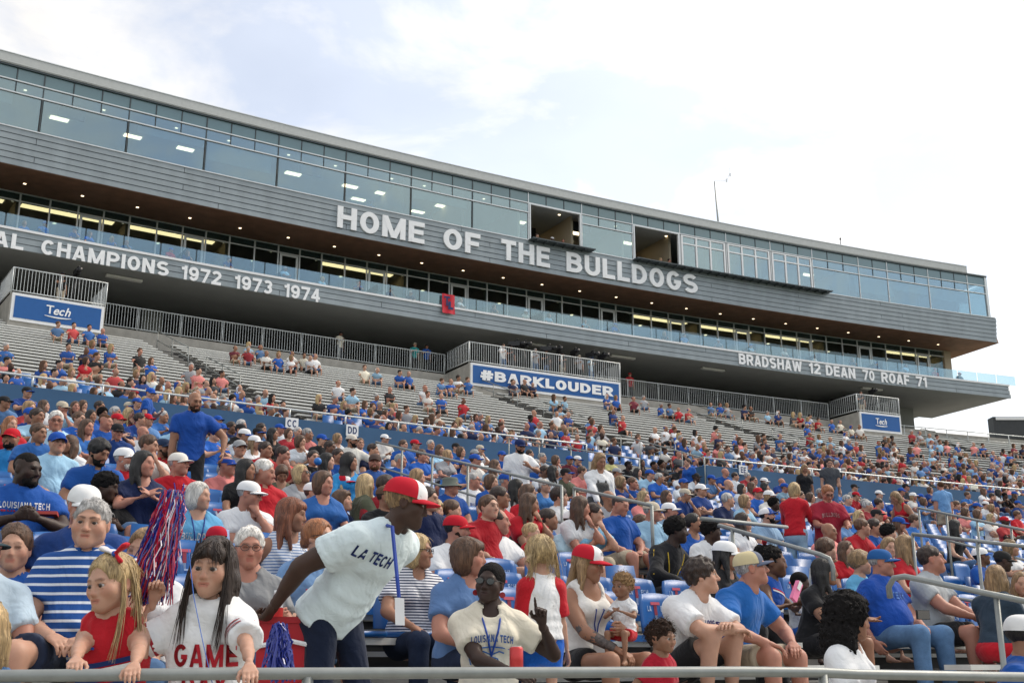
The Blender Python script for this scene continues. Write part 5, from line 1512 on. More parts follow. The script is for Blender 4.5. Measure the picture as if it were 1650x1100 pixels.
def hero(x, ytop, hp, label, s=1.0, rz=25, lod=None, dz=0.0, row=None, cat='person', **sp):
    s *= 1.05
    if lod is None: lod = 1 if hp >= 45 else 2
    if lod == 0 and x not in FRONT: lod = 1
    sp.setdefault('seed', int(x) % 97+3)
    o, r, parts = build_person(sp, lod)
    stand_ = False
    if row is None: row = row_of(x, ytop, (.236*r['hs']*s+(.018 if sp.get('cap') else 0))*1850/hp)
    d = 6.2+PITCHR*max(-3, row)
    off = (0.18 if not stand_ else -.12)
    z = (deck_z(d)+.43 if not stand_ else deck_z(d))+dz
    y = seat_on_row(o, r, s, x, d+off*.6, rz, z)
    LOG.append((x, ytop, round(y-ytop), row, label[:30]))
    # settle the remaining few centimetres so the head has its real height
    _, _, dp = project(o.location); adj = max(-.45, min(.40, (y-ytop)/1850*dp)); o.location.z += adj if not sp.get('fix') else 0
    tag(o, label, cat); PEOPLE.append((x, ytop+12, o, d)); o['hero'] = 1
    return o, r, parts
def free(x, ytop, Y, label, s=1.0, rz=25, lod=2, z0=None, **sp):
    """a figure on its feet, its head in image column x at distance Y"""
    sp.setdefault('seed', int(x) % 97+3); sp.setdefault('pose', 'stand')
    if 'reach' in sp:                   # hands that rest on or hold something: find the place first, then bend the arms
        r = figure(dict(sp, top=None, bottom=None, shoes=False), hb=.12, hh=.03, hc=.1, hd=.03)
        hc = rzm(rz)@(r['head_c']*s); P = at_depth(x, ytop+15, Y); L0 = np.array([P.x-hc[0], P.y-hc[1], at_depth(x, ytop, Y).z-hc[2]-.118*r['hs']*s])
        for k_, (px_, hint_, pose_, palm_, *ex_) in sp.pop('reach').items():
            T_ = rzm(-rz)@(np.array(at_depth(*px_))-L0)/s; sp['arm'+k_] = (tuple(T_), hint_, pose_, palm_, 'abs', *ex_)
    o, r, parts = build_person(sp, lod)
    hc = rzm(rz)@(r['head_c']*s); top = hc[2]+.118*r['hs']*s
    ztop = at_depth(x, ytop, Y).z
    z = ztop-top if z0 is None else z0+CZ
    P = at_depth(x, ytop+15, Y)
    o.location = (P.x-hc[0], P.y-hc[1], z); o.rotation_euler = (0, 0, R_(rz)); o.scale = (s, s, s)
    d = rho(P); LOG.append((x, ytop, round((z-CZ-deck_z(d)), 2), 'stand', label[:30]))
    tag(o, label, 'person'); PEOPLE.append((x, ytop+12, o, d)); o['hero'] = 1
    return o, r, parts

# ---------------------------------------------------------------- people in front, one by one
stripe_mat('stripe_polo', (.022,.085,.30), (.70,.74,.80), .042, .30)
stripe_mat('stripe_navy', (.72,.73,.75), (.012,.020,.075), .019, .42)
stripe_mat('stripe_tank', (.66,.70,.76), (.10,.20,.42), .020, .30)
stripe_mat('cheer_red', (.50,.010,.025), (.50,.010,.025), 1, .5)
WH = (.80,.80,.80); RED = (.42,.012,.025); NV = (.012,.03,.14); RY = (.02,.09,.42); GOLD = (.75,.50,.05)
A = lambda *a: (*a,)
# girls at the railing
g1, r1, p1_ = free(182, 893, 4.24, 'small blonde girl in red sleeveless cheer dress leaning on the front railing', s=.80, rz=-6, lod=0, head='child', hs=.81,
    skin='fair', top='sleeveless', tc='r', bottom='shorts', bc='n', look=(-20,-8,-4), lean=10, hair=('pony','blond'), shoes=False,
    reach={'R': ((112,1082,3.74), (-1,.0,.25), 'relax', (0,.3,-1)), 'L': ((214,1083,3.82), (1,.0,.25), 'relax', (0,.3,-1))})
strand_hair(g1, r1, [((-.065,.0,.06),(-.095,.01,-.02),(-.070,-.07,-.25),.008), ((.068,-.0,.06),(.098,.0,-.03),(.060,-.085,-.30),.009), ((.06,.04,.08),(.105,.05,0),(.10,.02,-.26),.013), ((-.06,.04,.08),(-.10,.05,0),(-.09,.02,-.22),.010)], HC['blond'], 3, 150, .0021)
g2, r2, p2_ = free(346, 868, 4.34, 'dark haired girl in white GAME DAY shirt raising one arm at the railing', s=.84, rz=8, lod=0, head='child', hs=.81,
    skin='fair', top='loosetee', loose=1.2, tc='w', bottom='shorts', bc='n', look=(-14,-3,3), lean=5, hair=('longbangs','dbrown'), shoes=False,
    reach={'R': ((246,968,4.36), (-1,-.1,-1), 'grip', (0,-1,0), (0,0,1)), 'L': ((404,1082,3.97), (1,.0,.2), 'relax', (0,.3,-1))},
    prints=[(('GAME', .27, .095, RED), dict(up_off=-.06)), (('DAY', .19, .095, RED), dict(up_off=-.185))])
strand_hair(g2, r2, [((-.05,-.03,.10),(-.092,-.05,-.02),(-.075,-.10,-.30),.012), ((.05,-.03,.10),(.092,-.05,-.02),(.075,-.10,-.31),.012), ((.0,-.06,.10),(-.02,-.118,.07),(-.045,-.112,.040),.010), ((.02,-.06,.10),(.045,-.116,.07),(.055,-.108,.030),.010)], HC['dbrown'], 4, 150, .0021)
# sleeve stripes of the GAME DAY shirt
for s in (-1, 1):
    a, e, w_ = r2['arms'][s]; d_ = unit(e-a)
    for f0 in (.50, .63):
        c0, c1 = a+(e-a)*f0, a+(e-a)*(f0+.055)
        b = MB(); b.tube([c0, c1], [.0775, .0790], 20, False); q = b.build('sleeve_stripe', mat('stripe_dark_red', (.32,.015,.03), .85), p2_['shirt'])
# cheer dress trims
def ring_trim(r, par, pts, rad, m_, name='trim'):
    b = MB(); b.tube(pts, rad, 6, False); return b.build(name, m_, par, True)
def shirt_band(r, par, shirt, up0, slope, w_, col, name='stripe', half=.20, back=False):
    """a band of colour laid on the front of a top"""
    tree = BVHTree.FromPolygons([tuple(p) for p in shirt[0]], [tuple(map(int, q)) for q in shirt[1]])
    fw, lat, up = r['fw']*(-1 if back else 1), r['lat'], r['up']; V, F = [], []
    n = 26
    for i in range(n+1):
        a = -half+2*half*i/n
        for k in (0, 1):
            c = r['chest']+lat*a+up*(up0+slope*a+w_*k); hit = tree.ray_cast(Vector(c+fw*.5), Vector(-fw))
            V.append((np.array(hit[0]) if hit[0] is not None else None, fw))
    V2 = []
    for p, f_ in V: V2.append(p+f_*.0035 if p is not None else None)
    out_v, idx = [], {}
    for i, p in enumerate(V2):
        if p is not None: idx[i] = len(out_v); out_v.append(p)
    for i in range(n):
        q = (2*i, 2*i+2, 2*i+3, 2*i+1)
        if all(k in idx for k in q): F.append(tuple(idx[k] for k in q))
    if F: return obj(name, out_v, F, mat('band_%s' % str(col), col, .85, noise=.05), par)
sh1 = p1_['shirt']
for u, w_, c_ in ((-.045,.022,NV), (-.078,.026,WH), (-.110,.028,NV), (-.150,.03,NV)):
    shirt_band(r1, sh1, r1['shirt'], u, .18, w_, c_, 'cheer_stripe', .155)
add_text(sh1, r1['shirt'], r1, 'L', .040, .05, (.03,.10,.45), up_off=.055, lat_off=-.045, name='emblem')
for s in (-1, 1):
    cc = r1['arms'][s][0]+r1['lat']*s*(-.022)-r1['up']*.012
    pts = [cc+r1['up']*.082*math.cos(t)+r1['fw']*.085*math.sin(t)+r1['lat']*s*(.012-.018*abs(math.sin(t))) for t in [2*math.pi*i/20 for i in range(21)]]
    ring_trim(r1, sh1, pts, .010, mat('trim_navy', (.012,.05,.22), .8), 'armhole_trim')
# hair bow
def bow(par, r, at, size, cols, tilt=0):
    hm = r['hm']; base = np.array(at)
    for k, s in enumerate((-1, 1)):
        v, f = mesh_field([Cone(base, base+np.array([s*size,0,size*.45+tilt*s]), size*.18, size*.42, .01, lat=(0,1,0), flat=.5), Cone(base, base+np.array([s*size*.5,.0,-size*.6]), size*.12, size*.2, .01)], .006)
        q = mesh_obj('bow_loop', hm(v), f, 'cloth', par); q.color = (*cols[k], 1)
    v, f = mesh_field([Ell(base, (size*.26,size*.26,size*.26), .01)], .006); q = mesh_obj('bow_knot', hm(v), f, 'cloth', par); q.color = (*cols[2], 1)
bow(g1, r1, (.050,-.02,.118), .056, [(.62,.60,.62),(.50,.012,.025),(.03,.09,.40)])
# pom-pom held up by the girl
def pompom(label, top, bot, n, seed, spread, cols, rad=.0045):
    root = empty('pom_pom', top); rr = random.Random(seed); T = Vector((0,0,0)); B = Vector(bot)-Vector(top)
    for nm, col, k in cols:
        b = MB()
        for _ in range(int(n*k)):
            a = rr.uniform(0, 6.28); q = rr.random()**.5*spread; L = rr.uniform(.72, 1.08)
            off = Vector((math.cos(a)*q, math.sin(a)*q*.8, 0)); mid = T.lerp(B, .45*L)+off*1.15+Vector((rr.gauss(0,.012),rr.gauss(0,.012),0))
            e = T.lerp(B, L)+off*rr.uniform(.5,1.1)+Vector((rr.gauss(0,.02),rr.gauss(0,.02),0))
            st = T+off*.55+Vector((0,0,rr.uniform(-.03,.02)))
            pts = [st*(1-t)**2+mid*2*t*(1-t)+e*t*t for t in (0,.17,.33,.5,.67,.83,1)]
            pts = [p+Vector((rr.gauss(0,.007),rr.gauss(0,.007),rr.gauss(0,.004))) for p in pts]
            b.tube(pts, rad, 3, False)
        o = b.build(nm, mat('pom_'+nm, col, .30, noise=.1, spec=.7), root); o['kind'] = 'stuff'
    tag(root, label, 'pom-pom'); return root
pompom('raised red blue and white metallic pom-pom beside the dark haired girl', at_depth(280,798,4.5), at_depth(240,962,4.42), 1000, 5, .060,
       [('red_strands',(.48,.012,.05),.46), ('blue_strands',(.015,.03,.26),.42), ('white_strands',(.62,.58,.66),.12)], .0024)
pompom('blue metallic pom-pom hanging behind the bending woman by the railing', at_depth(450,1010,5.3), at_depth(452,1092,5.3), 160, 6, .055, [('blue_strands',(.015,.10,.42),1)], .004)
# blonde child at the lower left corner
gc, rc_, _ = free(-26, 968, 4.2, 'blonde child in denim cut off by the lower left picture corner', s=.74, rz=10, lod=1, head='child', hs=.9, skin='fair', top='tee', tc=(.10,.22,.45), bottom='shorts', bc='n', look=(-10,0,0), hair=('longwavy','blond'), shoes=False)

# front rows, left
hero(148, 806, 76, 'grey haired man in blue and white striped polo behind the girls', lod=0, s=1.04, rz=8, head='fullman', skin='fair', fat=.55, top='polo', cmat='stripe_polo', tc='b', collar=(.022,.085,.30), bottom='shorts', bc='dj', hair=('short','grey'), look=(0,-2,4), armL='lap', armR='lap', lean=6, knees=(.18,0), shc=(.3,.3,.3))
hero(137, 783, 68, 'man in navy polo and white cap hidden behind the striped polo', s=1.04, rz=10, head='man', skin='ruddy', fat=.5, top='polo', tc=(.014,.05,.20), bottom='shorts', bc='n', cap=('cap',WH,WH,WH), hair=('short','grey'), look=(30,-12,0))
hero(-24, 846, 60, 'man in dark cap and pale blue shirt at the left picture edge', row=0, s=1.0, rz=25, head='man', skin='ruddy', top='tee', tc=(.50,.62,.72), bottom='shorts', bc='d', cap=('cap',(.03,.05,.10),(.03,.05,.10),(.03,.05,.06)), hair=('short','brown'), look=(45,-5,0))
hero(28, 846, 50, 'smiling boy in blue behind the dark capped man', row=1, s=.82, rz=15, head='child', skin='fair', top='tee', tc='b', bottom='shorts', bc='n', hair=('short','brown'), look=(0,0,0))
hero(46, 731, 47, 'bearded man in royal blue LOUISIANA TECH shirt holding a pizza box', row=4, lod=0, s=1.06, rz=30, head='fullman', skin='dark2', fat=.5, top='tee', tc='b', bottom='shorts', bc='k', hair=('crop','black'), beard='black', look=(38,-6,0), armL='phone', armR='phone', lean=8, loose=.5,
     prints=[(('LOUISIANA TECH', .33, .045, WH), dict(up_off=.045)), (('BULLDOGS', .30, .012, (.5,.02,.03)), dict(up_off=.005))])
hero(174, 763, 38, 'young man with short dreadlocks looking aside behind the white cap', row=5, s=1.0, rz=40, head='man', skin='dark', top='tee', tc='k', bottom='shorts', bc='k', hair=('dreads','black'), look=(50,-10,0), armL='phone', armR='phone', lean=10)
hero(232, 853, 55, 'brown haired woman in white shirt crouching behind the pom-pom', row=0, s=.98, rz=10, head='woman', skin='fair', top='tee', tc='w', bottom='jeans', bc='j', hair=('bob','dblond'), look=(-20,-5,10), dz=-.1, armL='lap', armR='knee')
hero(203, 722, 39, 'older man in red polo and white cap with a lanyard', s=1.04, rz=30, head='oldman', skin='ruddy', fat=.2, top='polo', tc='r', bottom='jeans', bc='j', cap=('cap',WH,WH,WH), hair=('short','grey'), beard='silver', look=(52,2,0), lanyard=((.20,.05,.30), False), lod=1)
hero(290, 730, 38, 'man in red tee and white cap with sunglasses on the brim', s=1.05, rz=28, head='oldman', skin='ruddy', fat=.25, top='tee', tc='r', bottom='shorts', bc='x', cap=('cap',(.74,.71,.65),(.74,.71,.65),(.62,.60,.55)), hair=('short','grey'), look=(48,2,0), lanyard=((.05,.05,.35), False),
     prints=[(('TECH', .07, .03, WH), dict(up_off=.06, lat_off=.07))])
hero(264, 707, 32, 'bearded man in red polo and navy cap beside the standing polo man', s=1.0, rz=30, head='man', skin='tan', top='polo', tc='r', bottom='shorts', bc='d', cap=('cap',(.02,.04,.09),(.02,.04,.09),(.02,.04,.09)), hair=('mop','dbrown'), beard='dbrown', look=(42,2,0))
hero(368, 736, 33, 'man in coral shirt and blue visor with glasses on his collar', s=1.05, rz=32, head='fullman', skin='ruddy', fat=.5, top='polo', tc='p', bottom='shorts', bc='x', cap=('visor',(.02,.07,.35),(.02,.07,.35),(.02,.07,.35)), hair=('short','brown'), look=(48,0,0), dz=.0)
hero(426, 741, 38, 'white haired man with goatee in red polo', s=1.06, rz=34, head='oldman', skin='ruddy', fat=.5, top='polo', tc='r', bottom='shorts', bc='x', hair=('short','white'), look=(50,-8,0), armL='lap', armR='side')
hero(322, 778, 43, 'woman with long silver blonde hair in light blue shirt', s=.98, rz=25, head='woman', skin='fair', top='tee', tc=(.12,.36,.60), bottom='jeans', bc='j', hair=('bob','silver'), look=(50,0,0), armL='side', armR='lap', lanyard=((.02,.05,.25), False), prints=[(('BULLDOGS', .26, .06, WH), dict(up_off=-.04))])
hero(404, 776, 39, 'man in white polo and white cap holding his chin', row=5, s=1.03, rz=30, head='oldman', skin='ruddy', fat=.3, top='polo', tc='w', bottom='shorts', bc='d', cap=('cap',WH,WH,WH), hair=('short','grey'), glasses='clear', look=(55,-6,0), armL='chin', armR='cross', lean=16)
hero(350, 848, 34, 'toddler in red cap peeking behind the dark haired girl', row=2, s=.55, rz=20, head='child', skin='fair', top='tee', tc='w', bottom='shorts', bc='n', cap=('cap',(.45,.012,.03),(.45,.012,.03),(.45,.012,.03),'back'), hair=('short','blond'), look=(20,0,0), dz=.10)
hero(403, 850, 54, 'older woman with short white hair and glasses in grey shirt', row=0, s=.97, rz=12, head='oldwoman', skin='ruddy', top='tee', tc=(.22,.23,.24), bottom='jeans', bc='j', hair=('short','white'), glasses='clear', look=(5,-5,0), armL='lap', armR='cross', prints=[(('USA', .10, .07, (.75,.70,.55)), dict(up_off=-.05, lat_off=-.03))])
hero(471, 803, 52, 'auburn haired woman in striped tank top', s=1.0, rz=45, head='woman', skin='tan', fat=.25, top='sleeveless', cmat='stripe_tank', tc='s', bottom='jeans', bc='j', hair=('longbangs','red'), look=(40,-4,0), armL='knee', armR='side', lean=12)
hero(515, 838, 51, 'young woman in glasses and faded blue tee, ginger hair tied back', row=1, lod=0, s=1.02, rz=22, head='woman', skin='fair', fat=.45, top='tee', tc=(.16,.28,.48), bottom='shorts', bc='j', hair=('bun','ginger'), glasses='clear', look=(45,3,0), armL='lap', armR='lap', loose=.6, prints=[(('TECH', .18, .06, (.50,.05,.10)), dict(up_off=-.05))])
# bending woman on the walkway
wb, rb, pb_ = free(655, 799, 5.65, 'woman in pale blue tee and red cap bending forward, hands behind her back', lod=0, s=1.04, rz=60, z0=-.72, head='woman', fem=False, skin='dark', fat=.1, top='tee', loose=.5, tc=(.68,.78,.80), bottom='leggings', bc=(.008,.014,.035), lean=44, hem=.08, look=(34,-12,0), hair=('short','dblond'), cap=('trucker',(.52,.014,.03),WH,(.52,.014,.03)),
    armL=((.12,.14,.97), (1,.3,.3), 'grip', (0,1,0), 'abs'), armR=((-.27,.13,.93), (-1,.2,.6), 'grip', (0,1,0), 'abs'), stride=.10,
    prints=[(('LA', .07, .055, NV), dict(up_off=.05, lat_off=-.09, rot=48)), (('TECH', .11, .055, NV), dict(up_off=.05, lat_off=.02, rot=48))])
lan = bpy.data.objects.new
b = MB(); nbw = wb.matrix_basis @ Vector(rb['nb'])
pA = at_depth(632, 848, 5.50); pB = at_depth(640, 930, 5.42); pC = at_depth(643, 962, 5.42)
inv_ = wb.matrix_basis.inverted()
b.tube([inv_ @ p for p in (at_depth(624,846,5.58), pA, pB, pC)], .009, 5); b.build('lanyard', mat('lanyard_blue', (.015,.05,.30), .7), wb)
b = MB(); q_ = [inv_ @ at_depth(x_, y_, 5.41) for x_, y_ in ((636,962),(651,963),(652,1007),(637,1006))]; q2_ = [p+Vector((0,0,0))+(inv_.to_3x3() @ Vector((0,.006,0))) for p in q_]
b.add(q_+q2_, [(0,1,2,3),(7,6,5,4),(0,4,5,1),(1,5,6,2),(2,6,7,3),(3,7,4,0)]); b.build('ticket_badge', 'white_paint', wb)

hero(674, 862, 57, 'blonde woman in navy and white striped tee', row=1, lod=0, s=.97, rz=30, head='woman', skin='tan', fat=.15, top='tee', cmat='stripe_navy', tc='w', bottom='jeans', bc='dj', hair=('bob','blond'), glasses='clear', look=(48,0,0), armL='knee', armR='knee', lean=8)
hero(756, 868, 58, 'woman with brown bob in faded blue tee behind the sunglasses woman', s=1.0, rz=35, head='woman', skin='ruddy', fat=.35, top='tee', tc=(.10,.19,.38), bottom='jeans', bc='dj', hair=('bangsbob','brown'), look=(45,2,0), armL='lap', armR='lap')
sw, rsw, psw = hero(790, 907, 66, 'woman in sunglasses and cream LOUISIANA TECH tee holding a red can', lod=0, s=.96, rz=8, head='woman', skin='dark2', top='tee', loose=.5, tc='c', bottom='jeans', bc=(.30,.42,.55), hair=('crop','black'), glasses='sun', look=(-24,4,6), lean=4,
    armR=((.10,-.33,.24), (-1,-.1,-.8), 'hold', (.2,.6,-.6), 'abs'), armL=((.27,-.20,.50), (1,.1,-1), 'point', (-.6,-1,0), 'abs', (0,-.1,1)), lanyard=((.02,.07,.35), False, .22),
    prints=[(('LOUISIANA TECH', .235, .040, (.05,.13,.40)), dict(up_off=-.015, arch=.012))])
# bulldog outline under the lettering, drawn as a line of print
def line_print(par, shirt, r, pts, rad, col, name):
    tree = BVHTree.FromPolygons([tuple(p) for p in shirt[0]], [tuple(map(int, q)) for q in shirt[1]]); out_ = []
    for a, u in pts:
        c_ = r['chest']+r['lat']*a+r['up']*u; hit = tree.ray_cast(Vector(c_+r['fw']*.5), Vector(-r['fw']))
        if hit[0] is not None: out_.append(np.array(hit[0])+r['fw']*.002)
    b = MB(); b.tube(out_, rad, 4, False); return b.build(name, mat('print_%s' % str(col), col, .8, noise=.05), par)
line_print(psw['shirt'], rsw['shirt'], rsw, [(-.11,-.15),(-.125,-.10),(-.105,-.065),(-.06,-.055),(0,-.05),(.06,-.055),(.105,-.065),(.125,-.10),(.11,-.15)], .004, (.05,.16,.45), 'dog_outline')
line_print(psw['shirt'], rsw['shirt'], rsw, [(-.07,-.085),(-.045,-.075),(-.02,-.085),(0,-.095),(.02,-.085),(.045,-.075),(.07,-.085)], .004, (.05,.16,.45), 'dog_brow')
line_print(psw['shirt'], rsw['shirt'], rsw, [(-.05,-.15),(-.035,-.115),(0,-.105),(.035,-.115),(.05,-.15)], .004, (.05,.16,.45), 'dog_muzzle')
for s in (-1, 1):       # round red earrings
    v_ = rsw['hm'](np.array([[s*.084,.0,-.062]]))[0]; b = MB()
    b.tube([v_+np.array([.0,.004,0]), v_-np.array([.0,.004,0])], .017, 12); b.build('earring', mat('earring_red', (.30,.01,.02), .4), sw)
# little girl seen from behind
lg, rlg, plg = free(868, 864, 7.0, 'little blonde girl with pigtails seen from behind in red and white raglan', lod=0, s=.74, rz=200, head='child', hs=.98, skin='fair', top='sleeveless', tc='w', bottom='shorts', bc=(.012,.12,.55), short=.62, hair=('pigtails','blond'), look=(10,0,0), armL='down', armR='down', hem=.02)
for s in (-1, 1):       # red raglan sleeves
    a, e, w_ = rlg['arms'][s]; v, f = mesh_field([Cone(rlg['nb']+rlg['lat']*s*.05-rlg['up']*.02, a+rlg['lat']*s*.01, .066, .078, .03), Cone(a, a+(e-a)*.86, .078, .070, .03, cut1=True)], .014, noise=wrinkle(9+s, .004))
    q = mesh_obj('raglan_sleeve', v, f, 'cloth', plg['shirt']); q.color = (*C['r'], 1)
# woman in tank top with baby
wt, rt_, pt_ = hero(948, 879, 57, 'woman in white tank top and red BULLDOGS cap holding a baby', lod=0, s=1.02, rz=38, head='woman', skin='tan', top='tank', tc=(.74,.72,.68), bottom='shorts', bc='k', short=.45, hair=('longwavy','dblond'), cap=('trucker',(.50,.014,.03),WH,(.50,.014,.03)), look=(34,-12,0),
    armR=((-.02,-.34,.17), (-1,.1,-.6), 'hold', (.3,0,-1), 'abs'), armL=((.06,-.30,.30), (1,-.1,-.5), 'hold', (-1,.3,0), 'abs'), lanyard=((.03,.06,.28), True, .30, (.12,.16)), knees=(.05,0))
# sleeve tattoo on the near arm
a_, e_, w_ = rt_['arms'][-1]
m_t = mat('tattoo', (.10,.085,.08), .6, noise=.55, nscale=60)
b = MB(); b.tube([a_+(e_-a_)*.62, a_+(e_-a_)*.80, e_], [.0435,.0415,.0395], 14, False); b.build('tattoo', m_t, wt, True)
b = MB(); b.tube([e_+(w_-e_)*.06, e_+(w_-e_)*.45, e_+(w_-e_)*.88], [.0405,.0365,.0285], 14, False); b.build('tattoo', m_t, wt, True)
def cap_text(par, r, txt, w_, h_, col, z=.078, side=0.0):
    """lettering on the front panel of a cap"""
    lay, wd = text_layout(txt, .14, .20, .0); V, F = [], []; hm = r['hm']
    for ch, x, v, f in lay:
        n = len(V)
        for p in v:
            a = ((x+p[0])/wd-.5)*w_; ang = a/.098+side
            zz = z+(p[1]-.5)*h_; k = math.cos(min(1.2, max(0, (zz-.026)/.092))*math.pi/2*.62)**.72
            V.append(hm(np.array([[.0955*k*math.sin(ang), .014-.1165*k*math.cos(ang)-.0025, zz]]))[0])
        F += [tuple(i+n for i in q) for q in f]
    return obj('cap_lettering', V, F, mat('print_%s' % str(col), col, .8, noise=.05), par)
cap_text(pt_['cap'], rt_, 'BULLDOGS', .075, .020, (.10,.10,.14))
bb, rbb, _ = free(1003, 925, 8.0, 'baby in white shirt and red shorts on the woman\'s lap', lod=0, s=.47, rz=-25, head='baby', skin='lbrown', pose='sit', top='tee', tc='w', bottom='shorts', bc='r', short=.6, hair=('curly','dblond'), look=(-20,0,0), lean=2, armR='clap', armL='clap', shoes=False, hs=.92)
td, rtd, _ = free(1066, 1002, 6.9, 'toddler in red tee standing behind the railing', lod=0, s=.60, rz=30, head='baby', skin='lbrown', top='tee', tc=(.40,.012,.03), bottom='shorts', bc='n', hair=('curly','dbrown'), look=(18,-2,0), hs=.80, armR=((-.50,-.05,1.06), (-.3,.5,-1), 'relax', (0,0,-1), 'abs'), armL='down', shoes=False)
hero(1130, 900, 55, 'dark haired young man in white tee with arms folded on his knees', lod=0, s=1.04, rz=42, head='man', skin='fair', top='loosetee', loose=.5, tc='w', bottom='shorts', bc='k', short=.72, hair=('mop','dbrown'), look=(40,8,0), lean=22, kneeup=.42, knees=(-.02,-.08),
    armR=((.04,-.42,.33), (-1,-.3,-.4), 'relax', (0,0,-1), 'abs'), armL=((-.02,-.44,.36), (1,-.2,-.5), 'relax', (0,0,-1), 'abs'), prints=[(('BULLDOGS', .20, .035, (.08,.06,.30)), dict(up_off=.02, lat_off=.02))])
hero(1210, 888, 57, 'man in bright blue polo and tan cap with grey bill', lod=0, s=1.06, rz=45, head='man', skin='ruddy', fat=.2, top='polo', tc=(.02,.14,.46), bottom='shorts', bc='x', cap=('trucker',(.58,.50,.30),(.12,.14,.20),(.10,.12,.18)), hair=('short','grey'), look=(42,10,0), lean=18, armL='knee', armR='knee', knees=(.06,0))
hero(1170, 872, 45, 'person in black hooded top and white cap behind the two seated men', s=1.0, rz=45, head='woman', skin='tan', top='long', tc='k', bottom='pants', bc='k', cap=('cap',WH,WH,WH), hair=('long','black'), look=(45,-4,0))
cg, rcg, pcg = free(1244, 880, 11.0, 'little girl in blue cheer uniform with red hair bow', lod=1, s=1.0, rz=55, head='child', hs=.92, skin='brown', top='sleeveless', tc=(.015,.09,.42), bottom='skirt', bc=(.015,.09,.42), hair=('puff','black'), look=(25,0,0), armL='phone', armR='phone', lean=3)
for u, c_ in ((.02,WH), (.035,(.5,.02,.04)), (-.14,WH)): shirt_band(rcg, pcg['shirt'], rcg['shirt'], u, -.25 if u > 0 else 0, .014 if u > 0 else .05, c_, 'cheer_stripe', .15)
bow(cg, rcg, (.02,.05,.13), .055, [(.60,.02,.04)]*3)
hero(1288, 922, 34, 'small boy in silver shirt holding a pink toy', s=.68, rz=40, head='child', hs=.95, skin='dark', top='tee', tc=(.50,.52,.55), bottom='shorts', bc='b', hair=('crop','black'), look=(35,-14,0), armL='phone', armR='phone')
hero(1328, 899, 42, 'woman with long black hair in black tee', lod=0, s=1.0, rz=45, head='woman', skin='tan', fat=.2, top='tee', tc='k', bottom='shorts', bc='k', hair=('long','black'), look=(30,0,0), lean=14, armL=((.05,-.50,.30), (1,-.1,-.6), 'flat', (0,0,1), 'abs'), armR=((-.10,-.42,.20), (-1,0,-.5), 'flat', (0,0,1), 'abs'))
cw, rcw, pcw = hero(1368, 962, 46, 'woman with big black curls in white tee', row=-2, lod=0, s=1.05, rz=62, head='woman', skin='tan', top='tee', tc='w', bottom='jeans', bc='j', hair=('bigcurly','black'), look=(25,-8,0), armL='lap', armR='lap')
hero(1386, 888, 37, 'blond boy in light blue tee behind the woman in black', s=.90, rz=40, head='child', hs=.80, skin='fair', top='tee', tc=(.14,.42,.66), bottom='shorts', bc='d', hair=('mop','dblond'), look=(42,0,0))
hero(1420, 885, 47, 'heavy man in blue cap, blue tee and jeans', lod=0, s=1.06, rz=40, head='oldman', skin='ruddy', fat=.8, top='tee', tc=(.012,.07,.36), bottom='jeans', bc=(.10,.19,.34), cap=('cap',(.02,.10,.30),(.02,.10,.30),(.02,.10,.30)), hair=('short','grey'), look=(30,0,0), lean=-2, armL='lap', armR='side', knees=(.12,0), shc=(.6,.6,.58), prints=[(('TECH', .18, .06, (.10,.22,.55)), dict(up_off=.0))])
hero(1433, 866, 31, 'smiling woman with brown bob in blue BULLDOGS tee', s=1.0, rz=20, head='woman', skin='fair', top='tee', tc=(.012,.08,.30), bottom='shorts', bc='k', hair=('bob','dblond'), look=(-15,-4,6), armL='lap', armR='side', prints=[(('BULLDOGS', .24, .06, WH), dict(up_off=-.04))])
hero(1501, 880, 42, 'big man in light grey polo and black shorts', lod=0, s=1.10, rz=48, head='fullman', skin='ruddy', fat=.45, top='polo', tc=(.40,.43,.45), bottom='shorts', bc='k', hair=('short','dbrown'), look=(28,8,0), lean=6, armL='clasp', armR='clasp', knees=(.04,0), shc=(.06,.06,.06))
hero(1606, 911, 40, 'woman with long blonde hair in dark top and red shorts seen from behind', lod=0, s=1.0, rz=128, head='woman', skin='tan', top='long', tc=(.03,.05,.075), bottom='shorts', bc='r', short=.4, hair=('long','dblond'), look=(20,0,0), lean=8, armL='forward', armR='lap')
hero(1652, 991, 44, 'person in royal blue shirt and white cap at the lower right corner', row=-3, lod=1, s=1.0, rz=60, head='man', skin='tan', fat=.3, top='tee', tc='b', bottom='shorts', bc='k', cap=('cap',WH,WH,WH), hair=('short','black'), look=(40,0,0))
hero(1648, 922, 38, 'curly blonde child at the right picture edge', s=.8, rz=0, head='child', hs=.85, skin='fair', top='tee', tc='w', bottom='shorts', bc='r', hair=('longwavy','dblond'), look=(-10,0,0))
hero(1580, 882, 30, 'man in white mesh cap with blue brim and blue tee', s=1.0, rz=55, head='man', skin='brown', top='tee', tc='b', bottom='shorts', bc='k', cap=('trucker',WH,WH,(.02,.10,.40)), hair=('crop','black'), look=(35,10,0))
hero(1616, 888, 32, 'man in black cap bending forward beside the blonde woman', s=1.0, rz=50, head='man', skin='dark', top='tee', tc='k', bottom='shorts', bc='k', cap=('cap',(.02,.02,.02),(.02,.02,.02),(.02,.02,.02)), hair=('crop','black'), look=(35,-10,0), lean=20)
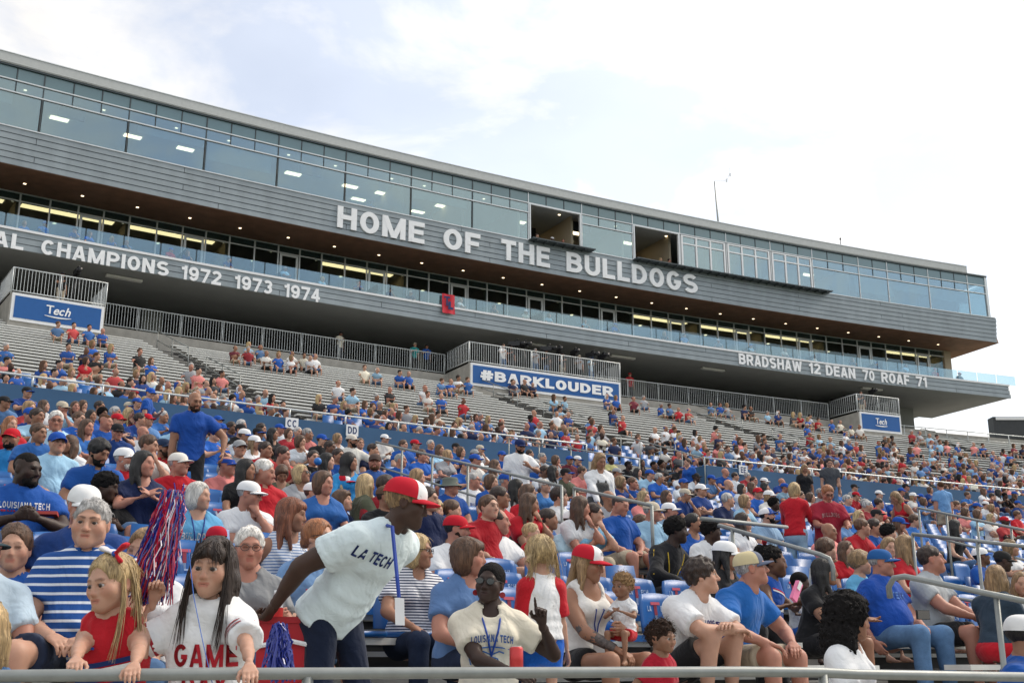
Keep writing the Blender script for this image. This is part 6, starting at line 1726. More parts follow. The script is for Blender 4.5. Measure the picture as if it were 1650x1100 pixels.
# second tier, centre
hero(553, 790, 36, 'woman with brown bob and navy top looking up', s=.98, rz=40, head='woman', skin='fair', top='tee', tc='n', bottom='jeans', bc='j', hair=('bangsbob','brown'), look=(35,10,0))
hero(507, 778, 38, 'boy in white cap and olive shirt', s=.96, rz=40, head='man', skin='fair', top='tee', tc='o', bottom='shorts', bc='d', cap=('cap',WH,WH,WH), hair=('short','brown'), look=(40,-2,0))
hero(555, 765, 30, 'blonde woman in red and white cap and white top', s=.97, rz=40, head='woman', skin='tan', top='tank', tc='w', bottom='shorts', bc='j', cap=('trucker',(.5,.014,.03),WH,(.5,.014,.03)), hair=('long','blond'), glasses='sun', look=(40,0,0))
hero(590, 764, 33, 'woman with long pale blonde hair turned away', s=.97, rz=120, head='woman', skin='tan', top='tee', tc='o', bottom='shorts', bc='d', hair=('long','blond'), look=(20,0,0))
hero(594, 797, 37, 'boy in grey cap worn backwards', s=.92, rz=40, head='child', hs=.78, skin='fair', top='tee', tc='b', bottom='shorts', bc='d', cap=('cap',(.36,.37,.38),(.36,.37,.38),(.30,.31,.32),'back'), hair=('mop','brown'), look=(32,6,0))
hero(624, 783, 38, 'young man in brown and tan cap', s=.98, rz=40, head='man', skin='tan', top='tee', tc='k', bottom='shorts', bc='d', cap=('cap',(.12,.07,.045),(.48,.40,.28),(.40,.32,.22)), hair=('short','dbrown'), look=(35,0,0))
hero(737, 831, 40, 'bearded man in red cap and white shirt', row=3, s=1.03, rz=40, head='man', skin='ruddy', top='tee', tc='w', bottom='shorts', bc='d', cap=('cap',(.50,.012,.025),(.50,.012,.025),(.50,.012,.025)), hair=('short','black'), beard='dbrown', look=(48,0,0))
hero(803, 820, 37, 'man with receding dark hair in white tee', row=4, s=1.06, rz=42, head='man', skin='ruddy', fat=.3, top='tee', tc='w', bottom='shorts', bc='x', hair=('receding','dbrown'), look=(45,2,0), armL='knee', armR='lap')
hero(700, 806, 25, 'blond boy in white long sleeves behind the red cap', row=6, s=.86, rz=35, head='child', hs=.85, skin='fair', top='long', tc='w', bottom='shorts', bc='d', hair=('mop','blond'), look=(38,0,0))
hero(729, 806, 28, 'brown haired boy in grey shirt', row=6, s=.90, rz=40, head='child', hs=.82, skin='fair', top='tee', tc='g', bottom='shorts', bc='d', hair=('short','brown'), look=(45,-2,0))
hero(851, 822, 31, 'woman in red cap and black shirt holding a child', row=5, s=.98, rz=40, head='woman', skin='fair', top='tee', tc='k', bottom='shorts', bc='k', cap=('cap',(.50,.012,.025),(.50,.012,.025),(.50,.012,.025)), hair=('tuck','dbrown'), look=(45,0,0))
hero(857, 843, 25, 'small blond child in red on the lap of the woman in black', row=4, s=.60, rz=45, head='child', skin='fair', top='tee', tc='r', bottom='shorts', bc='n', hair=('short','blond'), look=(30,0,0), dz=.12)
hero(884, 820, 29, 'dark haired boy in blue tee', row=6, s=.95, rz=42, head='child', hs=.80, skin='tan', top='tee', tc=(.06,.14,.38), bottom='shorts', bc='k', hair=('short','dbrown'), look=(42,0,0))
hero(924, 823, 31, 'boy in light blue polo and white cap', row=5, s=1.0, rz=38, head='man', skin='fair', fat=.25, top='tee', tc=(.46,.64,.74), bottom='shorts', bc=(.012,.08,.36), cap=('cap',WH,WH,WH), hair=('short','dbrown'), look=(42,0,0), armL='lap', armR='lap')
hero(957, 811, 33, 'boy in glasses and sky blue tee touching his chin', s=1.0, rz=35, head='man', skin='fair', top='tee', tc=(.22,.48,.70), bottom='shorts', bc='d', hair=('short','dbrown'), glasses='clear', look=(45,-2,0), armL='chin', armR='cross', lean=14)
hero(996, 827, 29, 'blond boy in navy tee', s=.90, rz=32, head='child', hs=.82, skin='fair', top='tee', tc=(.010,.035,.16), bottom='shorts', bc='d', hair=('short','blond'), look=(42,0,0), prints=[(('LA TECH', .17, .07, WH), dict(up_off=-.07))])
hero(1033, 829, 29, 'boy in glasses and royal blue tee beside the blond boy', s=.92, rz=28, head='child', hs=.82, skin='fair', top='tee', tc=(.012,.05,.28), bottom='shorts', bc='d', hair=('short','brown'), glasses='clear', look=(32,0,0), prints=[(('T', .07, .08, (.50,.04,.08)), dict(up_off=-.08, lat_off=.02))])
hero(1000, 798, 31, 'bald man in blue polo looking down', s=1.05, rz=35, head='fullman', skin='ruddy', fat=.3, top='polo', tc='b', bottom='shorts', bc='x', look=(20,-16,0), hair=('ring','dbrown'))
tj, rtj, ptj = hero(1090, 834, 38, 'young man in black and gold track jacket leaning forward', s=1.04, rz=48, head='man', skin='dark2', top='jacket', tc='k', collar='k', bottom='pants', bc='k', hair=('curly','black'), look=(40,-2,0), lean=24, armL='knee', armR='knee')
hero(1118, 827, 30, 'woman in glasses and blue tee behind the track jacket', s=1.0, rz=35, head='woman', skin='tan', fat=.3, top='tee', tc='b', bottom='shorts', bc='d', hair=('pony','black'), glasses='clear', look=(35,10,0))
hero(1146, 838, 34, 'young man with short dreadlocks in white tee', s=1.0, rz=45, head='man', skin='dark', top='tee', tc='w', bottom='shorts', bc='d', hair=('dreads','black'), look=(45,0,0), lean=14)
hero(1079, 810, 29, 'man in white cap and grey blue button shirt', s=1.03, rz=42, head='man', skin='ruddy', top='polo', tc=(.18,.28,.40), bottom='shorts', bc='x', cap=('cap',WH,WH,WH), hair=('short','brown'), look=(42,2,0))
hero(1198, 826, 27, 'laughing dark haired woman in white top', s=1.0, rz=40, head='woman', skin='fair', fat=.4, top='tee', tc='w', bottom='shorts', bc='k', hair=('long','dbrown'), look=(35,4,0))
hero(1236, 818, 27, 'man with thick dark beard in light blue polo and white cap', s=1.05, rz=35, head='man', skin='fair', fat=.2, top='polo', tc=(.26,.42,.60), bottom='shorts', bc='x', cap=('trucker',WH,(.02,.08,.35),(.02,.06,.25)), hair=('short','black'), beard='black', look=(35,10,0))
hero(1331, 868, 33, 'boy with brown fringe in cream shirt leaning forward', s=.95, rz=45, head='child', hs=.80, skin='fair', top='tee', tc='c', bottom='shorts', bc='d', hair=('mop','brown'), look=(42,0,0), lean=18)
hero(1363, 872, 29, 'laughing woman with curly brown hair in red', s=.95, rz=30, head='woman', skin='fair', top='tee', tc='r', bottom='shorts', bc='d', hair=('longwavy','brown'), look=(15,0,0))
hero(1388, 858, 27, 'boy with dark mop of hair', s=.95, rz=45, head='child', hs=.8, skin='fair', top='tee', tc='b', bottom='shorts', bc='d', hair=('mop','dbrown'), look=(42,0,0))
hero(1462, 862, 33, 'woman with long golden hair in red tee', s=.98, rz=45, head='woman', skin='fair', top='tee', tc='r', bottom='shorts', bc='d', hair=('long','dblond'), look=(40,0,0), armL='lap', armR='lap')
hero(1541, 837, 22, 'woman with long dark hair in black tank top', s=1.0, rz=40, head='woman', skin='fair', top='tank', tc='k', bottom='jeans', bc='j', hair=('long','black'), look=(45,0,0))
# second tier, left
hero(89, 662, 33, 'white haired man in glasses and pale blue button shirt', s=1.06, rz=18, head='oldman', skin='ruddy', fat=.4, top='polo', tc=(.42,.62,.76), bottom='shorts', bc='x', hair=('short','white'), glasses='clear', look=(8,-8,0), armL='side', armR='side')
hero(49, 657, 27, 'man in royal cap, sunglasses and blue polo', s=1.04, rz=25, head='oldman', skin='ruddy', top='polo', tc=(.012,.05,.24), bottom='shorts', bc='x', cap=('cap',(.015,.08,.40),(.015,.08,.40),(.015,.08,.40)), hair=('short','grey'), glasses='sun', look=(30,0,0))
hero(21, 691, 35, 'bearded man in red cap and bright blue shirt', s=1.06, rz=10, head='fullman', skin='tan', fat=.4, top='polo', tc=(.02,.20,.50), bottom='shorts', bc='x', cap=('cap',(.52,.012,.025),(.52,.012,.025),(.52,.012,.025)), hair=('short','dbrown'), beard='black', look=(-12,0,0))
hero(18, 671, 27, 'woman with curly auburn hair in red at the left edge', s=.98, rz=25, head='woman', skin='fair', top='tee', tc='r', bottom='shorts', bc='d', hair=('longwavy','ginger'), look=(30,0,0))
hero(112, 701, 31, 'woman in sunglasses and white top with brown hair tied back', s=.98, rz=0, head='woman', skin='tan', top='tee', tc='w', bottom='shorts', bc='j', hair=('long','brown'), glasses='sun', look=(-25,4,0))
hero(160, 709, 40, 'man with black beard in blue polo looking down', s=1.05, rz=30, head='man', skin='tan', fat=.2, top='polo', tc=(.012,.08,.32), bottom='pants', bc='k', hair=('mop','black'), beard='black', look=(35,-22,0), lean=16, armL='forward', armR='lap')
hero(190, 683, 28, 'man in black cap and dark blue polo', s=1.03, rz=25, head='man', skin='ruddy', top='polo', tc=(.010,.04,.17), bottom='shorts', bc='d', cap=('cap',(.018,.018,.02),(.018,.018,.02),(.018,.018,.02)), hair=('short','dbrown'), look=(15,-10,0))
hero(171, 668, 26, 'stocky man with sunglasses on his head in royal blue tee', s=1.05, rz=35, head='fullman', skin='ruddy', fat=.5, top='tee', tc='b', bottom='shorts', bc='d', hair=('crop','brown'), look=(42,0,0))
hero(232, 687, 23, 'bald man in white tee', s=1.04, rz=35, head='oldman', skin='ruddy', fat=.3, top='tee', tc='w', bottom='shorts', bc='x', look=(45,-4,0))
hero(333, 727, 22, 'small boy in blue jersey number 1 seen from behind', s=.72, rz=205, head='child', hs=.95, skin='fair', top='tee', tc='b', bottom='shorts', bc='n', hair=('short','brown'), look=(-10,0,0), dz=.1, prints=[(('1', .06, .14, WH), dict(back=True, up_off=-.06)), (('TECH BULLDOGS', .22, .035, WH), dict(back=True, up_off=.055))])
hero(486, 749, 31, 'blonde woman in sunglasses and grey tee', s=.98, rz=35, head='woman', skin='tan', top='tee', tc='g', bottom='shorts', bc='d', hair=('bob','blond'), glasses='sun', look=(35,12,0))
hero(455, 750, 27, 'woman with brown hair in olive looking down', s=.96, rz=20, head='woman', skin='tan', top='tee', tc='o', bottom='shorts', bc='d', hair=('bangsbob','brown'), look=(5,-30,0))
hero(604, 731, 28, 'bearded man in dark cap and blue polo', s=1.04, rz=10, head='fullman', skin='ruddy', fat=.4, top='polo', tc=(.03,.09,.30), bottom='shorts', bc='d', cap=('cap',(.10,.07,.06),(.10,.07,.06),(.10,.07,.06)), hair=('short','dbrown'), beard='brown', look=(-5,0,0))
hero(646, 731, 22, 'man with cropped grey hair in blue printed tee', s=1.04, rz=35, head='man', skin='ruddy', top='tee', tc='b', bottom='shorts', bc='d', hair=('crop','grey'), look=(45,0,0), armL='side', armR='side', prints=[(('TECH', .17, .07, (.55,.10,.16)), dict(up_off=-.04))])
hero(563, 730, 28, 'woman in black headscarf and sky blue top', s=.98, rz=35, head='woman', skin='tan', top='long', tc=(.03,.25,.55), bottom='pants', bc='k', hair=('hood','black'), look=(45,0,0))
hero(727, 768, 30, 'man in olive bucket hat and blue tee', s=1.04, rz=35, head='oldman', skin='ruddy', fat=.5, top='tee', tc=(.012,.07,.30), bottom='shorts', bc='d', cap=('bucket',(.13,.15,.13),0,0), hair=('short','grey'), look=(45,0,0))
hero(763, 762, 25, 'grey haired man in glasses and white printed tee', s=1.04, rz=35, head='oldman', skin='ruddy', fat=.4, top='tee', tc='w', bottom='shorts', bc='x', hair=('short','grey'), glasses='clear', look=(42,4,0), prints=[(('BULLDOGS', .20, .05, (.03,.08,.35)), dict(up_off=-.06))])
hero(684, 778, 27, 'man in white cap and blue shirt beside the steps', s=1.0, rz=45, head='man', skin='ruddy', top='tee', tc='b', bottom='shorts', bc='d', cap=('cap',WH,WH,WH), hair=('short','brown'), look=(45,0,0))
hero(806, 784, 34, 'dark haired man in glasses and red shirt', s=1.04, rz=42, head='man', skin='tan', top='tee', tc='r', bottom='shorts', bc='d', hair=('short','dbrown'), glasses='clear', look=(45,0,0))
hero(902, 786, 30, 'young man with dark wavy hair in white polo', s=1.0, rz=38, head='man', skin='fair', top='polo', tc='w', bottom='shorts', bc='d', hair=('mop','dbrown'), look=(45,2,0))
hero(816, 763, 27, 'man in royal cap and royal tee behind the red shirt', s=1.0, rz=40, head='man', skin='ruddy', top='tee', tc='b', bottom='shorts', bc='d', cap=('cap',(.015,.07,.35),(.015,.07,.35),(.015,.07,.35)), hair=('short','grey'), look=(45,0,0))
hero(878, 772, 22, 'woman with short frosted hair in blue and red tee', s=.98, rz=25, head='oldwoman', skin='fair', top='tee', tc=(.06,.20,.48), bottom='shorts', bc='d', hair=('short','silver'), glasses='sun', look=(35,0,0))
# on their feet
free(314, 632, 14.2, 'tall bald man in royal blue polo standing in the aisle', lod=1, s=1.05, rz=20, head='man', skin='tan', top='polo', tc=(.012,.07,.33), bottom='pants', bc='k', hair=None, beard='dbrown', look=(22,-14,0), lean=6, armR='down', armL=((.36,-.14,.92), (1,.3,-.3), 'relax', (-1,0,0), 'abs'))
free(838, 708, 19.5, 'man in white tee and navy LA cap standing with a cup', s=1.03, rz=20, head='man', skin='tan', fat=.3, top='loosetee', loose=.5, tc='w', bottom='shorts', bc='d', cap=('cap',(.012,.025,.10),(.012,.025,.10),(.012,.025,.10)), hair=('short','black'), beard='black', look=(10,-14,0), armL='phone', armR='down')
ow, row_, pow_ = free(967, 730, 16.5, 'blonde woman in white top and grey overalls standing in the aisle', s=1.0, rz=15, head='woman', skin='tan', fat=.35, top='long', tc='w', bottom='pants', bc=(.075,.075,.075), hair=('longwavy','dblond'), look=(10,-22,0), lean=12, tucked=True, armR=((-.10,-.42,.80), (-1,0,-.5), 'relax', (0,0,-1), 'abs'), armL='down')
for s in (-1, 1):
    b = MB(); b.tube([Vector(row_['waist']+row_['lat']*s*.05+row_['fw']*.12), Vector(row_['chest']+row_['lat']*s*.06+row_['fw']*.14), Vector(row_['nb']+row_['lat']*s*.07+row_['fw']*.02)], .018, 6); b.build('overall_strap', mat('overall_grey', (.075,.075,.075), .9), ow)
v_, f_ = mesh_field([Cone(row_['P0']+row_['fw']*.01, row_['waist']+row_['fw']*.015, .190, .165, .03, lat=row_['lat'], flat=.92), Cone(row_['waist']+row_['fw']*.055, row_['chest']+row_['fw']*.095, .160, .118, .03, cut1=True, lat=row_['lat'], flat=.95)], .03); q = mesh_obj('overall_bib', v_, f_, 'cloth', ow); q.color = (.075,.075,.075,1)
free(1280, 778, 17.3, 'blonde woman in red jacket and light jeans standing in the aisle', s=1.0, rz=150, head='woman', skin='fair', top='long', tc='r', bottom='jeans', bc=(.30,.44,.56), hair=('bob','blond'), look=(10,0,0), armL='forward', armR='forward', lean=6)
free(1334, 782, 17.3, 'man with glasses in dark red USA tee standing and looking down', s=1.05, rz=5, head='man', skin='ruddy', fat=.3, top='loosetee', loose=.6, tc=(.32,.02,.04), bottom='shorts', bc='d', hair=('short','ginger'), glasses='clear', look=(0,-28,0), lean=10, armL='forward', armR='forward', prints=[(('BULLDOGS', .26, .06, (.45,.25,.25)), dict(up_off=-.02, arch=.02)), (('USA', .15, .07, (.55,.45,.45)), dict(up_off=-.22))])
free(1297, 748, 30, 'long haired woman in black tee standing before the blue wall', s=1.0, rz=10, head='woman', skin='tan', top='tee', tc='k', bottom='jeans', bc='j', hair=('long','dblond'), look=(0,-20,0), armL='down', armR='down')
free(1337, 738, 30, 'man in charcoal tee standing before the blue wall', s=1.03, rz=-5, head='man', skin='fair', top='tee', tc='d', bottom='jeans', bc='j', hair=('short','dbrown'), look=(0,-20,0), armL='down', armR='down')
free(1443, 792, 22, 'woman in red tank top and denim shorts bending over', s=1.0, rz=-60, head='woman', skin='tan', top='tank', tc='r', bottom='shorts', bc=(.18,.30,.45), short=.35, hair=('long','dblond'), look=(0,-30,0), lean=40, armL='forward', armR='forward')
free(242, 625, 22, 'boy in royal cap and blue tee standing on the cross aisle', s=.97, rz=100, head='man', skin='fair', top='tee', tc=(.012,.08,.36), bottom='shorts', bc='d', cap=('cap',(.015,.09,.45),(.015,.09,.45),(.015,.09,.45)), hair=('short','brown'), look=(-40,-10,0), armL='phone', armR='down')
free(567, 700, 21, 'man in white shirt and tan cap pointing to the right', s=1.03, rz=20, head='man', skin='tan', top='long', tc=(.72,.70,.64), bottom='shorts', bc='d', cap=('cap',(.60,.56,.50),(.60,.56,.50),(.55,.50,.45)), hair=('short','black'), beard='black', look=(50,0,0), armL=((.62,-.10,1.32), (.2,0,-1), 'point', (0,0,-1), 'abs'), armR='down')
free(1516, 776, 30, 'man in sky blue shirt standing with his back turned', s=1.03, rz=190, head='man', skin='ruddy', fat=.3, top='tee', tc=(.14,.30,.56), bottom='shorts', bc='x', hair=('crop','brown'), look=(0,0,0), armL='down', armR='down')
free(1108, 738, 29, 'girl with ponytail in blue tee standing by the portal', s=.95, rz=-50, head='woman', skin='fair', top='tee', tc='b', bottom='shorts', bc='d', hair=('pony','brown'), look=(-10,0,0), armL='down', armR='down')

strand_hair(lg, rlg, [((-.04,.06,.09),(-.09,.09,0),(-.105,.05,-.22),.014), ((.04,.06,.09),(.09,.09,0),(.105,.05,-.22),.014), ((0,.09,.09),(0,.13,0),(-.03,.11,-.12),.02)], HC['blond'], 8, 120, .0021)

for s in (-1, 1):
    line_print(ptj['shirt'], rtj['shirt'], rtj, [(s*.13,.10),(s*.12,.05),(s*.10,0),(s*.075,-.06),(s*.06,-.14)], .006, GOLD, 'gold_piping')
    a_, e_, w_ = rtj['arms'][s]; b = MB(); o_ = rtj['fw']*.02+rtj['lat']*s*.066
    b.tube([a_+o_+np.array([0,0,.03]), a_*.5+e_*.5+o_*1.02, e_+o_*.95], .006, 5); b.build('gold_piping', mat('print_%s' % str(GOLD), GOLD, .8, noise=.05), ptj['shirt'])

# ================================================================== the rest of the crowd: people further back
SH_CODE = dict(b='b', n='n', r='r', w='w', l='l', g='g', k='k', m='m', p='p', c='c', t='t', d='d', o='o', s='s', y='y')
HEADC = {'0': ('man','short','brown'), '1': ('man','short','dbrown'), '2': ('oldman','short','grey'), '3': ('oldman',None,None), '4': ('woman','long','brown'), '5': ('woman','long','blond'),
         '6': ('woman','bob','dblond'), '7': ('woman','bob','brown'), '8': ('woman','curly','black'), '9': ('man','crop','black'), 'a': ('woman','long','black'),
         'B': ('man','undercap','brown'), 'W': ('man','undercap','brown'), 'R': ('man','undercap','brown'), 'K': ('man','undercap','dbrown'), 'T': ('man','undercap','grey'), 'G': ('man','undercap','brown'), 'V': ('woman','tuck','dblond'), 'Q': ('woman','tuck','brown')}
HAIRN = {'0': 'brown hair', '1': 'dark hair', '2': 'grey hair', '3': 'a bald head', '4': 'long brown hair', '5': 'long blonde hair', '6': 'a blonde bob', '7': 'a brown bob', '8': 'curly dark hair', '9': 'cropped hair', 'a': 'long black hair',
         'B': 'a blue cap', 'W': 'a white cap', 'R': 'a red cap', 'K': 'a black cap', 'T': 'a tan cap', 'G': 'a grey cap', 'V': 'a white cap over blonde hair', 'Q': 'a blue cap over brown hair'}
CAPC = {'B': (.015,.08,.38), 'W': WH, 'R': (.48,.012,.025), 'K': (.02,.02,.022), 'T': (.52,.46,.36), 'G': (.32,.33,.34), 'V': WH, 'Q': (.015,.07,.33)}
MIDL = """43,633,b,K 7,650,b,K 47,659,r,6 70,656,w,4 101,658,l,T 121,657,n,4 127,677,b,0 146,672,b,a 161,656,g,1 165,668,b,8* 186,666,b,2 189,679,n,R 208,668,r,5 207,657,g,T
240,719,w,0 226,677,b,1 237,678,b,R 92,716,l,B 231,750,n,a 62,700,b,0 140,690,b,4 263,672,b,2 283,690,l,1 60,672,l,1 133,655,w,7 220,650,b,B
351,679,n,B 357,693,l,B 373,690,n,1* 389,686,b,2 388,694,k,K 395,703,w,W 416,700,b,K* 421,692,b,1 440,700,k,a 451,692,w,B 465,700,r,7 480,698,r,2 484,713,w,7 428,726,r,1 456,734,r,1 386,724,g,G 396,760,k,a 345,700,b,0 410,715,w,V
505,740,k,1 519,710,k,B 532,722,g,1* 545,736,b,1 544,708,w,6 601,726,n,1 669,717,b,R 694,717,b,2 709,725,l,4 650,718,b,0 735,722,b,K 673,772,b,6 521,781,b,7 624,785,r,1 690,807,n,1 496,700,p,2 620,708,w,W 580,716,b,0 527,745,b,a
743,729,b,7 765,733,w,G 774,725,w,T 766,742,w,B 798,752,l,4 809,735,b,B 854,732,b,1 864,750,b,2 874,738,g,2 896,742,g,7 878,761,w,1* 892,761,w,a* 918,742,m,B 931,742,b,W 913,765,o,K 939,761,p,0 792,779,b,7 833,788,w,a 852,797,r,4 854,814,r,4 788,819,r,0 936,819,w,4 680,735,b,0 722,735,g,6 750,752,b,B 836,760,b,0
995,763,g,G 1001,778,b,6 1028,762,l,a 1013,750,k,9# 1035,747,k,a* 1054,750,k,9* 1066,748,k,8* 1048,765,l,B 1063,771,b,2 1094,755,k,K 1100,765,w,K* 1122,770,w,K# 1102,780,w,B 1147,773,b,B 1169,761,b,3 1174,781,b,3 1038,804,p,5 1075,802,b,4 1105,799,b,T 1051,825,l,T 982,806,g,3 1173,806,n,2 985,742,y,9# 1020,780,b,0 1130,790,b,W 960,760,b,0
1185,768,w,1 1205,768,r,2 1196,788,w,a 1212,785,p,4 1215,775,w,1 1232,777,g,W 1233,785,b,a 1260,777,b,3 1265,786,l,B 1201,809,l,6 1248,813,b,8# 1307,803,w,7 1322,795,g,2 1366,806,b,2 1363,840,b,0 1385,834,b,5 1390,850,r,0 1336,858,p,3 1377,786,g,K 1395,813,r,2 1350,790,b,7 1290,800,b,0 1240,800,w,V 1222,795,b,R
1417,797,b,W 1453,792,b,B 1461,785,d,K 1484,802,b,B 1489,809,b,7 1508,809,b,B 1519,812,l,B 1531,814,w,2 1530,802,g,2 1542,814,b,0 1555,816,r,0 1556,826,p,7 1575,817,b,B 1589,814,w,W 1599,819,w,6 1576,829,l,7 1598,836,w,5 1620,841,r,R# 1621,799,k,9# 1587,785,w,4 1611,789,w,a* 1637,787,k,Q 1417,811,r,1 1399,816,r,2 1414,831,w,K 1433,860,r,8 1630,884,w,6 1640,830,r,0 1641,812,b,B 1560,798,b,0 1600,800,b,1 1500,790,b,7 1472,800,w,V 1440,806,b,2 1380,800,r,R 1410,850,b,1 1450,845,w,Q 1475,840,b,0"""
BASES = {}
POSES = [dict(armL='lap', armR='lap', lean=4), dict(armL='clasp', armR='clasp', lean=20), dict(armL='cross', armR='cross', lean=2), dict(armL='chin', armR='cross', lean=14), dict(armL='side', armR='knee', lean=6), dict(armL='clap', armR='clap', lean=5)]
LOOKS = [40, 55, 25, 48, 5, 35]
def base(kind, k, bot):
    """one figure of this kind and pose; later copies share its meshes"""
    key = (kind, k, bot)
    if key in BASES: return BASES[key]
    sp = dict(POSES[k % 6]); sp.update(head=kind, top='tee' if (k+len(kind)) % 3 else 'polo', bottom=bot, look=(LOOKS[k % 6], (-3, 2, 0, -6, 4, 0)[k % 6], 0), seed=10+k*7+len(kind), lod=2, fat=(0, .35, .1, .5, .2, 0)[(k+len(kind)) % 6])
    r = figure(sp, **LODS[2]); b = r['body']
    me = {}
    def keep(o): m_ = o.data; bpy.data.objects.remove(o); return m_
    me['body'] = keep(mesh_obj('person', b[0], b[1], None, None, True, b[2], b[3], ['skin', 'eye']))
    me['shirt'] = keep(mesh_obj('shirt', *r['shirt'], 'cloth'))
    me['pants'] = keep(mesh_obj('shorts' if bot == 'shorts' else 'jeans', *r['pants'], 'cloth'))
    if 'collar' in r: me['collar'] = keep(mesh_obj('collar', *r['collar'], 'cloth'))
    M = np.eye(4); M[:3,:3] = r['head_R']*r['hs']; M[:3,3] = r['head_c']
    BASES[key] = (me, Matrix(M.tolist()), r); return BASES[key]
HM = {}
def head_gear(style):
    if style not in HM:
        if style == 'cap':
            (cv, cf, fr), (bv, bf) = cap_parts('cap', 14)
            o = mesh_obj('cap', cv, cf, 'capcloth'); o2 = mesh_obj('bill', bv, bf, 'capcloth'); HM[style] = (o.data, o2.data); bpy.data.objects.remove(o); bpy.data.objects.remove(o2)
        else:
            v, f = hair_mesh(style, .0135, 1); o = mesh_obj('hair', v, f, 'hair_fuzzy' if style in ('curly', 'crop') else 'hair'); HM[style] = o.data; bpy.data.objects.remove(o)
    return HM[style]
def link(name, me, parent, col, M=None):
    o = bpy.data.objects.new(name, me); COL.objects.link(o); o.parent = parent; o.color = (*col, 1)
    if M is not None: o.matrix_local = M
    return o
MR = random.Random(5)
def jitter(c, k=.15): f = 1+MR.uniform(-k, k); return tuple(min(.85, x*f) for x in c)
def cloth_for(code):
    if code == 'b': return jitter(MR.choice([C['b'], C['b'], (.03,.13,.40), (.014,.05,.22), (.10,.21,.42), (.02,.11,.45)]), .22)
    if code == 'r': return jitter(MR.choice([C['r'], C['r'], (.32,.02,.03), (.52,.06,.06)]), .2)
    if code == 'w': return jitter(MR.choice([C['w'], C['w'], (.66,.64,.60), (.62,.66,.70)]), .08)
    return jitter(C[SH_CODE[code]], .3)
def skin_for(hc):
    return jitter(SK['brown'] if '*' in hc else SK['dark'] if '#' in hc else SK[MR.choice(['pale', 'fair', 'ruddy', 'tan', 'pale'])], .08)
def person_at(loc, rz, s, shirt, hc):
    kind, hs_, hcol = HEADC[hc[0]]
    k = MR.randrange(6); bot = 'jeans' if k % 3 == 0 else 'shorts'
    me, M, r = base(kind, k, bot)
    o = bpy.data.objects.new('person', me['body']); COL.objects.link(o); o.color = (*skin_for(hc), 1)
    o.location = loc; o.rotation_euler = (0, 0, R_(rz)); o.scale = (s, s, s)
    sc_ = cloth_for(shirt)
    q = link('shirt', me['shirt'], o, sc_)
    if 'collar' in me: link('collar', me['collar'], q, sc_)
    link('shorts' if bot == 'shorts' else 'jeans', me['pants'], o, MR.choice([C['d'], C['x'], C['j'], C['k'], C['n']]))
    if hs_: link('hair', head_gear(hs_), o, jitter(HC[hcol], .3), M)
    if hc[0] in CAPC:
        cv, bv = head_gear('cap'); cc = CAPC[hc[0]]; cp = link('cap', cv, o, cc, M); link('bill', bv, cp, cc if MR.random() < .7 else CAPC['B'])
    return o, r
MIDS = []
HPT = [(250, [(655,16),(675,20),(700,24),(725,28),(760,32)]), (620, [(700,15),(722,20),(735,21),(750,24),(772,27),(785,30),(815,33)]), (850, [(728,16),(742,18),(752,20),(780,23),(797,27),(820,29)]), (1060, [(747,17),(765,18),(780,20),(803,24),(830,30)]), (1290, [(765,13),(785,17),(803,19),(815,20),(835,24),(860,29)]), (1530, [(785,13),(800,14),(812,16),(826,18),(840,20),(860,26),(884,28)])]
def hp_at(x, y):
    xs = [a for a, _ in HPT]; vals = [np.interp(y, [q[0] for q in t], [q[1] for q in t]) for _, t in HPT]
    return float(np.interp(x, xs, vals))
def row_for(x, y):
    best = None; hp = hp_at(x, y)
    for j in range(2, 25):
        d = 6.2+.8*j; t = row_at_px(d, x); p = row_point(d, t)
        _, yy, dp = project((p.x, p.y, head_z(d)-.10+CZ))
        e = abs(yy-y)/7+abs(math.log(.24*1850/dp/hp))*6
        if best is None or e < best[0]: best = (e, d)
    return best[1]
for e in MIDL.split():
    x, y, sh_, hc = e.split(','); x, y = float(x), float(y)
    d = row_for(x, y); s = 1.05*MR.uniform(.94, 1.06)*(.96 if HEADC[hc[0]][0] == 'woman' else 1.0)
    rz = 33+MR.uniform(-10, 14)
    o, r = person_at((0,0,0), rz, s, sh_, hc)
    yt = seat_on_row(o, r, s, x, d+.11, rz, deck_z(d)+.43)
    _, _, dp = project(o.location); o.location.z += max(-.35, min(.35, (yt-(y-.13*1850/dp))/1850*dp))
    MIDS.append((x, y, o, CN[SH_CODE[sh_]], HAIRN[hc[0]], d)); PEOPLE.append((x, y, o, d))

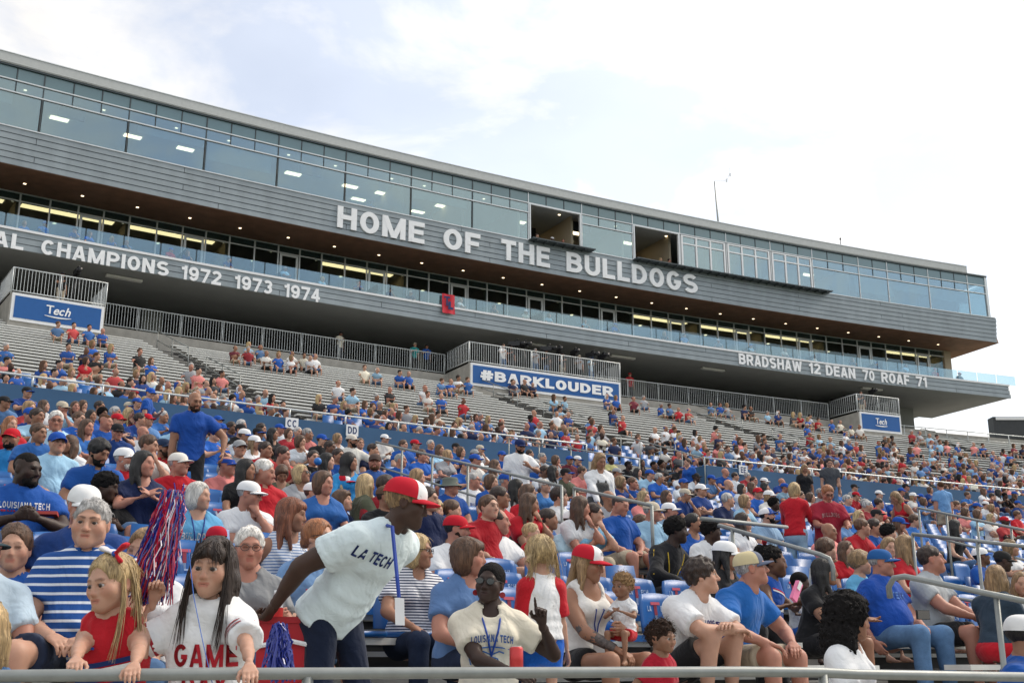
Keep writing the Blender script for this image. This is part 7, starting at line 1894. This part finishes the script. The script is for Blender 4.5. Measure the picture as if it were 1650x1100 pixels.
# ---------------------------------------------------------------- upper stand: individuals nearest, the rest one mass
def upper_spot(i, th): return bp(th, ur(i)+.12, uz(i)+.43)
UP = []
def pick():
    sh_ = MR.choices('bnrwlgkmpcd', [38,8,11,17,12,7,5,2,3,3,4])[0]; hc = MR.choices('0123456789aBWRKTGQV', [9,7,8,4,8,7,6,7,3,3,5,9,8,5,4,3,2,3,2])[0]
    if hc in '18aBWK' and MR.random() < .22: hc += MR.choice('*#')
    return sh_, hc
taken = set()
def offer(i, th, p_):
    if any(abs(th-a) < AW+.03 for a in UAISLES): return
    if i <= 3 and TP0-.15 < th < TP1+.15: return
    if i >= NUP: return
    key = (i, round(th/.118))
    if key in taken or MR.random() > p_: return
    taken.add(key); UP.append((i, round(th/.118)*.118+MR.uniform(-.012, .012)))
n_th = int((T1+.6-T0)/.118)
for i in range(NUP):
    for k in range(n_th):
        th = T0+k*.118; X_ = project(upper_spot(i, th))[0]
        if X_ < -15 or X_ > 1665: continue
        right = min(1, max(0, (X_-850)/400))
        if i < CHAIR_ROWS: p_ = (.66 if i < 5 else .52)*(.75 if 640 < X_ < 900 and i > 4 else 1)
        elif i < 11: p_ = .10+.34*right
        elif i < 14: p_ = .05+.16*right
        elif i < 18: p_ = .012+.05*right
        else: p_ = .006
        offer(i, th, p_)
# small groups sitting high up, as in the photograph: image position, how many
for x, y, n in ((100,525,3), (152,530,2), (16,560,1), (118,560,2), (165,560,1), (185,560,1), (232,575,1), (382,560,2), (405,560,2), (440,575,3), (475,575,3), (500,577,1), (590,592,2), (650,602,2), (720,615,2), (738,610,2), (700,640,2), (830,615,3), (890,640,2), (975,640,2), (1020,645,1), (1062,655,2), (1090,660,2), (1130,650,3), (1165,655,2), (1200,660,2), (1240,665,2), (1275,670,3), (1300,675,2), (1340,680,2), (1372,690,2), (1430,705,2), (1420,715,3), (1475,700,2), (1500,705,2), (1512,715,2), (1570,715,2), (1600,730,3), (1640,720,2)):
    best = None
    for i in range(6, NUP-1):
        for k in range(n_th):
            th = T0+k*.118; q = project(upper_spot(i, th)+Vector((0,0,.7)))
            e = abs(q[0]-x)+2.2*abs(q[1]-y)
            if best is None or e < best[0]: best = (e, i, th)
    for k in range(n): offer(best[1], best[2]+.13*k, 1.1)
UP.sort(key=lambda a: project(upper_spot(*a))[2])
n_ind = max(0, 296-len(PEOPLE)-14)
far = []
for q, (i, th) in enumerate(UP):
    sh_, hc = pick(); p = upper_spot(i, th); rz = -th+MR.uniform(-14, 14); s = 1.04*MR.uniform(.92, 1.06)
    if q < n_ind:
        o, r = person_at(p, rz, s, sh_, hc)
        X_, Y_, _ = project(p+Vector((0,0,.75))); MIDS.append((X_, Y_, o, CN[SH_CODE[sh_]], HAIRN[hc[0]], 99)); PEOPLE.append((X_, Y_, o, 99))
    else: far.append((p, rz, s, sh_, hc))
# far crowd, one mass: coarse figures with the colours carried by the vertices
def far_figure(kind, k, hairst):
    sp = dict(POSES[k % 6]); sp.update(head=kind, top='tee', bottom='shorts', look=(LOOKS[k % 6], 0, 0), seed=k, lod=2, shoes=False, fat=.2)
    r = figure(sp, hb=.095, hh=.044, hc=.088, hd=.05)
    bv_, bf_ = r['body'][0], r['body'][1]       # drop what the clothes hide
    hid = np.zeros(len(bv_), bool)
    for key in ('shirt', 'pants'):
        tr = BVHTree.FromPolygons([tuple(p) for p in r[key][0]], [tuple(map(int, q)) for q in r[key][1]])
        for i_, p_ in enumerate(bv_):
            if hid[i_]: continue
            loc, nor, _, dd = tr.find_nearest(Vector(p_))
            if loc is not None and (Vector(p_)-loc).dot(nor) < -.004: hid[i_] = True
    bf_ = bf_[~hid[bf_].all(1)]; used = np.unique(bf_); mp_ = np.full(len(bv_), -1); mp_[used] = np.arange(len(used)); bv_, bf_ = bv_[used], mp_[bf_]
    parts_ = [(bv_, bf_, 0), (r['shirt'][0]+0, r['shirt'][1], 1), (r['pants'][0], r['pants'][1], 2)]
    if hairst:
        v, f = hair_mesh(hairst, .036, 1); parts_.append((r['hm'](v*1.08), f, 3))
    return parts_
def far_cap():
    (cv, cf, fr), (bv, bf) = cap_parts('cap', 8)
    return cv, np.array(cf), bv, np.array(bf)
FF = {}
VV, FF_, CC = [], [], []; nv = 0
for p, rz, s, sh_, hc in far:
    kind, hs_, hcol = HEADC[hc[0]]; k = MR.randrange(6); key = (kind, k, hs_)
    if key not in FF: FF[key] = far_figure(kind, k, hs_)
    cols = [skin_for(hc), cloth_for(sh_), MR.choice([C['d'], C['x'], C['j'], C['k']]), CAPC.get(hc[0]) or (jitter(HC[hcol], .3) if hcol else (0,0,0))]
    Rm = rzm(rz)*s
    for v, f, ci in FF[key]:
        q = v@Rm.T+np.array(p); VV.append(q); FF_.append(np.asarray(f)+nv); nv += len(q); CC.append(np.tile(np.array(cols[ci]), (len(q), 1)))
mcw = bpy.data.materials.new('crowd_colours'); mcw.use_nodes = True; t_ = mcw.node_tree; a_n = t_.nodes.new('ShaderNodeAttribute'); a_n.attribute_name = 'tint'
t_.links.new(a_n.outputs['Color'], t_.nodes['Principled BSDF'].inputs['Base Color']); t_.nodes['Principled BSDF'].inputs['Roughness'].default_value = .8; MATS['crowd_colours'] = mcw
if VV:
    cr_ = mesh_obj('crowd', np.concatenate(VV), np.concatenate(FF_), 'crowd_colours', None, True, np.concatenate(CC))
    tag(cr_, 'far spectators filling the upper stand above the blue wall', 'crowd', kind='stuff')

# people at the top: camera crew and onlookers at the railing, guests in the boxes
def stander(x, y, r_, z_, hcode, shirt, label, rz=None, s=1.0):
    th = theta_px(x, y, r_); p = bp(th, r_, z_)
    kind, hs_, hcol = HEADC[hcode[0]]
    key = ('st', kind)
    if key not in BASES:
        sp = dict(head=kind, pose='stand', top='tee', bottom='pants', armL='down', armR='phone', look=(10,0,0), lod=2, seed=4); rr = figure(sp, **LODS[2]); b = rr['body']
        mm = [mesh_obj('person', b[0], b[1], None, None, True, b[2], b[3], ['skin', 'eye']), mesh_obj('shirt', *rr['shirt'], 'cloth'), mesh_obj('trousers', *rr['pants'], 'cloth')]
        M = np.eye(4); M[:3,:3] = rr['head_R']*rr['hs']; M[:3,3] = rr['head_c']; ds = [m_.data for m_ in mm]
        for m_ in mm: bpy.data.objects.remove(m_)
        BASES[key] = (ds, Matrix(M.tolist()), rr)
    ds, M, rr = BASES[key]
    o = bpy.data.objects.new('person', ds[0]); COL.objects.link(o); o.color = (*skin_for(hcode), 1); o.location = p; o.rotation_euler = (0,0,R_(-th+MR.uniform(-20,20) if rz is None else rz)); o.scale = (s,s,s)
    link('shirt', ds[1], o, jitter(C[shirt], .2)); link('trousers', ds[2], o, MR.choice([C['d'], C['x'], C['j'], C['k']]))
    if hs_: link('hair', head_gear(hs_), o, jitter(HC[hcol], .3), M)
    if hcode[0] in CAPC: cv, bv = head_gear('cap'); cp = link('cap', cv, o, CAPC[hcode[0]], M); link('bill', bv, cp, CAPC[hcode[0]])
    tag(o, label, 'person'); PEOPLE.append((x, y, o, 98)); return p, th
CAMS = [(98,462,'k','K','camera operator in black on the left platform'), (810,578,'w','0','operator behind the leftmost camera of the middle platform'), (823,573,'k','K','operator in black second from the left on the middle platform'), (862,580,'g','2','grey haired operator in pale shirt on the middle platform'), (880,578,'k','0','operator in black right of the pale shirted operator'), (905,580,'k','K','operator leaning to a camera in the middle of the platform'), (933,585,'g','T','operator in grey second from the right on the middle platform'), (951,586,'l','B','operator in light blue at the right of the middle platform'), (1388,652,'d','0','operator on the right camera platform')]
mat('camera_black', (.016,.016,.018), .4, noise=.05)
for k, (x, y, sh_, hc, lab) in enumerate(CAMS):
    p, th = stander(x, y, RT-1.2, ZT+.1, hc, sh_, lab)
    # camera on a tripod
    q = bp(th+.10, RT-1.75, ZT+.1); root = empty('video_camera', q, R_(-th+MR.uniform(-25, 60)))
    b = MB(); b.box((0,0,1.62), .20,.46,.24); b.box((0,.30,1.66), .14,.2,.18); b.build('camera_body', 'camera_black', root)
    b = MB(); b.tube([(0,-.22,1.62),(0,-.50,1.62)], [.085,.10], 10); b.build('lens_barrel', 'camera_black', root, True)
    b = MB(); b.tube([(0,.1,1.74),(0,-.05,1.84),(.02,-.16,1.84)], .035, 6); b.build('viewfinder', 'camera_black', root, True)
    for a in range(3):
        b = MB(); b.tube([(0,0,1.5), (.38*math.cos(a*2.09),.38*math.sin(a*2.09),0)], .022, 6); b.build('tripod_leg', 'camera_black', root, True)
    tag(root, 'black video camera on a tripod used by the '+lab.replace('operator ', 'person ') if False else ['tripod camera on the left platform', 'leftmost tripod camera on the middle platform', 'second tripod camera from left on the middle platform', 'tripod camera beside the grey haired operator', 'tripod camera in front of the fourth operator', 'tripod camera at the centre of the middle platform', 'tripod camera beside the operator in grey', 'rightmost tripod camera on the middle platform', 'tripod camera on the right platform'][k], 'camera', 'video cameras on the platforms')
stander(548, 530, RT+.5, ZT-.02, 'K*', 'c', 'onlooker in pale shirt resting on the long railing')
stander(668, 552, RT+.5, ZT-.02, 'T', 't', 'onlooker in teal shirt and tan hat at the railing')
stander(687, 554, RT+.5, ZT-.02, 'K', 'b', 'onlooker in blue shirt standing right of the teal shirt')
stander(1014, 600, RT+.5, ZT-.02, 'R', 'r', 'onlooker in red shirt behind the railing right of the middle platform')
# guests on the balcony, seated low behind the glass
for k, th in enumerate([-35.3,-34.62,-34.36,-34.2,-33.93,-33.80,-33.60,-33.46,-33.05,-32.9,-32.5,-31.9,-31.5,-31.1,-30.75,-30.5,-29.9,-29.5,-29.1,-28.8,-28.3,-27.9,-27.2,-26.9,-26.4,-25.9,-25.4,-24.9,-24.3,-23.9,-23.4,-22.9,-22.5]):
    sh_, hc = pick(); i_ = k
    o, r = person_at(bp(th, RL+.75, Z_LFT-.05+MR.uniform(-.12, .06)), -th+MR.uniform(-25, 25), .98, sh_, hc)
    q = project(o.location); MIDS.append((q[0], q[1]-8, o, CN[SH_CODE[sh_]], HAIRN[hc[0]], 97)); PEOPLE.append((q[0], q[1], o, 97))
for k, th in enumerate([-28.82,-28.6,-28.45,-27.05,-26.95,-30.9,-30.2,-24.4]):
    sh_, hc = pick()
    o, r = person_at(bp(th, RU+.7, Z_SILL-.12), -th+MR.uniform(-25, 25), 1.0, sh_, hc)
    q = project(o.location); MIDS.append((q[0], q[1]-8, o, CN[SH_CODE[sh_]], HAIRN[hc[0]], 96)); PEOPLE.append((q[0], q[1], o, 96))

# labels that single each one out: clothes, hair, and the count from a landmark
LM = [('the section CC sign', 467, 682), ('the section DD sign', 564, 693), ('the section EE sign', 1193, 757), ('the standing bald man', 315, 690), ('the standing man in white', 838, 745), ('the woman in overalls', 967, 770), ('the standing red jacket woman', 1280, 810), ('the bending red tank woman', 1450, 805), ('the portal', 1040, 740), ('the pointing man', 567, 715), ('the left picture edge', 0, 660), ('the bucket hat man', 727, 784), ('the right picture edge', 1650, 800), ('the black tank top woman', 1541, 845), ('the pale blue button shirt man', 89, 680), ('the boy standing on the cross aisle', 242, 640), ('the standing charcoal tee man', 1337, 760), ('the left camera platform', 95, 510), ('the middle camera platform', 880, 615), ('the right camera platform', 1415, 685), ('the red flag', 720, 487), ('the opened dark window', 893, 365), ('the CHAMPIONS letters', 170, 418), ('the BRADSHAW letters', 1240, 585), ('the ROAF letters', 1440, 605), ('the number 1974', 487, 470)]
ORD = ['nearest', 'second', 'third', 'fourth', 'fifth', 'sixth', 'seventh', 'eighth', 'ninth', 'tenth', 'eleventh', 'twelfth', 'thirteenth', 'fourteenth', 'fifteenth', 'sixteenth', 'seventeenth', 'eighteenth', 'nineteenth', 'twentieth']
buckets = {}
for m_ in MIDS:
    x, y = m_[0], m_[1]
    dl = sorted((math.hypot(x-a, (y-b)*1.3), nm, a, b) for nm, a, b in LM)[0]
    dx_, dy_ = x-dl[2], y-dl[3]
    rel = ('right of' if dx_ > 0 else 'left of') if abs(dx_) > abs(dy_)*1.2 else ('below' if dy_ > 0 else 'above')
    buckets.setdefault((rel, dl[1]), []).append((dl[0], m_))
for (rel, nm), L in buckets.items():
    L.sort(key=lambda a: a[0])
    for k, (_, m_) in enumerate(L):
        o = m_[2]; hair = m_[4].replace('a ', '').replace(' over ', ' and ')
        lab = f"person in {m_[3]}, {hair}, {ORD[min(k, 19)]} {rel} {nm}"
        where = 'spectators in the lower bowl' if m_[5] < 90 else ('spectators in the upper stand' if m_[5] == 99 else 'guests in the press box')
        tag(o, lab, 'person', where)

# ================================================================== seats, props
mat('seat_blue', (.010,.105,.34), .38, noise=.08, nscale=4, spec=.5)
mat('seat_rim', (.012,.03,.09), .5, noise=.05)
def seat_meshes():
    """fold-up stadium seat: curved back shell, pan, bracket (front towards -Y)"""
    v, f = [], []; n, m_ = 8, 4
    for side in (0, 1):
        for i in range(n+1):
            u = -1+2*i/n
            for j in range(m_+1):
                w_ = j/m_; hw = .205*(1-.10*w_**3) if w_ < .9 else .175
                v.append((u*hw, .30+.06*w_-.045*(1-u*u)*-1*.6-.02*u*u+side*.022, .50+.33*w_-(.02*u*u if w_ > .9 else 0)))
    M = (n+1)*(m_+1)
    for side in (0, 1):
        for i in range(n):
            for j in range(m_):
                q = side*M+i*(m_+1)+j; t = (q, q+m_+1, q+m_+2, q+1); f.append(t if side == 0 else t[::-1])
    for i in range(n):
        for j in (0, m_):
            q = i*(m_+1)+j; t = (q, q+M, q+M+m_+1, q+m_+1); f.append(t if j == 0 else t[::-1])
    for j in range(m_):
        for i in (0, n):
            q = i*(m_+1)+j; t = (q, q+1, q+M+1, q+M); f.append(t if i == 0 else t[::-1])
    back = (v, f)
    b = MB(); b.box((0,.12,.455), .40,.36,.035); b.box((0,-.065,.447), .38,.03,.05); pan = (b.v, b.f)
    b = MB()
    for s in (-1, 1): b.box((s*.17,.29,.47), .03,.05,.14)
    b.box((0,.30,.42), .36,.04,.03); br = (b.v, b.f)
    return back, pan, br
SB_, SP_, SR_ = seat_meshes()
seat_me = [bpy.data.meshes.new(n_) for n_ in ('backrest', 'seat_pan', 'bracket')]
for me_, (v_, f_), m_ in zip(seat_me, (SB_, SP_, SR_), ('seat_blue', 'seat_blue', 'seat_rim')):
    me_.from_pydata(v_, [], f_); me_.materials.append(MATS[m_]); me_.update()
seat_me[0].shade_smooth()
occ = [(p_[2].matrix_world.translation.copy() if False else Vector(p_[2].location)) for p_ in PEOPLE]
def free_spot(p, rad=.33): return all((Vector((p.x, p.y))-Vector((q.x, q.y))).length > rad for q in occ)
SEATS = []
for j in range(1, 25):
    d = 6.2+.8*j; t0, t1 = row_at_px(d, -20), row_at_px(d, 1670); st = math.degrees(.5/(RC+d)); k0 = int(t0/st)-1
    for k in range(k0, int(t1/st)+1):
        th = k*st
        if any(abs(th-a) < LAW+.05 for a in LAISLES): continue
        p = bp(th, RC+d-.02, deck_z(d)); SEATS.append((project(p)[2], p, th, free_spot(p)))
for i in range(CHAIR_ROWS):
    st = math.degrees(.5/ur(i))
    for k in range(int(T0/st), int(T1/st)):
        th = k*st
        if any(abs(th-a) < AW+.05 for a in UAISLES) or (i <= 2 and TP0-.15 < th < TP1+.15): continue
        p = bp(th, ur(i)-.02, uz(i)); X_ = project(p)[0]
        if -20 < X_ < 1670: SEATS.append((project(p)[2], p, th, (i, round(th/.118)) not in taken))
SEATS.sort(key=lambda a: a[0])
ind = [s_ for s_ in SEATS if s_[3]][:235]; ids = {id(s_) for s_ in ind}
rest = [s_ for s_ in SEATS if id(s_) not in ids]
LOGO = None
seatn = {}
for q, (dp, p, th, fr) in enumerate(ind):
    root = empty('stadium_seat', p, -R_(th)); 
    for nm, me_ in zip(('backrest', 'seat_pan', 'bracket'), seat_me):
        o = bpy.data.objects.new(nm, me_); COL.objects.link(o); o.parent = root
        if nm == 'backrest' and dp < 13:
            for txt, w_, h_, cx, cz, cm in (('T', .10, .11, 0, .70, (.55,.10,.14)), ('LA', .05, .045, -.075, .70, (.45,.55,.70)), ('ECH', .075, .045, .09, .70, (.45,.55,.70)), ('L', .075, .06, .02, .615, (.40,.50,.68))):
                lay, wd = text_layout(txt, .12, .22, .02); vv, ff = [], []
                for c_, x_, v_, f_ in lay:
                    n0 = len(vv)
                    for a_ in v_:
                        xx = cx+((x_+a_[0])/wd-.5)*w_; zz = cz+(a_[1]-.5)*h_; w2 = (zz-.5)/.33; u2 = xx/.2
                        vv.append((xx, .30+.06*w2+.027*(1-u2*u2)-.02*u2*u2-.006-abs(a_[2])*.05, zz))
                    ff += [tuple(i_+n0 for i_ in t_) for t_ in f_]
                obj('seat_logo', vv, ff, mat('print_%s' % str(cm), cm, .8, noise=.05), o)
    X_, Y_, _ = project(p+Vector((0,0,.6)))
    dl = sorted((math.hypot(X_-a, (Y_-b)*1.3), nm, a, b) for nm, a, b in LM+[('the woman in the white tank top', 948, 930), ('the man in the grey polo', 1501, 930), ('the track jacket man', 1090, 870), ('the man in coral', 368, 770), ('the white haired woman in grey', 403, 890), ('the railing girl in white', 328, 960)])[0]
    dx_, dy_ = X_-dl[2], Y_-dl[3]; rel = ('right of' if dx_ > 0 else 'left of') if abs(dx_) > abs(dy_)*1.2 else ('below' if dy_ > 0 else 'above')
    seatn.setdefault((rel, dl[1]), []).append((dl[0], root))
def ordinal(k):
    if k < 20: return ORD[k]
    k += 1; return '%d%s' % (k, 'th' if 10 <= k % 100 <= 20 else {1: 'st', 2: 'nd', 3: 'rd'}.get(k % 10, 'th'))
for (rel, nm), L in seatn.items():
    L.sort(key=lambda a: a[0])
    for k, (_, root) in enumerate(L): tag(root, f"empty blue plastic stadium seat, {ordinal(k)} {rel} {nm}", 'seat', 'empty blue stadium seats')
VV, FF_ = [], []; nv = 0
cv_ = [(u*.2*(1 if w_ < .5 else .9), .30+.06*w_+.02*(1-abs(u))+dy, .50+.33*w_) for dy in (0,.022) for u in (-1,0,1) for w_ in (0,1)]
cf_ = [(0,2,3,1),(2,4,5,3),(6,7,9,8),(8,9,11,10),(1,3,9,7),(3,5,11,9),(0,1,7,6),(4,10,11,5)]
allv = np.array(cv_+SP_[0][:8]); allf = cf_+[tuple(i_+12 for i_ in f_) for f_ in SP_[1][:6]]
bv_, bf_ = [], []
for dp, p, th, fr in rest:
    q = allv@rzm(-th).T+np.array(p); VV.append(q); FF_.append(np.array(allf)+nv); nv += len(q)
if VV:
    o = mesh_obj('seat_rows', np.concatenate(VV), np.concatenate(FF_), 'seat_blue', None, False); tag(o, 'rows of blue plastic seats under and between the spectators', 'seating', kind='stuff')

# pizza boxes
def pizza_box(label, x, y, Y, rz):
    root = empty('pizza_box', at_depth(x, y, Y), R_(rz)); root.rotation_euler = (R_(-14), 0, R_(rz)); root.scale = (.74,.74,.74)
    b = MB(); b.box((0,0,-.02), .40,.36,.035); b.build('tray', mat('box_red', (.40,.05,.04), .7), root)
    b = MB(); b.box((0,.0,.03), .40,.012,.20, Matrix.Rotation(R_(-20), 3, 'X')); b.build('lid', mat('box_kraft', (.16,.11,.08), .8, noise=.2), root)
    b = MB(); b.box((0,.04,.14), .40,.03,.02); b.build('lid_flap', 'box_red', root)
    for k, (w_, z_) in enumerate(((.20,.06), (.26,.02), (.16,-.015))):
        b = MB(); b.box((0,-.012+.02*k*0,z_), w_,.008,.014, Matrix.Rotation(R_(-20), 3, 'X')); b.build('lid_print', mat('box_print', (.35,.06,.05), .8), root)
    tag(root, label, 'box')
pizza_box('open pizza box held by the man in the LOUISIANA TECH shirt', 66, 832, 9.0, 8)
pizza_box('open pizza box held by the young man with dreadlocks', 197, 826, 10.6, 14)
# red can
cn = empty('drink_can', at_depth(832, 1062, 5.55))
b = MB(); b.tube([(0,0,-.055),(0,0,-.05),(0,0,.05),(0,0,.058)], [.026,.032,.032,.026], 16); b.build('can_body', mat('can_red', (.55,.05,.05), .3, .3), cn, True)
b = MB(); b.tube([(0,0,.058),(0,0,.062)], .024, 14); b.build('can_lid', 'aluminium', cn, True)
tag(cn, 'red drink can held by the woman in sunglasses', 'can')
# water bottle and red cooler behind the bending woman
wbt = empty('water_bottle', at_depth(445, 985, 5.9))
b = MB(); b.tube([(0,0,-.1),(0,0,.04),(0,0,.075),(0,0,.085)], [.032,.033,.016,.013], 14); b.build('bottle_body', mat('bottle_plastic', (.62,.68,.72), .12, spec=.8), wbt, True)
b = MB(); b.tube([(0,0,.085),(0,0,.105)], .015, 12); b.build('bottle_cap', 'white_paint', wbt, True)
b = MB(); b.tube([(0,0,-.03),(0,0,.02)], .0345, 14, False); b.build('bottle_label', mat('label_red', (.55,.04,.04), .6), wbt, True)
tag(wbt, 'clear water bottle with red label near the bending woman', 'bottle')
cl = empty('cooler_box', at_depth(470, 1075, 5.9)); b = MB(); b.box((0,0,.0), .30,.28,.42); b.build('cooler_body', mat('cooler_red', (.42,.012,.02), .4), cl)
b = MB(); b.box((0,0,.225), .32,.30,.03); b.build('cooler_lid', 'cooler_red', cl); b = MB(); b.tube([(-.14,-.15,.1),(0,-.17,.13),(.14,-.15,.1)], .012, 6); b.build('handle', 'white_paint', cl)
tag(cl, 'red cooler box standing behind the bending woman', 'cooler')
ph = empty('phone', at_depth(1487, 990, 9.6), R_(30)); b = MB(); b.box((0,0,0), .15,.012,.075); b.build('phone_body', 'frame_dark', ph); b = MB(); b.box((0,-.008,0), .135,.003,.065); b.build('screen', 'lens_dark', ph)
tag(ph, 'dark phone in the hand of the heavy man in jeans', 'phone')
pk = empty('toy', at_depth(1283, 952, 8.9), R_(40)); b = MB(); b.box((0,0,0), .06,.03,.16, Matrix.Rotation(R_(35), 3, 'Y')); b.build('toy_body', mat('toy_pink', (.80,.20,.38), .4), pk); b = MB(); b.box((.02,-.02,.04), .035,.004,.07, Matrix.Rotation(R_(35), 3, 'Y')); b.build('toy_panel', 'white_paint', pk)
tag(pk, 'pink toy phone in the hands of the boy in silver', 'toy')
for x, y, Y, lab in ((512,743,15.5,'small blue ball held by the boy in black near the DD sign'),):
    bl = empty('ball', at_depth(x, y, Y)); v, f = mesh_field([Ell((0,0,0), (.055,.055,.055), .01)], .014); o = mesh_obj('ball_shell', v, f, mat('ball_blue', (.02,.16,.50), .4).name, bl); tag(bl, lab, 'ball')
# string of the balloon held at the railing
b = MB(); b.tube([at_depth(304,885,4.2), at_depth(312,960,4.15), at_depth(326,1030,4.1), at_depth(342,1100,4.05)], .0016, 5)
o = b.build('string', mat('string_blue', (.03,.12,.45), .6)); tag(o, 'thin blue string hanging in front of the dark haired girl', 'string')
for o in list(bpy.data.objects):
    if o.get('hero'): del o['hero']
